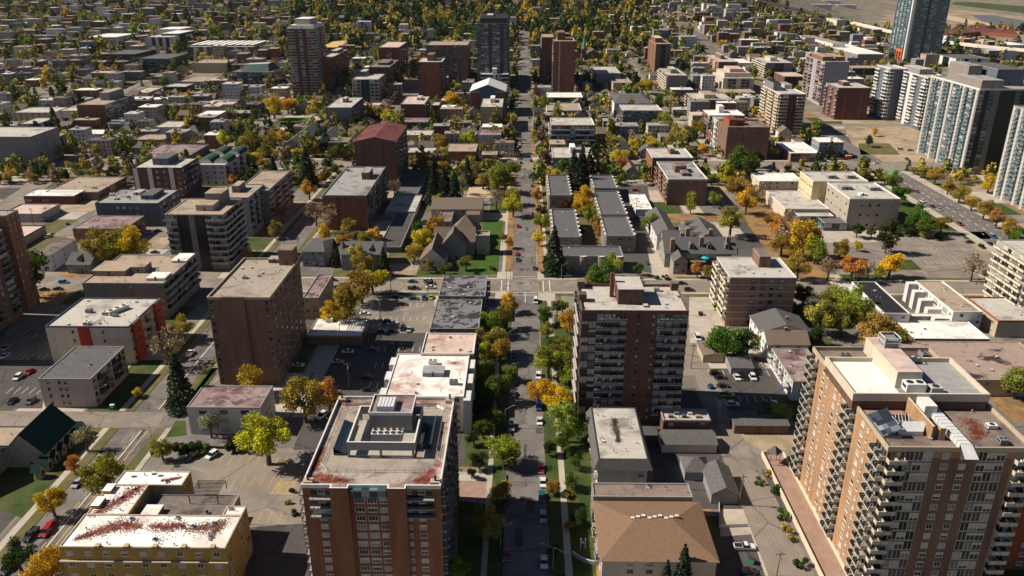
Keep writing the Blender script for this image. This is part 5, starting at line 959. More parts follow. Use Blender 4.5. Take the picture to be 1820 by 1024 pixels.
bld('shop', 'dark flat-roofed shop with a pinkish forecourt', G(289, 330, 154, 148, base=168), 'panel_black', 'roof_pale', 2, F='....', R='ww', cat='shop'); bld('shop', 'red mural building beside the street', G(345, 385, 206, 196, base=226), 'stucco_pink', 'roof_white', 2, F='....', R='www', cat='shop'); bld('shop', 'pale low store with a red fascia', G(272, 320, 226, 215, base=240), 'stucco_white', 'roof_pale', 1, F='W.WW', R='wwww', cat='shop'); bld('shop', 'brown low market hall with a wide tan roof', G(236, 290, 248, 238, base=258), 'brick_brown', 'roof_tan', 1, F='www', R='ww', vents=3, cat='shop'); bld('apartment_block', 'brick walk-up with a yellowish roof by the parking lots', G(268, 300, 136, 129, base=152), 'brick_maroon', 'roof_tan', 3, F='bwb', R='www'); bld('shop', 'long low brick plaza with a tan roof', G(316, 370, 145, 132, base=152), 'stucco_pink', 'roof_tan', 1, F='W.WW', R='www', cat='shop'); bld('apartment_block', 'small beige block with a blank side', G(232, 262, 165, 147, base=172), 'stucco_tan', 'roof_pale', 3, R='....', F='ww'); bld('shop', 'dark-roofed car showroom on the busy avenue', G(240, 330, 280, 256, h=6), 'panel_slate', 'roof_purple', 1, F='g.g.g', vents=22, cat='shop'); bld('shop', 'orange-fronted restaurant with a dark roof', G(380, 420, 182, 175, base=190), 'stucco_rust', 'roof_slate', 1, F='W.W', vents=3, cat='shop')
# right middle and right distance
bld('apartment_tower', 'paired brick slab, the one in shade behind its bright twin', G(963, 984, 66, 60, base=156), 'brick_dark', 'roof_tan', 19, F='n.', L='bbb', par=.6, vents=0); bld('apartment_tower', 'tall bright brick slab with one pale vertical line and a column of small windows', G(984, 1023, 73, 66, base=164), 'brick_red', 'roof_tan', 20, F='..P..n...', L='bwb', par=.6, pier='conc_slab', vents=2, ph=((.2, .55, .3, .9, 9, 'brick_dark', 'roof_brown'),))
bld('apartment_tower', 'narrow brick tower with a black central strip and a slanted lift house', G(1166, 1193, 78, 70, base=132), 'brick_brown', 'roof_tan', 15, F='..SS..', L='P.P.', par=.5, strip='strip_dark', pier='brick_orange', vents=0, ph=((.1, .6, .3, .9, 6, 'brick_red', 'roof_pink'),))
bld('apartment_block', 'flat dark-fronted block with a bright white roof', G(972, 1036, 173, 164, base=190), 'panel_black', 'roof_white', 2, F='bbbbb', L='w', cap='cap_white', vents=8); bld('apartment_block', 'low block with a tan roof and white edge', G(972, 1034, 196, 183, base=210), 'stucco_white', 'roof_tan', 2, F='bbbbb', cap='cap_white', vents=6); bld('apartment_block', 'maroon block with white floor bands beside the central street', G(980, 1057, 222, 209, base=268), 'brick_maroon', 'roof_pale', 5, F='bbbbgbbbb', L='bbb', bands='conc_white', slab='conc_white', rail='conc_white', solid=True, cap='cap_white', vents=12); bld('apartment_block', 'pale grey block with a blank front behind dark spruces', G(983, 1055, 280, 262, base=306), 'stucco_grey', 'roof_pale', 3, F='......', L='bwb', cap='cap_white', vents=4, ph=((.45, .58, .5, .9, 4.5, 'conc_white', 'roof_white'),))
g = G(1092, 1160, 184, 166, base=212); t = house('warehouse', 'big white hall with a dark slate hip roof', g[0], g[1], g[2], g[3], g[4], g[4]+3.5, 'x', 'stucco_white', 'shingle_grey', hip=8, F='', cat='building', over=0, door=False)
bld('apartment_block', 'grey brick block with a fine window grid', G(1108, 1177, 196, 186, base=238), 'brick_grey', 'roof_pale', 7, F='WWWWWWWWW', L='bwb', cap='cap_white', vents=6, gl='glass_small'); bld('apartment_block', 'beige block with a dark glazed front', G(1090, 1124, 147, 137, base=172), 'stucco_tan', 'roof_tan', 4, F='..gg', L='wwww', vents=8); bld('apartment_block', 'pale blue-grey block with a plain end', G(1060, 1104, 130, 118, base=160), 'panel_slate', 'roof_pale', 5, F='....', L='SS', vents=5)
bld('apartment_block', 'taupe block with a sunlit side of cream balconies and a lift house', G(1187, 1222, 134, 121, base=168), 'stucco_taupe', 'roof_pale', 7, F='......', L='bbbbbb', solid=True, rail='conc_cream', slab='conc_white', ph=((.3, .6, .3, .7, 5),)); bld('apartment_block', 'pinkish brick block with a sunlit balconied side', G(1278, 1312, 110, 97, base=140), 'brick_orange', 'roof_pale', 8, F='....', L='bwbwbw', slab='conc_white', rail='conc_cream', solid=True, ph=((.4, .6, .4, .8, 5),)); bld('shop', 'long low white building behind the pinkish block', G(1312, 1338, 112, 104, base=122), 'stucco_white', 'roof_white', 1, F='ww', cat='shop')
bld('apartment_block', 'cream block with a pyramid-roofed penthouse and paired balconies', G(1286, 1341, 139, 128, base=167), 'stucco_cream', 'roof_pale', 5, F='.bb.bb.', L='wwwww', cap='cap_cream', solid=True, ph=((.1, .95, .2, .95, 5, 'stucco_cream', 'roof_pink'), (.3, .75, .3, .85, 9, 'stucco_pink', 'roof_pink')), vents=0); bld('car_park', 'flat-topped brown parkade below the cream block', G(1285, 1343, 168, 160, h=8), 'brick_grey', 'roof_tan', 2, F='........', vents=2, cat='car park')
bld('apartment_block', 'dark brick block with a sunlit side and a tan hipped roof house', G(1234, 1303, 177, 165, base=204), 'brick_dark', 'roof_pale', 5, F='SS.....', L='bwbwb', slab='conc_white', rail='conc_cream', solid=True, ph=((.3, .6, .2, .8, 4, 'stucco_tan', 'roof_tan'),)); bld('apartment_block', 'white-roofed block with a white lift house', G(1262, 1324, 205, 195, base=250), 'brick_pink', 'roof_white', 6, L='bwbwb', F='.....', cap='cap_white', ph=((.35, .5, .5, .9, 6, 'conc_white', 'roof_white'),)); bld('apartment_block', 'white narrow block before the white-roofed one', G(1277, 1300, 214, 206, base=268), 'stucco_white', 'roof_grey', 6, L='bwb', F='...'); bld('apartment_block', 'brown brick block with crenellated parapet and window rows', G(1294, 1369, 226, 212, base=284), 'brick_brown', 'roof_brown', 7, F='..nwnwn..', L='nwnw', par=1.2, cap='brick_brown', ph=((.1, .3, .3, .9, 5, 'brick_rust', 'roof_red'), (.35, .5, .4, .7, 4, 'brick_rust', 'roof_red')), vents=3)
bld('apartment_tower', 'brick and glass tower with one brown strip and a fully balconied sunlit side', G(1387, 1433, 167, 151, base=239), 'brick_tan', 'roof_pale', 12, F='bbSSbb', L='bbbwbbbwbb', par=.7, cap='cap_white', strip='brick_maroon', ph=((.0, .3, .4, .9, 7, 'unit_grey', 'roof_black'), (.6, .9, .6, .95, 4, 'unit_light', 'roof_tan')), slab='conc_white', rail='conc_cream', solid=True, vents=2)
bld('apartment_tower', 'lilac blank-fronted tower with a sunlit grid of balconies on its side', G(1467, 1511, 110, 99, base=188), 'stucco_lilac', 'roof_tan', 13, F='..n...', L='bbwbb', par=.6, slab='brick_pink', rail='brick_pink', solid=True, ph=((.05, .45, .2, .8, 4.5, 'brick_orange', 'roof_tan'), (.55, .95, .2, .8, 4.5, 'brick_orange', 'roof_tan'))); bld('apartment_block', 'dark red block with two lines of small windows below the lilac tower', G(1491, 1548, 156, 147, base=213), 'brick_maroon', 'roof_pale', 9, F='.n..n.', L='bwbwb', par=.5, slab='brick_pink', rail='brick_pink', solid=True, vents=4, ph=((.3, .5, .4, .8, 4),)); bld('apartment_block', 'cream balconied block with a boxy roof house', G(1362, 1410, 112, 102, base=142), 'stucco_taupe', 'roof_pale', 7, F='..SS..', L='bbbbbb', slab='conc_white', rail='conc_cream', solid=True, ph=((.3, .55, .3, .7, 5, 'stucco_cream', 'roof_pale'),)); bld('apartment_block', 'low dark block among rooftop plant', G(1395, 1432, 136, 128, base=158), 'brick_maroon', 'roof_pink', 5, F='SS..', L='ww', vents=6)
bld('shop', 'white-roofed plaza by the wide car park', G(1406, 1458, 272, 252, base=288), 'brick_pink', 'roof_white', 2, F='g.g', L='w.w', cap='cap_white', cat='shop', vents=5); bld('shop', 'low brown terrace with a brick-red court', G(1370, 1440, 250, 244, base=256), 'brick_orange', 'roof_red', 1, F='w.w.w', cat='shop')
# big white and glass towers on the right
def slab(label, u0, u1, vf, vb, base, fl, wall, L, F, **k): return bld('apartment_tower', label, G(u0, u1, vf, vb, base), wall, k.pop('roof', 'roof_pale'), fl, F=F, L=L, par=.8, cap='cap_white', slab='conc_white', rail='conc_white', solid=True, vents=2, **k)
slab('white block with a slate grey front, the first of three along the wide road', 1583, 1614, 122, 115, 214, 15, 'panel_slate', 'bwb', 'b..b', dep=1.3, frame='frame_white'); slab('white block with a slate grey front, the middle of three along the wide road', 1650, 1690, 138, 122, 232, 15, 'panel_slate', 'bwbPbwb', 'b..n', dep=1.3, pier='stucco_white', frame='frame_white', ph=((.2, .8, .4, .9, 5, 'stucco_grey', 'roof_pale'),)); slab('sunlit white block with red accents, the last of three along the wide road', 1700, 1738, 146, 138, 262, 18, 'stucco_white', 'bPbPb', 'S.S', dep=1.3, pier='stucco_white', gl='glass_teal')
g = (at(1742, 158, 64)[0], at(1742, 158, 64)[0]+46, at(1742, 158, 64)[1], at(1742, 134, 64)[1], 64); t = bld('apartment_tower', 'big cream-ribbed tower with dark glass front above the roadside trees', g, 'stucco_taupe', 'roof_grey', 21, F='gSg.SSSgSSS.', L='PbbgPbbPgbbPbgbP', par=1, cap='cap_white', pier='conc_pale', slab='conc_pale', rail='rail_glass', solid=True, gl='glass_teal', ph=((.1, .45, .1, .6, 6, 'stucco_taupe', 'roof_grey'), (.2, .42, .5, .9, 13, 'stucco_taupe', 'roof_grey'), (.5, .95, .3, .9, 12, 'panel_slate', 'roof_slate')), vents=0)
xw = at(1772, 352)[0]; bld('apartment_tower', 'bright white ribbed tower cut by the picture edge', (xw, xw+36, at(1832, 392)[1], at(1768, 348)[1], 62), 'stucco_taupe', 'roof_pale', 20, L='PbPbbPbPbPbbP', F='gSg', par=1, pier='conc_pale', slab='conc_pale', rail='rail_glass', solid=True, gl='glass_teal')
x0 = at(1605, 112)[0]; y0 = at(1605, 112)[1]; g = (x0, x0+56, y0, y0+60, 128); t = bld('apartment_tower', 'tallest blue glass tower with one white rib and an orange-braced foot', g, 'panel_glass', 'roof_pale', 40, F='PbbggSggbbgg', L='bgbgbgbgbP', par=1, pier='conc_white', gl='glass_teal', strip='strip_blue', solid=True, rail='rail_glass', slab='conc_slab', dep=1.2)
local(t, 'orange_brace', MB().box(-2, 1, -14, -12, 0, 20, 'orange_paint', skip='b').box(-2, 1, -5, -3, 0, 20, 'orange_paint', skip='b').box(-2, 1, 4, 6, 0, 20, 'orange_paint', skip='b').box(-2.1, 1.1, -14.1, 6.1, 16, 20, 'orange_paint'), -28.6, -10)
g = (at(1525, 96, 18)[0], at(1572, 96, 18)[0], at(1540, 96, 18)[1], at(1540, 68, 18)[1], 18); bld('arena', 'grey blank-fronted hall with a sloping white roof beside the tallest tower', g, 'stucco_taupe', 'roof_white', 3, F='........', L='....', par=.8, cap='cap_white', vents=0, cat='arena', ph=((.0, .5, .4, 1.0, 6, 'stucco_white', 'roof_tan'),)); bld('shop', 'dark glass pavilion before the grey hall', G(1488, 1527, 95, 90, base=108), 'panel_slate', 'roof_pale', 2, F='ggggg', gl='glass_grey', cat='shop'); bld('apartment_block', 'low dark-fronted long block beside the lilac tower', G(1516, 1566, 121, 116, base=134), 'brick_dark', 'roof_tan', 3, F='SSSSSS', L='w'); bld('stair_tower', 'cream angular station tower by the railway viaduct', G(1488, 1502, 36, 32, base=58), 'conc_cream', 'roof_pale', 1, F='.', L='.', cat='station')
bld('apartment_block', 'white and black block with square windows below the viaduct', G(1700, 1760, 104, 94, base=122), 'stucco_white', 'roof_slate', 4, F='nnSnnSnn', L='SnSn', frame='frame_dark'); bld('warehouse', 'white low office at the far side of the viaduct', G(1788, 1830, 80, 74, base=94), 'stucco_white', 'roof_white', 3, F='nnnn')
# red-seated stadium
p = [at(1668, 62)[:2], at(1745, 48)[:2], at(1760, 56)[:2], at(1800, 60)[:2], at(1808, 68)[:2], at(1740, 64)[:2], at(1675, 70)[:2]]
o = MB(); cxx = sum(q[0] for q in p)/7; cyy = sum(q[1] for q in p)/7; o.prism([(x-cxx, y-cyy) for x, y in p], 0, 9, 'stadium_red', 'roof_red'); t = thing('stadium', 'low dark red stadium stand near the river', 'stadium', (cxx, cyy, 0)); o.build('stand', t)

# brick church with a green copper spire
X, Y, zg = atg(1046, 112); t = house('church', 'brick church with a slim green spire and pale gables behind the bright brick slab', X-5, X+18, Y, Y+30, 9, 16, 'y', 'brick_brown', 'shingle_grey', F='nwn', L='wwww', fl=1, cat='church')
local(t, 'spire', MB().box(-3, 3, -3, 3, 0, 17, 'brick_brown', skip='b').tube((0, 0, 17), (0, 0, 36), 3.4, .1, 8, 'spire_green'), -13, -10)
for u, v, w_, n_ in ((1458, 14, 40, 'long white shed beside the rail yard'), (1505, 14, 34, 'white-roofed depot beyond the rail yard'), (1478, 6, 30, 'far white warehouse at the edge of the yard')):
    X, Y, zg = atg(u, v); k = w_/proj(X, Y)[2]; bld('shed', n_, (X-k/2, X+k/2, Y, Y+25, 9), 'stucco_white', 'roof_white', 2, F='nnnnnn', cat='shed', vents=0, cap='cap_white')
# ---------------------------------------------------------------- trees
LEAF = dict(y=(.55, .39, .035), Y=(.60, .43, .03), o=(.46, .25, .06), l=(.23, .29, .03), g=(.10, .16, .025), v=(.34, .275, .05), k=(.045, .068, .02), s=(.035, .052, .028), b=(.33, .235, .15), r=(.10, .035, .035), c=(.27, .285, .045))
WORD = dict(y='golden', Y='bright yellow', o='orange', l='lime green', g='green', v='olive', k='dark green', s='dark blue-green', b='bare tan', r='purple-leaved', c='yellow-green')
def crown_mesh(name, kind, seed, nleaf, size):
    r = np.random.default_rng(seed); V, T = [], []
    def quads(c, nrm_out, sz, tint):
        n = len(c); a = r.normal(size=(n, 3)); a /= np.linalg.norm(a, axis=1)[:, None]
        nrm = nrm_out+.9*r.normal(size=(n, 3)); nrm /= np.linalg.norm(nrm, axis=1)[:, None]
        e1 = np.cross(nrm, a); e1 /= np.linalg.norm(e1, axis=1)[:, None]+1e-9; e2 = np.cross(nrm, e1)
        s1 = sz*r.uniform(.6, 1.3, (n, 1)); s2 = s1*r.uniform(.5, .9, (n, 1))
        V.append(np.stack([c-e1*s1, c-e2*s2, c+e1*s1, c+e2*s2], 1).reshape(-1, 3)); T.append(tint)
    if kind == 'conifer':                            # unit height 1, radius .22
        tiers = 15; per = max(6, nleaf//tiers)
        for t in range(tiers):
            f = t/(tiers-1); z = .1+.88*f; rad = .235*(1-f)**.8+.012
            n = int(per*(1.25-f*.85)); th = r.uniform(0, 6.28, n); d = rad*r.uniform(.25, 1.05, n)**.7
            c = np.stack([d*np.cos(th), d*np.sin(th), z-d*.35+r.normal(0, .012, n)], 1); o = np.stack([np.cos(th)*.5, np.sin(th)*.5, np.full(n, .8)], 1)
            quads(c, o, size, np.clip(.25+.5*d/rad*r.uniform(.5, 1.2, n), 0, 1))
    else:                                            # unit crown about radius 1, base at z=0
        ncl = {'round': 20, 'wide': 24, 'tall': 20, 'sparse': 14, 'bush': 9}[kind]
        sx, sz_ = {'round': (1, .95), 'wide': (1.12, .72), 'tall': (.72, 1.35), 'sparse': (1, .95), 'bush': (1, .7)}[kind]
        cl = []
        while len(cl) < ncl:
            p = r.uniform(-1, 1, 3)
            if .2 < np.linalg.norm(p) < .88 and p[2] > -.78: cl.append(p)
        for p in cl:
            cr = r.uniform(.16, .48); n = int(nleaf/ncl*(cr/.34)**2*r.uniform(.75, 1.25)); d = r.normal(size=(n, 3)); d /= np.linalg.norm(d, axis=1)[:, None]
            rr = cr*r.uniform(.45, 1.12, (n, 1)); c = p+d*rr; c = c*np.array([sx, sx, sz_]); c[:, 2] += sz_*.86
            keep = c[:, 2] > .02; c, dd = c[keep], d[keep]; tb = r.uniform(.15, .85)
            quads(c, dd, size, np.clip(tb+r.normal(0, .16, len(c)), 0, 1))
    V = np.concatenate(V); T = np.concatenate(T); n = len(V)//4
    if kind != 'conifer': q = np.quantile(np.hypot(V[:, 0], V[:, 1]), .97); V[:, :2] /= q; V[:, 2] /= q**.7
    return V, T, np.arange(n*4).reshape(n, 4)
def npmesh(name, V, Fq, mat):
    me = bpy.data.meshes.new(name); n = len(Fq); me.vertices.add(len(V)); me.vertices.foreach_set('co', V.astype(np.float32).ravel())
    me.loops.add(n*4); me.loops.foreach_set('vertex_index', Fq.astype(np.int32).ravel()); me.polygons.add(n)
    me.polygons.foreach_set('loop_start', np.arange(0, n*4, 4, dtype=np.int32)); me.polygons.foreach_set('loop_total', np.full(n, 4, np.int32)); me.materials.append(MATS[mat]); me.update(calc_edges=True); return me
def leaf_proto(kind, seed, n, size):
    V, T, Fq = crown_mesh('crown', kind, seed, n, size); me = npmesh('crown', V, Fq, 'leaf')
    a = me.attributes.new('tint', 'FLOAT', 'FACE'); a.data.foreach_set('value', T.astype(np.float32)); return me
CR = dict(round=[leaf_proto('round', i, 4600, .060) for i in range(4)], wide=[leaf_proto('wide', 20+i, 5000, .058) for i in range(3)], tall=[leaf_proto('tall', 40+i, 1700, .088) for i in range(2)],
          sparse=[leaf_proto('sparse', 60+i, 620, .075) for i in range(3)], bush=[leaf_proto('bush', 80+i, 800, .12) for i in range(2)], conifer=[leaf_proto('conifer', 90+i, 1500, .034) for i in range(3)])
def trunk_mesh(seed, conifer=False, twigs=False):
    r = random.Random(seed); b = MB(); m = 'bark_dark' if conifer else 'bark'
    if conifer: b.tube((0, 0, 0), (0, 0, .95), .022, .004, 6, m); return b.mesh('trunk')
    b.tube((0, 0, 0), (.03, .02, .9), .11, .08, 7, m)                     # unit: crown radius 1, crown from z=.8
    for i in range(6 if not twigs else 11):
        t = i*2.4+r.random(); l = r.uniform(.6, .95); p = Vector((.03, .02, .75+.06*i)); q = p+Vector((math.cos(t)*l*.55, math.sin(t)*l*.55, l*.75)); b.tube(p, q, .05, .02, 5, m)
        for j in range(2 if not twigs else 4):
            u = t+r.uniform(-.9, .9); q2 = q+Vector((math.cos(u)*.3, math.sin(u)*.3, r.uniform(.15, .4))); b.tube(q, q2, .02, .008, 4, m, False)
    return b.mesh('trunk')
TR = [trunk_mesh(i) for i in range(3)]; TRB = [trunk_mesh(10+i, twigs=True) for i in range(2)]; TRC = trunk_mesh(5, True)
NT = [0]; TREES = []
def zone(X, Y):
    if Y < A1[0]:
        if -14 < X < -4: return 'along the shaded side of the central street'
        if 7 < X < 17: return 'along the sunny side of the central street'
        if -150 < X < -118: return 'beside the street with the cycle lane'
        return 'in the yards before the cross avenue' if X < 0 else 'in the yards behind the alley'
    if Y < A2[0]:
        if abs(X) < 18: return 'on the upper central street below the busy avenue'
        return 'in the blocks left of the church lawn' if X < -110 else ('around the church' if X < 0 else ('around the rowhouses and lodge' if X < 130 else 'around the school'))
    if Y < 805: return 'in the blocks just past the busy avenue'
    return 'among the distant blocks'
def tree(X, Y, rad, c, shape=None, top=None):
    """a tree standing at X,Y with crown radius rad (conifers: height = top)"""
    i = NT[0]; NT[0] += 1; rs = random.Random(i*13+1)
    if c in 's': shape = 'conifer'
    if shape is None: shape = {'b': 'sparse', 'r': 'round'}.get(c, rs.choice(['round', 'round', 'wide']))
    kind = 'spruce' if shape == 'conifer' else ('bush' if shape == 'bush' else ('leafless tree' if c == 'b' else 'tree'))
    size = 'tall' if (rad > 5 or (top or 0) > 14) else ('small' if rad < 2.4 else 'mid-sized')
    lab = f'{size} {WORD[c]} {kind} beside the {beside(X, Y)}'
    root = thing('spruce_tree' if shape == 'conifer' else ('bush' if shape == 'bush' else 'tree'), lab, 'bush' if shape == 'bush' else 'tree', (X, Y, hz(X, Y)), rs.uniform(0, 6.28), lab)
    col = [max(0, q*rs.uniform(.82, 1.2)) for q in LEAF[c]]
    if shape == 'conifer':
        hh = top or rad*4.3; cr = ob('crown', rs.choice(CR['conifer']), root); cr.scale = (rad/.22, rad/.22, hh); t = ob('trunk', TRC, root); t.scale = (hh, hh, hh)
    elif shape == 'bush':
        cr = ob('crown', rs.choice(CR['bush']), root); cr.scale = (rad, rad, rad*.9); t = None
    else:
        lift = .62 if shape != 'sparse' else .7
        cr = ob('crown', rs.choice(CR[shape]), root, (0, 0, rad*lift)); k = rs.uniform(.9, 1.12); cr.scale = (rad, rad*rs.uniform(.88, 1.1), rad*k)
        t = ob('trunk', rs.choice(TRB if shape == 'sparse' else TR), root); t.scale = (rad, rad, rad*.98)
    cr.color = (*col, 1); TREES.append((X, Y, rad)); return root
def tp(u, v, wpx, c, shape=None, top=None):
    """tree whose crown centre is seen at u,v and is wpx photo pixels wide"""
    z = 4.0; zg = atg(u, v)[2] if v < 180 else 0.0
    for _ in range(4):
        X, Y, _z = at(u, v, zg+z); rad = wpx*(.52 if v > 250 else .5)/proj(X, Y, zg+z)[2]; z = rad*(1.5 if c != 's' else 1.9)
    for dy in (0, 1, -1, 2, -2, 3, -3, 4, 5, 6, 8, 10, 12, 14, -5, -7):
        if free(X, Y+dy, .6): Y += dy; break
    return tree(X, Y, rad, c, shape, top)
TL = '''180 840 74 l;90 887 48 y;52 470 82 g;178 432 64 v;206 422 70 v;232 432 56 y;196 442 50 c;318 685 50 s;243 694 18 Y;296 608 64 b;322 577 40 v;470 765 92 y;445 666 54 y;538 702 72 v;582 697 58 o;640 498 58 v;660 488 50 y;636 480 40 v;605 552 64 v;585 556 40 y
372 752 40 b;286 795 36 v;150 776 40 b;75 1000 72 y;110 980 50 v;30 985 60 k;128 822 26 o
868 570 42 c;850 590 46 c;880 598 48 v;896 560 36 c;905 533 34 y;888 616 42 v;862 622 36 y;884 684 48 g;862 708 34 k;845 720 26 k;895 788 62 l;852 812 34 k;888 868 42 v;868 925 56 v;815 1005 44 c;858 660 30 v;838 838 20 k;858 755 36 g;842 772 30 k;905 655 34 c;848 682 30 g;880 740 30 g;1000 778 32 g;1016 852 28 g;1010 660 36 l;985 605 30 g
975 636 52 l;1000 640 48 c;958 690 46 y;988 695 52 Y;1008 742 66 c;1015 705 40 c;968 558 28 g;972 585 26 v;1000 540 24 c;990 545 22 g;1008 568 34 y;1005 608 34 c;983 862 26 v;976 793 26 k;1030 915 34 k;1012 930 20 v;1008 800 20 g;1022 820 22 g;984 975 26 k
898 300 58 c;884 320 30 v;908 340 34 v;912 362 32 y;882 348 32 b;868 318 26 b;958 420 24 Y;962 392 30 c;955 345 22 o;962 372 20 r;948 312 20 g;985 450 40 s;1072 488 52 g;1090 476 42 v;1050 500 36 c;1030 410 24 k
752 425 42 Y;772 402 36 o;736 440 34 o;748 398 28 g;828 462 26 c;770 333 30 s;790 330 28 s;808 336 28 s;822 325 28 b;838 308 28 b;858 315 28 v;845 292 24 v;790 300 24 y;780 355 22 v;790 472 24 g;762 470 20 v
548 333 30 o;545 300 32 s;582 385 40 b;560 375 36 b;620 400 30 v;575 412 28 y;612 420 30 o;650 418 28 v;668 416 26 y;596 452 22 s;682 468 24 s;640 450 40 v;488 405 26 v;500 375 30 b;440 450 22 y
1040 345 38 y;1034 362 32 Y;1046 376 26 c;1060 395 28 o;1156 394 34 c;1020 300 28 s;1035 296 30 s;1048 300 28 s;1030 312 30 s;1062 300 16 s;1080 296 16 s;1012 330 20 k;1100 272 28 y;1104 290 24 o;970 278 26 r;1228 366 20 v tall;1240 476 24 o;1262 482 22 v;1070 410 22 o;1050 360 24 y;1005 365 24 r;1020 350 22 v;1135 475 20 g
1320 282 48 g;1345 275 30 k;1312 322 44 v;1292 308 30 y;1345 340 36 b;1300 388 46 v;1328 352 40 y;1400 402 44 b;1432 420 54 y;1392 425 42 v;1450 442 38 c;1362 468 36 b;1420 470 40 v;1385 395 34 o;1520 470 44 o;1482 482 34 b;1495 440 30 v;1585 462 46 Y;1578 425 34 k tall;1525 436 15 Y;1735 474 40 b;1602 338 36 g;1590 318 26 g;1632 382 42 g;1648 398 34 g;1676 392 32 v;1588 500 24 v;1545 475 28 b;1410 440 30 v;1375 385 30 o;1270 350 26 v;1250 300 24 o;1550 410 20 g;1525 405 24 k
1640 297 26 v;1664 309 26 o;1688 325 28 v;1708 340 28 v;1730 354 28 o;1752 368 30 v;1774 384 30 o;1798 404 34 v;1812 418 30 g;1760 322 28 Y;1545 248 18 k;1556 232 14 y;1492 262 10 y
1290 594 62 g;1330 606 42 k;1312 612 36 g;1460 556 58 v;1488 520 52 c;1520 535 52 l;1500 565 48 c;1448 590 40 k;1560 584 62 o;1585 590 50 v;1602 602 36 k;1430 516 38 k;1400 505 26 v;1396 736 40 v;1806 668 52 v;1350 600 22 o;1540 560 34 v;1415 545 30 g
905 430 16 o;893 420 14 v;700 330 26 b;470 290 30 v;500 245 30 y;480 250 34 v;440 250 38 v;450 275 30 y;400 245 30 y;425 240 24 g;470 265 24 c;595 270 26 g;525 270 22 y;692 205 30 Y;485 185 36 y;510 180 30 y;560 185 22 y;640 235 22 v;803 160 34 y;780 245 36 v;835 245 26 y;735 285 20 o;690 250 16 y;1180 210 44 v;1200 240 40 v;1160 250 30 y;1225 240 30 g;1100 250 26 v;1130 255 24 y;1170 180 28 g;1150 130 30 y;1240 225 26 v;1090 250 22 v;1250 260 22 y;1020 180 14 g;960 215 20 y;965 180 24 v;955 250 16 c;962 265 16 g'''
for it in TL.replace('\n', ';').split(';'):
    q = it.split(); tp(float(q[0]), float(q[1]), float(q[2]), q[3], q[4] if len(q) > 4 else None)
for u, v, r_ in ((1217, 988, 2.7), (1186, 1016, 2.3)): tree(*at(u, v, 9.5)[:2], r_, 's', top=13)
for u, v, w_ in ((315, 785, 30), (335, 780, 34), (355, 785, 30), (410, 785, 30), (430, 782, 28), (1368, 835, 20), (1378, 860, 22), (1392, 905, 24), (1400, 930, 22), (1410, 950, 20), (1425, 990, 26), (1350, 848, 18), (525, 835, 14), (520, 865, 14), (512, 885, 14), (520, 905, 16), (875, 470, 14), (845, 480, 14), (1010, 870, 20), (1020, 800, 18), (1190, 500, 14), (1175, 500, 12), (690, 480, 16), (1600, 398, 26), (1625, 400, 26), (1650, 405, 26), (1675, 408, 22)):
    tp(u, v, w_, random.choice('gkkv'), 'bush')
# far planting: individual trees along the streets beyond the busy avenue, the rest of the wood as one mass
pal = 'yyvvvovcgkkbYs'
def dens(X, Y):
    u, v, k = proj(X, Y, hz(X, Y))
    if not (-60 < u < 1880 and v > -25) or v > 330: return 0
    d = .5
    if u < 520 and v < 150: d = .5
    if 520 < u < 1150 and v < 95: d = .8
    if u > 1150: d = .22
    if u > 1350 and v < 60: d = .4 if (v > 6+(u-1310)*.21 and u < 1560) else .06
    if u > 1480 and v < 240: d = .1
    if u > 1690 and v < 24: d = .9
    if u > 1660 and 24 <= v < 75: d = .45 if (v < 29 or 52 < v < 60) else .04
    if 1340 < u < 1600 and v < 9: d = .8
    if u < 420 and 150 < v: d = .2
    return d
pts = []; r2 = random.Random(77)
for _ in range(90000):
    Y = 560+(3000-560)*r2.random()**1.15; X = r2.uniform(-.72, .72)*Y
    if r2.random() < dens(X, Y) and free(X, Y, 2.6): pts.append((X, Y, r2.uniform(2.3, 4.9)))
pts.sort(key=lambda p: p[1]); keep = []; cell = {}
for X, Y, rad in pts:                                # thin: no two trunks closer than a crown radius
    k = (int(X//7), int(Y//7))
    if any(math.hypot(X-a, Y-b) < 5.0 for i in (-1, 0, 1) for j in (-1, 0, 1) for a, b in cell.get((k[0]+i, k[1]+j), ())): continue
    cell.setdefault(k, []).append((X, Y)); keep.append((X, Y, rad))
# ---------------------------------------------------------------- distant houses and low blocks, each its own thing
r3 = random.Random(21); HN = [0]
WALLS = ['stucco_white', 'stucco_cream', 'stucco_tan', 'brick_brown', 'brick_red', 'stucco_taupe', 'stucco_grey', 'siding_grey', 'brick_grey', 'stucco_pink', 'siding_white', 'brick_orange']
ROOFS = ['roof_pale', 'roof_tan', 'roof_grey', 'roof_white', 'roof_brown', 'roof_pink', 'roof_grey', 'roof_slate', 'roof_grey', 'roof_brown']
WN = dict(stucco_white='white', stucco_cream='cream', stucco_tan='tan', brick_brown='brown brick', brick_red='red brick', stucco_taupe='taupe', stucco_grey='grey', siding_grey='slate grey', brick_grey='dark brick', stucco_pink='pinkish', siding_white='white-sided', brick_orange='orange brick')
RN = dict(roof_pale='pale roof', roof_tan='tan roof', roof_grey='grey roof', roof_white='white roof', roof_brown='brown roof', roof_pink='pinkish roof', roof_slate='dark roof')
MASS = MB()
def far_mass(X, Y, a, b, h, flat):
    zg = hz(X, Y-b); wl = r3.choice(WALLS)
    if flat: MASS.box(X-a, X+a, Y-b, Y+b, zg-5, zg+h, wl, top=r3.choice(ROOFS), skip='bk')
    else:
        ax = r3.choice('xy'); wlm, rfm, rz, cx, cyy = pitched(X-a, X+a, Y-b, Y+b, h, h+min(a, b)*.75, ax, r3.choice(['shingle_grey', 'shingle_brown', 'shingle_dark']), wl, .4); MASS.add(wlm, X, Y, zg, rz); MASS.add(rfm, X, Y, zg, rz)
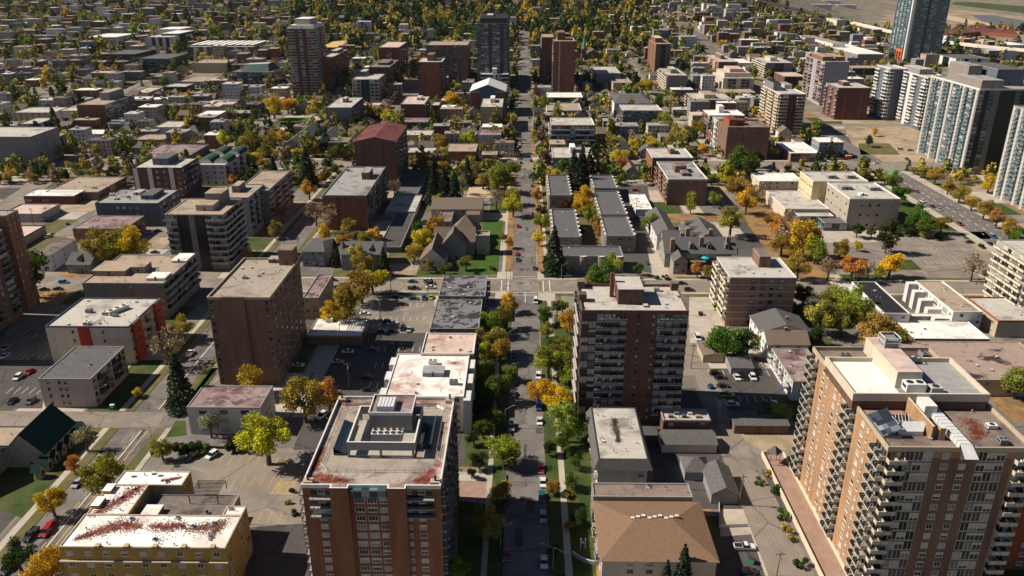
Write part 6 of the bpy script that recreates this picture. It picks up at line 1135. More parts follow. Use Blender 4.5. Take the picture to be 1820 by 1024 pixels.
def far_block(X, Y, a, b, h, flat):
    HN[0] += 1; wl = r3.choice(WALLS); k = proj(X, Y)[2]
    zn = 'sunward of the central street' if X < -40 else ('by the central street' if X < 40 else 'toward the railway viaduct')
    dist = 'beyond the shops' if Y < 900 else ('on the lower hillside' if Y < 1250 else 'high among the woods'); zg = hz(X, Y-b)
    if flat:
        rf = r3.choice(ROOFS); lab = f'low {WN[wl]} block, {RN[rf]}, {dist} {zn}'
        t = thing('flat_block', lab, 'building', (X, Y, zg), 0, lab); m = MB().box(-a, a, -b, b, -5, h, wl, skip='tb'); m.build('wall', t)
        q = MB().box(-a-.2, a+.2, -b-.2, b+.2, h-.1, h+.35, 'cap_grey', top=rf); x, y = r3.uniform(-a*.5, a*.5), r3.uniform(-b*.5, b*.5); q.box(x-1.2, x+1.2, y-1.2, y+1.2, h+.36, h+2.2, 'unit_light'); q.build('roof', t)
        fl = max(1, int(h/3.1)); w_ = MB()
        for s, ln, ox, oy in ((0, 2*a, 0, -b), (SIDE['L'] if X > 0 else SIDE['R'], 2*b, -a if X > 0 else a, 0)):
            n = max(2, int(ln/3.4))
            for i in range(n):
                s_ = -ln/2+ln*(i+.5)/n
                for f in range(fl):
                    c, sn = math.cos(s), math.sin(s); px_, py_ = ox+c*s_, oy+sn*s_; e = .75
                    dx, dy = sn*.06, -c*.06
                    w_.poly([(px_-c*e+dx, py_-sn*e+dy, f*h/fl+1), (px_+c*e+dx, py_+sn*e+dy, f*h/fl+1), (px_+c*e+dx, py_+sn*e+dy, f*h/fl+2.3), (px_-c*e+dx, py_-sn*e+dy, f*h/fl+2.3)], 'glass_small')
        o = w_.build('window', t); o['kind'] = 'stuff'
    else:
        rf = r3.choice(['shingle_grey', 'shingle_brown', 'shingle_umber', 'shingle_dark']); ax = r3.choice('xy')
        lab = f"{WN[wl]} house, {dict(shingle_grey='grey', shingle_brown='brown', shingle_umber='umber', shingle_dark='black')[rf]} {'hipped' if HN[0] % 3 == 0 else 'gabled'} roof, {dist} {zn}"
        A, B = (a, b) if ax == 'y' else (b, a)
        wlm, rfm, rz, cx, cyy = pitched(X-a, X+a, Y-b, Y+b, h, h+min(a, b)*.75, ax, rf, wl, .4, hip=min(a, b)*.8 if HN[0] % 3 == 0 else 0)
        t = thing('house', lab, 'house', (X, Y, zg), 0, lab); wlm.build('wall', t, (0, 0, 0), rz); rfm.build('roof', t, (0, 0, 0), rz); w_ = MB()
        for i in range(3):
            for f in (1.0, 3.7): w_.poly([(-a*.8+i*a*.7, -b-.05, f), (-a*.8+i*a*.7+1.1, -b-.05, f), (-a*.8+i*a*.7+1.1, -b-.05, f+1.3), (-a*.8+i*a*.7, -b-.05, f+1.3)], 'glass_small')
        o = w_.build('window', t); o['kind'] = 'stuff'
def zonekind(u, v):
    if u > 1650 and v < 76: return .25 if 70 < v else 0
    if u > 1330 and v < 55 and u < 1700: return .9 if (v > 8+(u-1310)*.21 and u < 1560) else 0
    if u > 1540: return .5 if (v < 120 and v > 58) else .12
    if 1140 < u < 1520 and v < 130: return 3
    if u < 500: return 1.6
    if 520 < u < 1150 and v < 60: return .7
    return 1
CAND = []; tries = 0
while len(CAND) < 1500 and tries < 70000:
    tries += 1
    v = 2+(285-2)*r3.random()**1.35; u = r3.uniform(-20, 1840); X, Y, _ = atg(u, v)
    if r3.random()*1.6 > zonekind(u, v): continue
    flat = r3.random() < (.66 if (u < 480 or u > 1180) else .4)
    sc_ = 1.0
    a, b = (r3.uniform(5.5, 12.5)*sc_, r3.uniform(5, 9.5)*sc_) if flat else (r3.uniform(4.5, 7)*sc_, r3.uniform(5.5, 8)*sc_)
    h = r3.choice([6, 8, 10, 12, 13, 15, 18]) if flat else r3.uniform(5, 6.5)
    if not any(X-a < q0+2 and X+a > p0-2 and Y-b < s0+2 and Y+b > r0-2 for p0, q0, r0, s0 in FOOT): CAND.append((X, Y, a, b, h, flat)); foot(X-a, X+a, Y-b, Y+b)
CAND.sort(key=lambda c: c[1]); nf = nh = 0
for c in CAND:
    if c[5] and nf < 290: nf += 1; far_block(*c)
    elif not c[5] and nh < 260: nh += 1; far_block(*c)
    else: far_mass(*c)
o = MASS.build('distant_rooftops'); tag(o, 'far-off mass of small roofs and walls on the hillside', 'rooftops', kind='stuff')
# parked cars too far off to tell apart, filling the distant lots
cv, cf_, ck = [], [], []; rc = random.Random(5)
def far_cars(u0, u1, v0, v1, rows, gap=3.1):
    p, q = atg(u0, v1), atg(u1, v0); n = int((q[0]-p[0])/gap)
    for j in range(rows):
        y = p[1]+(q[1]-p[1])*(j+.5)/rows
        for i in range(max(1, n)):
            x = p[0]+gap*i
            if rc.random() < .3 or not free(x, y, 1.5): continue
            z = hz(x, y)+.05; k = rc.choice(((.7, .7, .68), (.02, .02, .022), (.35, .36, .37), (.1, .1, .11), (.3, .02, .02), (.03, .06, .18), (.6, .6, .6), (.05, .05, .05)))
            for a, b, z0, z1, m in ((1.0, 2.4, .3, .95, 1), (.82, 1.2, .95, 1.5, .25)):
                o = len(cv); cv.extend([(x+sx*a, y+sy*b, z+zz) for zz in (z0, z1) for sx, sy in ((-1, -1), (1, -1), (1, 1), (-1, 1))])
                for fi, fc_ in enumerate(((4, 5, 6, 7), (0, 1, 5, 4), (1, 2, 6, 5), (2, 3, 7, 6), (3, 0, 4, 7))): cf_.append(tuple(o+w for w in fc_)); ck.append(tuple(c*(1 if (fi == 0 or m == 1) else .08) for c in k)+(1,))
for a in ((340, 400, 225, 262, 4), (300, 350, 180, 215, 3), (395, 470, 195, 232, 4), (240, 300, 205, 222, 2), (0, 60, 255, 275, 3), (180, 240, 232, 240, 2), (430, 500, 148, 163, 2), (490, 560, 232, 245, 2), (60, 130, 268, 292, 3), (770, 815, 190, 230, 4), (1030, 1085, 195, 255, 5), (1390, 1450, 128, 142, 2), (1450, 1500, 215, 240, 3), (1560, 1650, 196, 240, 3), (1320, 1370, 105, 115, 2), (1180, 1240, 150, 165, 2), (1480, 1560, 60, 90, 4), (1410, 1480, 92, 104, 3), (640, 700, 175, 200, 3), (905, 925, 120, 240, 8), (560, 620, 262, 285, 2), (1080, 1110, 240, 290, 3), (150, 230, 345, 350, 1), (0, 40, 395, 400, 1)): far_cars(*a)
me = npmesh('far_cars', np.array(cv), np.array(cf_), 'car_far'); at_ = me.attributes.new('lcol', 'FLOAT_COLOR', 'FACE'); at_.data.foreach_set('color', np.array(ck, np.float32).ravel()); tag(ob('distant_parked_cars', me), 'rows of cars filling the distant lots', 'cars', kind='stuff')
# ---------------------------------------------------------------- finish the planting
keep = [p for p in keep if free(p[0], p[1], 1.5)]
ind = 0; mass = []
for X, Y, rad in keep:
    if len(TREES) < 330 and Y < 1000 and r2.random() < .6 and ind < 75: tree(X, Y, rad, r2.choice(pal)); ind += 1
    else: mass.append((X, Y, rad))
lo = [crown_mesh('far', k, 200+i, n, s) for i, (k, n, s) in enumerate((('round', 150, .25), ('wide', 150, .25), ('tall', 140, .26), ('round', 130, .26)))]+[crown_mesh('far', 'conifer', 230, 120, .09)]
VV, FF, CC = [], [], []; off = 0
for i, (X, Y, rad) in enumerate(mass[:9000]):
    zg = hz(X, Y); u, v, _ = proj(X, Y, zg); c = r2.choice('yyvvvcccggklksbv' if not (520 < u < 1150 and v < 95) else 'yyvvcggkkkssgv'); q = 4 if c == 's' else r2.randrange(4); V, T, Fq = lo[q]
    st = 1
    if Y > 1200: st = 2
    nq = len(Fq)//st; sel = np.arange(nq)*st; Vs = V.reshape(-1, 4, 3)[sel].copy(); ctr = Vs.mean(1, keepdims=True)
    if st > 1: Vs = ctr+(Vs-ctr)*1.4
    a = r2.uniform(0, 6.28); ca, sa = math.cos(a), math.sin(a); x, y = Vs[..., 0].copy(), Vs[..., 1].copy()
    Vs[..., 0], Vs[..., 1] = ca*x-sa*y, sa*x+ca*y
    s = rad*(1.15 if Y > 1200 else 1)*r2.choice((.8, 1, 1, 1.15, 1.45))*(1.2 if 520 < u < 1150 and v < 95 else 1)
    if q == 4: Vs *= np.array([s/.26, s/.26, s*3.6])
    else: Vs = Vs*s; Vs[..., 2] += s*.5
    Vs += np.array([X, Y, zg]); VV.append(Vs.reshape(-1, 3)); FF.append(np.arange(nq*4).reshape(nq, 4)+off); off += nq*4
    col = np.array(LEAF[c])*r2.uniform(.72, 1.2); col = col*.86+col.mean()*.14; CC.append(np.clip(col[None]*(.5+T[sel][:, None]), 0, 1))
me = npmesh('far_trees', np.concatenate(VV), np.concatenate(FF), 'leaf_far'); cc = np.concatenate(CC); cc = np.concatenate([cc, np.ones((len(cc), 1))], 1).astype(np.float32)
at_ = me.attributes.new('lcol', 'FLOAT_COLOR', 'FACE'); at_.data.foreach_set('color', cc.ravel()); o = ob('far_woodland', me); tag(o, 'autumn woodland and street trees filling the distance', 'woodland', kind='stuff')
# ---------------------------------------------------------------- vehicles
def car_meshes(kind):
    L, W_, Hh = dict(sedan=(4.9, 2.0, 1.5), suv=(4.9, 2.1, 1.8), pickup=(5.8, 2.15, 1.9), van=(5.4, 2.15, 2.2))[kind]
    a, w_ = L/2, W_/2; b = MB(); g = MB()
    zb = .95 if kind != 'sedan' else .85
    # side profile of the body, nose at -y ... built along y
    prof = dict(sedan=[(-a, .35), (-a+.05, .7), (-a+1.1, .86), (a-.8, .88), (a, .8), (a, .35)], suv=[(-a, .38), (-a+.05, .85), (-a+1.1, .98), (a-.1, 1.0), (a, .9), (a, .38)],
                pickup=[(-a, .45), (-a+.05, .98), (-a+1.3, 1.1), (a-.05, 1.1), (a, 1.05), (a, .45)], van=[(-a, .38), (-a+.05, .9), (-a+.9, 1.1), (a-.1, 1.1), (a, 1.0), (a, .38)])[kind]
    n = len(prof)
    for i in range(n):
        j = (i+1) % n; (y0, z0), (y1, z1) = prof[i], prof[j]; k0 = w_ if z0 < .8 else w_*.95; k1 = w_ if z1 < .8 else w_*.95
        b.poly([(-k0, y0, z0), (k0, y0, z0), (k1, y1, z1), (-k1, y1, z1)][::-1], 'car_paint')
    for s in (-1, 1): b.poly([(s*(w_ if z < .8 else w_*.95), y, z) for y, z in prof][::s], 'car_paint')
    cab = dict(sedan=(-a+1.2, -a+2.0, a-1.7, a-.75), suv=(-a+1.15, -a+1.9, a-.65, a-.15), pickup=(-a+1.4, -a+2.1, a-2.7, a-2.4), van=(-a+.8, -a+1.6, a-.25, a-.12))[kind]
    y0, y1, y2, y3 = cab; z0 = prof[2][1]-.01; z1 = Hh; wi = w_*.78; wo = w_*.93
    A = [(-wo, y0, z0), (wo, y0, z0), (wo, y3, z0), (-wo, y3, z0)]; B = [(-wi, y1, z1), (wi, y1, z1), (wi, y2, z1), (-wi, y2, z1)]
    b.poly(B, 'car_paint')
    for i in range(4): j = (i+1) % 4; g.poly([A[i], A[j], B[j], B[i]], 'car_glass')
    for s in (-1, 1):                                # pillars
        ym = (y1+y2)/2; b.box(min(s*wo*.93, s*wo*.965), max(s*wo*.93, s*wo*.965), ym-.06, ym+.06, z0, z1-.1, 'car_paint', skip='b')
    if kind == 'pickup':
        b.box(-w_*.8, w_*.8, y3+.1, a-.12, 1.101, 1.12, 'tyre')
        for s in (-1, 1): b.box(min(s*w_*.82, s*w_*.95), max(s*w_*.82, s*w_*.95), y3+.05, a-.05, 1.1, 1.3, 'car_paint')
        b.box(-w_*.95, w_*.95, a-.12, a-.03, 1.1, 1.3, 'car_paint')
    wh = MB().tube((-.1, 0, 0), (.1, 0, 0), .36, .36, 12, 'tyre').tube((.1, 0, 0), (.13, 0, 0), .22, .2, 10, 'rim').tube((-.1, 0, 0), (-.13, 0, 0), .22, .2, 10, 'rim')
    hl = MB().box(-.22, .22, -.03, .03, -.08, .08, 'lamp_clear'); tl = MB().box(-.2, .2, -.03, .03, -.1, .1, 'lamp_red')
    return dict(body=b.mesh('body'), glass=g.mesh('window'), wheel=wh.mesh('wheel'), hl=hl.mesh('headlight'), tl=tl.mesh('taillight'), L=L, W=W_, z=prof[1][1]-.1)
CARM = {k: car_meshes(k) for k in ('sedan', 'suv', 'pickup', 'van')}
CCOL = dict(w=('white', (.72, .71, .69)), k=('black', (.012, .012, .014)), s=('silver', (.36, .37, .38)), g=('grey', (.10, .105, .11)), r=('red', (.33, .012, .015)), b=('blue', (.02, .06, .2)), t=('teal', (.015, .09, .10)), d=('dark grey', (.035, .038, .042)), y=('lime', (.28, .5, .02)), o=('orange', (.5, .14, .02)), B=('bright blue', (.03, .28, .55)))
NC = [0]
def cplace(X, Y):
    if -6 < X < 9: return 'parked along the central street' if Y < A2[0] else 'on the central street past the busy avenue'
    if -141 < X < -124: return 'on the street with the cycle lane'
    if 262 < X < 300: return 'on the wide road beside the school'
    if A1[0]-1 < Y < A1[1]+1: return 'on the cross avenue'
    if A2[0]-2 < Y < A2[1]+2: return 'on the busy avenue'
    if Y < A1[0]: return 'in the lots left of the central street' if X < 0 else 'in the lots by the alley'
    return 'in the lots beyond the cross avenue' if Y < A2[0] else 'in the distant car parks'
def car(X, Y, rz, c='w', kind='sedan', z=.04):
    z += hz(X, Y)+(.3 if Y > 880 else 0); NC[0] += 1; M_ = CARM[kind]; lab = f'{CCOL[c][0]} {kind} {cplace(X, Y)} by the {beside(X, Y)}'; lab = lab if len(lab.split()) <= 16 else f'{CCOL[c][0]} {kind} parked by the {beside(X, Y)}'; ppm = proj(X, Y)[2]
    t = thing('parked_car' if kind in ('sedan', 'suv') else ('pickup_truck' if kind == 'pickup' else 'van'), lab, {'pickup': 'pickup', 'van': 'van'}.get(kind, 'car'), (X, Y, z), rz, lab)
    col = (*CCOL[c][1], 1); o = ob('body', M_['body'], t); o.color = col; ob('window', M_['glass'], t)
    if ppm > 1.6:
        a, w_ = M_['L']/2, M_['W']/2
        for sx in (-1, 1):
            for sy in (-1, 1): ob('wheel', M_['wheel'], t, (sx*(w_-.08), sy*(a-.95), .36))
    if ppm > 3.4:
        for sx in (-1, 1): ob('headlight', M_['hl'], t, (sx*(w_-.35), -a, M_['z']-.05)); ob('taillight', M_['tl'], t, (sx*(w_-.3), a, M_['z']))
    return t
def cpx(u, v, d, c='w', kind='sedan'):
    X, Y, _ = at(u, v, .7); return car(X, Y, {'n': 0, 's': math.pi, 'e': math.pi/2, 'w': -math.pi/2}[d] if isinstance(d, str) else d, c, kind)
CL = '''959 748 n w sedan;965 857 n w sedan;963 883 n t suv;965 918 n s suv;967 998 n w sedan;957 722 n b van;909 758 n s pickup;906 818 n d sedan;903 890 n d suv;900 985 n r sedan;961 832 n r sedan;914 630 n d suv;912 668 n k sedan;913 700 n d sedan;952 535 n w van;957 668 n w suv
921 402 n r sedan;919 451 n r sedan;920 461 n t sedan;950 476 s g sedan;948 365 n d sedan;946 330 n g sedan;947 380 n r sedan;945 318 n w sedan;924 260 n k sedan;924 250 n r sedan;924 256 n w sedan;924 267 n w sedan;925 274 n d sedan;925 281 n r sedan;926 289 n k sedan;924 243 n k suv;942 250 n w sedan;944 286 n d suv;941 210 n d suv;925 228 n w sedan;925 222 n s sedan
185 803 n s sedan;137 858 n s sedan;88 934 n r sedan;82 944 n r suv;55 950 n d pickup;32 985 n w pickup;12 1010 n g suv;338 628 s w pickup;343 810 .5 k pickup;377 808 .45 w suv;572 738 .4 w suv
32 670 n w suv;52 660 n r sedan;22 712 n k sedan;55 712 n g suv;8 632 n w sedan;10 618 n s sedan
113 501 e B suv;78 514 e k sedan;103 513 e k sedan;590 497 e d suv;600 510 e t sedan;733 500 e t sedan;735 512 e d pickup;765 503 e g suv;765 510 w w sedan;762 500 e w van
652 545 e s pickup;648 557 e w sedan;698 573 e w sedan;690 572 e k suv;680 590 e k suv;697 588 e k sedan;716 583 n k suv;727 585 n s sedan;766 528 n y sedan;754 529 n b suv;735 530 e t sedan;715 540 e d sedan;705 528 e k suv;652 670 e k suv;655 692 e k sedan;660 620 e d sedan;698 615 n d suv;715 615 n k sedan;530 648 e w sedan;618 624 w w sedan;600 642 e s sedan
1008 489 e w sedan;1212 503 e k sedan;1225 515 e k suv;1272 664 e k suv;1280 670 e k sedan;1310 670 n w sedan;1322 670 n k sedan;1338 670 n w suv;1302 718 e w suv;1285 685 e d sedan;1292 702 e y pickup;1378 718 n w sedan;1362 718 n k sedan;1323 972 e w pickup;1330 1015 e k sedan;1271 546 n y van;1240 600 n w van
1435 296 e k sedan;1455 298 e w pickup;1488 302 e d sedan;1512 302 e k suv;1370 295 e w sedan;1612 283 n b suv;1622 300 n d sedan;1558 290 w w sedan;1640 357 n w suv;1657 366 n d sedan;1670 372 n s sedan;1706 398 n r suv;1630 340 n r sedan;1767 420 n b sedan;1760 433 n k sedan;1780 443 n w suv;1797 454 n d suv;1745 438 n k suv;1724 430 e d sedan;1600 265 e w van;1617 267 w s pickup
40 305 .4 w sedan;60 320 .5 t suv;20 325 .5 B suv;145 282 .5 w sedan;118 255 e b suv;95 262 e k suv;170 265 .4 k sedan;205 253 .6 w sedan;225 255 e k suv;195 280 .7 d sedan;200 300 e d suv;105 310 .5 s sedan;108 375 e s sedan;85 420 .7 w suv;150 400 e w sedan;65 338 .5 b sedan;265 412 e w suv;280 410 e k sedan;250 442 e k suv;275 448 e d sedan
690 293 e w van;740 297 e r sedan;755 297 e k pickup;765 296 w k suv;830 294 e k suv;845 294 e k sedan;862 294 e k suv;700 300 w d sedan;1065 296 e w sedan;1080 292 w s suv;1105 300 e r sedan;605 296 w g suv;570 300 e w sedan;640 296 e d sedan;530 296 w r sedan;430 298 e w suv;400 302 w k sedan'''
for it in CL.replace('\n', ';').split(';'):
    u, v, d, c, k = it.split()
    cpx(float(u), float(v), d if d in 'nsew' else -float(d), c, k)
def lotrow(u0, v0, u1, v1, n, d, miss=.2):
    p, q = atg(u0, v0), atg(u1, v1); rs = random.Random(int(u0+v0))
    for i in range(n):
        if rs.random() < miss: continue
        f = i/max(1, n-1); X, Y = p[0]+(q[0]-p[0])*f, p[1]+(q[1]-p[1])*f
        car(X, Y, d, rs.choice('wwksgdrbtk'), rs.choice(['sedan', 'suv', 'suv', 'pickup']))
for a in ((1440, 262, 1500, 272, 9, 0), (1420, 280, 1480, 284, 8, 0), (1485, 262, 1530, 285, 6, 0), (370, 200, 430, 205, 12, 0), (360, 190, 420, 186, 12, 0), (350, 232, 420, 240, 10, 0), (300, 200, 345, 205, 8, 0), (390, 172, 440, 170, 10, 0), (0, 270, 60, 272, 8, 0), (410, 250, 440, 252, 5, 0), (440, 165, 500, 166, 10, 0), (1130, 340, 1140, 372, 5, 1.57), (1590, 200, 1650, 235, 8, 0), (1330, 235, 1350, 245, 4, 0), (1420, 60, 1480, 70, 14, 0), (780, 228, 790, 208, 6, 1.57), (795, 228, 806, 208, 6, 1.57), (280, 262, 340, 258, 9, 0), (1060, 160, 1080, 170, 4, 0), (1345, 118, 1370, 122, 6, 0)): lotrow(*a)
# ---------------------------------------------------------------- street furniture
def lamp(u, v, side=1, hh=9.0):
    X, Y, _ = at(u, v); t = thing('street_lamp', f'curved-arm steel street lamp {zone(X, Y)}', 'street lamp', (X, Y, 0), 0, 'street lamps'); t['group'] = t['label']
    b = MB().tube((0, 0, 0), (0, 0, hh*.8), .12, .08, 7, 'steel'); p = Vector((0, 0, hh*.8))
    for i in range(1, 7): q = Vector((side*2.6*math.sin(i/6*1.57), 0, hh*.8+hh*.2*math.sin(i/6*1.57)*.9)); b.tube(p, q, .07, .06, 6, 'steel', False); p = q
    b.build('pole', t); MB().box(p.x-.15 if side > 0 else p.x-.75, p.x+.75 if side > 0 else p.x+.15, -.16, .16, p.z-.12, p.z+.06, 'steel').build('lamp_head', t)
for u, v, s in ((1004, 1022, -1), (915, 722, 1), (272, 790, -1), (182, 722, 1), (1560, 250, -1), (1640, 275, -1), (1730, 330, -1), (1660, 470, 1), (955, 640, -1), (900, 500, 1), (1805, 395, -1)): lamp(u, v, s)
for i in range(14):                                   # the same lamps down both kerbs of the central street
    for X, s in ((8.6, -1), (-5.6, 1)): u, v, _ = proj(X, 168+i*31+(8 if s > 0 else 0)); lamp(u, v, s)
for i in range(9): u, v, _ = proj(293.5, 395+i*25); lamp(u, v, -1)
for i in range(8): u, v, _ = proj(-300+i*75+20, 378.4); lamp(u, v, 1)
def pole(u, v, hh=11):
    X, Y, _ = at(u, v); t = thing('power_pole', f'weathered timber power pole beside the {beside(X, Y)}', 'power pole', (X, Y, 0)); t['group'] = t['label']
    MB().tube((0, 0, 0), (.25, 0, hh), .2, .13, 7, 'wood_pole').build('pole', t); MB().box(-1.1, 1.4, -.08, .08, hh-1.0, hh-.8, 'wood_pole').build('crossarm', t)
    for x in (-1, 0, 1.2): MB().tube((x, 0, hh-.8), (x, 0, hh-.55), .07, .05, 6, 'vent_white').build('insulator', t)
    MB().tube((.35, -.3, hh-2.6), (.35, -.3, hh-1.6), .25, .25, 8, 'steel').build('transformer', t); return (X, Y, hh-.6)
PP = [pole(*a) for a in ((1313, 898), (1273, 759), (1377, 1040), (1228, 655), (695, 520), (676, 572), (1205, 560), (620, 690), (590, 790), (655, 610), (1160, 420), (1130, 380), (760, 520), (1480, 470), (330, 470), (250, 470), (170, 480), (140, 330), (60, 400), (1330, 540))]
for i, j in ((2, 0), (0, 1), (1, 3)):
    for k, dx in enumerate((-1, 0, 1.2)):
        p, q = Vector(PP[i])+Vector((dx, 0, 0)), Vector(PP[j])+Vector((dx, 0, 0)); b = MB(); prev = p
        for s in range(1, 9): f = s/8; c = p.lerp(q, f); c.z -= 1.2*4*f*(1-f); b.tube(prev, c, .03, .03, 4, 'steel_dark', False); prev = c
        tag(b.build('power_line'), 'black sagging power line over the alley', 'power line', 'power lines over the alley')
X, Y, _ = at(1036, 975); t = thing('sign', 'small dark garden sign on two white posts beside the tan hip roof', 'sign', (X, Y, 0)); MB().box(-.7, -.55, -.08, .08, 0, 3.4, 'white_paint').build('post', t); MB().box(.55, .7, -.08, .08, 0, 3.4, 'white_paint').build('post', t); MB().box(-.55, .55, -.05, .05, 1.2, 3.0, 'steel_dark').build('board', t)
fc = bpy.data.curves.new('lettering', 'FONT'); fc.body = 'R'; fc.size = 1.4; fc.extrude = .02; fc.align_x = 'CENTER'; letters(fc, 'lettering', t, (0, -.08, 1.6))
X, Y, _ = at(201, 727); t = thing('recycling_bin', 'green round-topped clothing bin by the white walk-up', 'bin', (X, Y, 0)); MB().box(-.8, .8, -.7, .7, 0, 1.9, 'green_paint', skip='b').build('body', t); m = MB(); m.prism([(-.8, -.7), (.8, -.7), (.8, .7), (-.8, .7)], 1.9, 1.95, 'white_paint'); m.build('lid', t); MB().box(-.5, .5, -.74, -.7, 1.0, 1.5, 'white_paint').build('label_panel', t)
X, Y, _ = at(272, 811); t = thing('notice_board', 'tilted dark notice board at the parking lot corner', 'notice board', (X, Y, 0), .3); MB().box(-.6, .6, -.1, .1, .5, 2.3, 'steel_dark').build('board', t); MB().box(-.5, -.4, -.05, .05, 0, .5, 'steel').build('post', t); MB().box(.4, .5, -.05, .05, 0, .5, 'steel').build('post', t)
X, Y, _ = at(995, 991); t = thing('garden_wall', 'curved pale blue entrance wall beside the pavement', 'wall', (at(1045, 992)[0], at(1045, 992)[1], 0)); b = MB()
for i in range(8): a0, a1 = -1.0+i*.14, -1.0+(i+1)*.14; b.poly([(9*math.sin(a0)+3.4, -9*math.cos(a0)+6, 0), (9*math.sin(a1)+3.4, -9*math.cos(a1)+6, 0), (9*math.sin(a1)+3.4, -9*math.cos(a1)+6, 1.3), (9*math.sin(a0)+3.4, -9*math.cos(a0)+6, 1.3)], 'siding_grey'); b.poly([(9*math.sin(a0)+3.4, -9*math.cos(a0)+6, 1.3), (9*math.sin(a1)+3.4, -9*math.cos(a1)+6, 1.3), (8.7*math.sin(a1)+3.4, -8.7*math.cos(a1)+6, 1.3), (8.7*math.sin(a0)+3.4, -8.7*math.cos(a0)+6, 1.3)], 'cap_white')
b.build('wall', t)
# traffic sign, fences, pavilion
X, Y, _ = at(1365, 800); t = thing('gazebo', 'small grey-roofed corner pavilion on the podium wall', 'gazebo', (at(1375, 812, 3)[0], at(1375, 812, 3)[1], 0)); MB().tube((0, 0, 5), (0, 0, 7.2), 2.6, .1, 4, 'shingle_grey').build('roof', t); [MB().box(x, x+.2, y, y+.2, 0, 5.1, 'steel').build('post', t) for x in (-1.6, 1.4) for y in (-1.6, 1.4)]
def fence(label, pts, m='wood_pole', hh=1.8):
    p = [Vector((*at(*q)[:2], 0)) for q in pts]; t = thing('fence', label, 'fence', p[0])
    for a, b in zip(p, p[1:]):
        d = b-a; n = max(1, int(d.length/2.4)); rz = math.atan2(d.y, d.x)
        for i in range(n): c = a+d*((i+.5)/n)-p[0]; l = d.length/n; o = MB().box(-l/2+.02, l/2-.02, -.04, .04, .05, hh, m).build('panel', t, c, rz); MB().box(-l/2-.06, -l/2+.015, -.07, .07, 0, hh+.12, m).build('post', t, c, rz)
fence('brown timber fence beside the sunny yard', [(1318, 760), (1395, 762)], 'wood_pole'); fence('red timber fence behind the garages', [(1338, 640), (1366, 645)], 'brick_maroon'); fence('dark fence along the hedge above the marked parking lot', [(290, 795), (470, 800)], 'steel_dark', 1.0); fence('low white wall fence beside the alley', [(1278, 897), (1278, 938), (1330, 936)], 'cap_white', 1.1)
X, Y, _ = at(1746, 492); t = thing('shipping_container', 'mural-painted purple and green container at the school yard edge', 'container', (at(1764, 490)[0], at(1764, 490)[1], 0)); MB().box(-5, 5, -1.3, 1.3, .1, 2.9, 'stucco_lilac', top='panel_green', skip='b').build('body', t); [MB().box(-4.8+i*1.2, -4.2+i*1.2, -1.36, -1.301, .3, 2.7, q).build('mural_panel', t) for i, q in enumerate(('red_paint', 'yellow_paint', 'green_paint', 'orange_paint', 'blue_paint', 'yellow_paint', 'red_paint', 'green_paint'))]; [MB().box(x, x+.2, -1.33, 1.33, .1, 2.93, 'steel_dark').build('frame', t) for x in (-5.05, 4.85)]
X, Y, _ = at(1507, 282); t = thing('kiosk', 'small red and yellow kiosk in the plaza car park', 'kiosk', (X, Y, 0)); MB().box(-2, 2, -1.5, 1.5, 0, 2.4, 'red_paint').build('body', t); MB().box(-2.3, 2.3, -1.8, 1.8, 2.4, 2.8, 'yellow_paint').build('roof', t)
# elevated railway
VP_ = [(1290, -2), (1340, 8), (1400, 20), (1455, 33), (1510, 46), (1570, 61), (1620, 72), (1680, 84), (1740, 92), (1820, 100), (1900, 108)]
GP = [atg(u, v+5) for u, v in VP_]; o0 = Vector((*GP[5][:2], 0)); t = thing('railway_viaduct', 'pale elevated railway on concrete piers crossing the distance', 'viaduct', o0)
q = [Vector(p)+Vector((0, 0, 14))-o0 for p in GP]
for a, b in zip(q, q[1:]):
    d = (b-a).normalized(); nn = Vector((-d.y, d.x, 0)).normalized()*5.5; m = MB(); dz = Vector((0, 0, 2.6)); up = Vector((0, 0, 1.8))
    def beam(A, B, lo, hi, mt, tp_):
        lo_ = [a+nn*A-lo, b+nn*A-lo, b+nn*B-lo, a+nn*B-lo]; hi_ = [a+nn*A+hi, b+nn*A+hi, b+nn*B+hi, a+nn*B+hi]; m.poly(hi_ if B > A else hi_[::-1], tp_)
        for i in range(4): j = (i+1) % 4; m.poly([lo_[i], lo_[j], hi_[j], hi_[i]], mt)
    z0 = Vector((0, 0, 0)); beam(-1, 1, dz, z0, 'steel_viaduct', 'conc_pale'); beam(-1, -.93, z0, up, 'steel_viaduct', 'cap_white'); beam(.93, 1, z0, up, 'steel_viaduct', 'cap_white')
    m.build('deck', t); n = max(1, int((b-a).length/34))
    for i in range(n): c = a+(b-a)*(i/n); MB().box(-1.2, 1.2, -1.0, 1.0, -15.5, -1.8, 'steel_viaduct', skip='b').box(-3, 3, -1.1, 1.1, -3, -1.81, 'steel_viaduct').build('pier', t, c, math.atan2(d.y, d.x)+1.57)
# traffic signals at the crossing, bins in the lanes
for x, y, s in ((9.0, A1[0]-1.6, -1), (-6.0, A1[1]+1.6, 1), (9.0, A2[0]-1.6, -1), (-6.0, A2[1]+1.6, 1)):
    t = thing('traffic_signal', 'traffic signal mast on the central street corner of the ' + ('cross avenue' if y < 500 else 'busy avenue'), 'traffic signal', (x, y, .1)); t['group'] = t['label']
    MB().tube((0, 0, 0), (0, 0, 6), .12, .09, 7, 'steel').tube((0, 0, 5.8), (s*5.5, 0, 6.2), .08, .06, 6, 'steel').build('mast', t)
    for q in (0, s*4.8): hd = MB().box(q-.2, q+.2, -.35, -.05, 4.6, 5.7, 'yellow_paint').build('signal_head', t); [MB().tube((q, -.35, zz), (q, -.42, zz), .13, .13, 8, mm).build('lens', hd) for zz, mm in ((5.45, 'lamp_red'), (5.15, 'steel_dark'), (4.85, 'steel_dark'))]
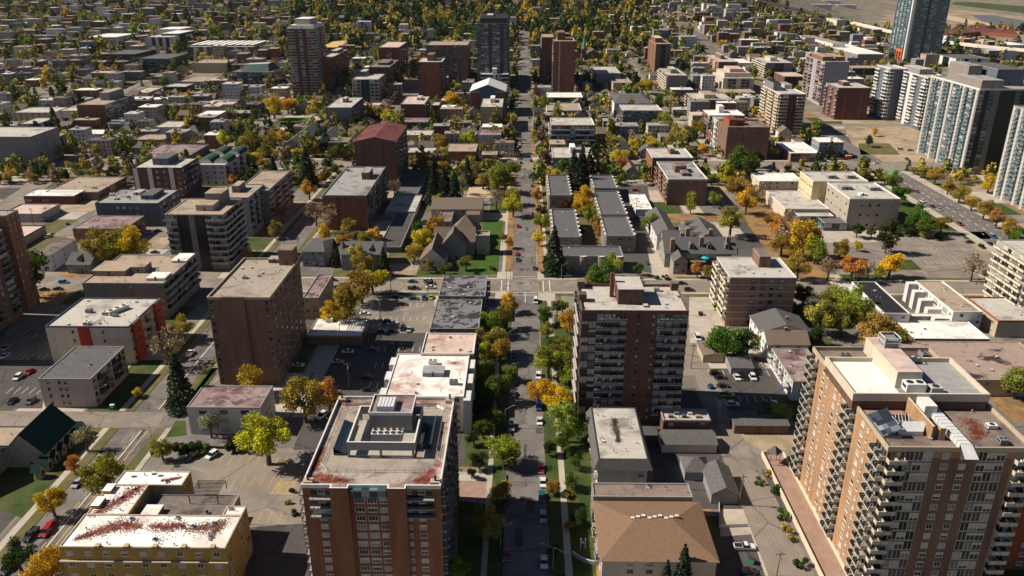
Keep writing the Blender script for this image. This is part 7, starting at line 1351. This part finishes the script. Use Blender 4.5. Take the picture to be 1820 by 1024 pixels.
for i, (u, v, mm) in enumerate(((1205, 700, 'green_paint'), (1262, 690, 'blue_paint'), (1392, 690, 'blue_paint'), (1335, 1000, 'green_paint'), (650, 720, 'green_paint'), (600, 760, 'blue_paint'), (560, 850, 'steel_dark'), (545, 640, 'green_paint'), (1245, 560, 'steel_dark'), (1150, 470, 'green_paint'), (735, 470, 'steel_dark'), (460, 640, 'blue_paint'), (60, 640, 'green_paint'), (120, 400, 'blue_paint'), (1180, 900, 'steel_dark'))):
    X, Y, _ = at(u, v); nm = dict(green_paint='green', blue_paint='blue', steel_dark='black')[mm]; lab = f'{nm} wheeled dumpster by the {beside(X, Y)}'; t = thing('dumpster', lab, 'dumpster', (X, Y, .04), i*.8, lab)
    b = MB(); b.poly([(-.9, -.6, .2), (.9, -.6, .2), (1.0, -.8, 1.3), (-1.0, -.8, 1.3)], mm); b.poly([(.9, .6, .2), (-.9, .6, .2), (-1.0, .7, 1.5), (1.0, .7, 1.5)], mm); b.poly([(.9, -.6, .2), (.9, .6, .2), (1.0, .7, 1.5), (1.0, -.8, 1.3)], mm); b.poly([(-.9, .6, .2), (-.9, -.6, .2), (-1.0, -.8, 1.3), (-1.0, .7, 1.5)], mm); b.build('bin_body', t); MB().poly([(-1.02, -.82, 1.31), (1.02, -.82, 1.31), (1.02, .72, 1.52), (-1.02, .72, 1.52)], 'steel_dark').build('lid', t)
# ---------------------------------------------------------------- the air
hb = MB().box(-1900, 1900, -60, 3600, -2, 175, 'cap_grey'); ho = hb.build('haze'); tag(ho, 'thin bright haze over the city', 'haze', kind='stuff')
hm = bpy.data.materials.new('haze'); n_ = nodes(hm); pv = N(n_, 'ShaderNodeVolumePrincipled'); pv.inputs['Color'].default_value = (.9, .93, 1, 1); pv.inputs['Density'].default_value = .000009; pv.inputs['Anisotropy'].default_value = .2
n_.links.new(pv.outputs[0], N(n_, 'ShaderNodeOutputMaterial').inputs['Volume']); ho.data.materials.clear(); ho.data.materials.append(hm); sc.cycles.volume_bounces = 0
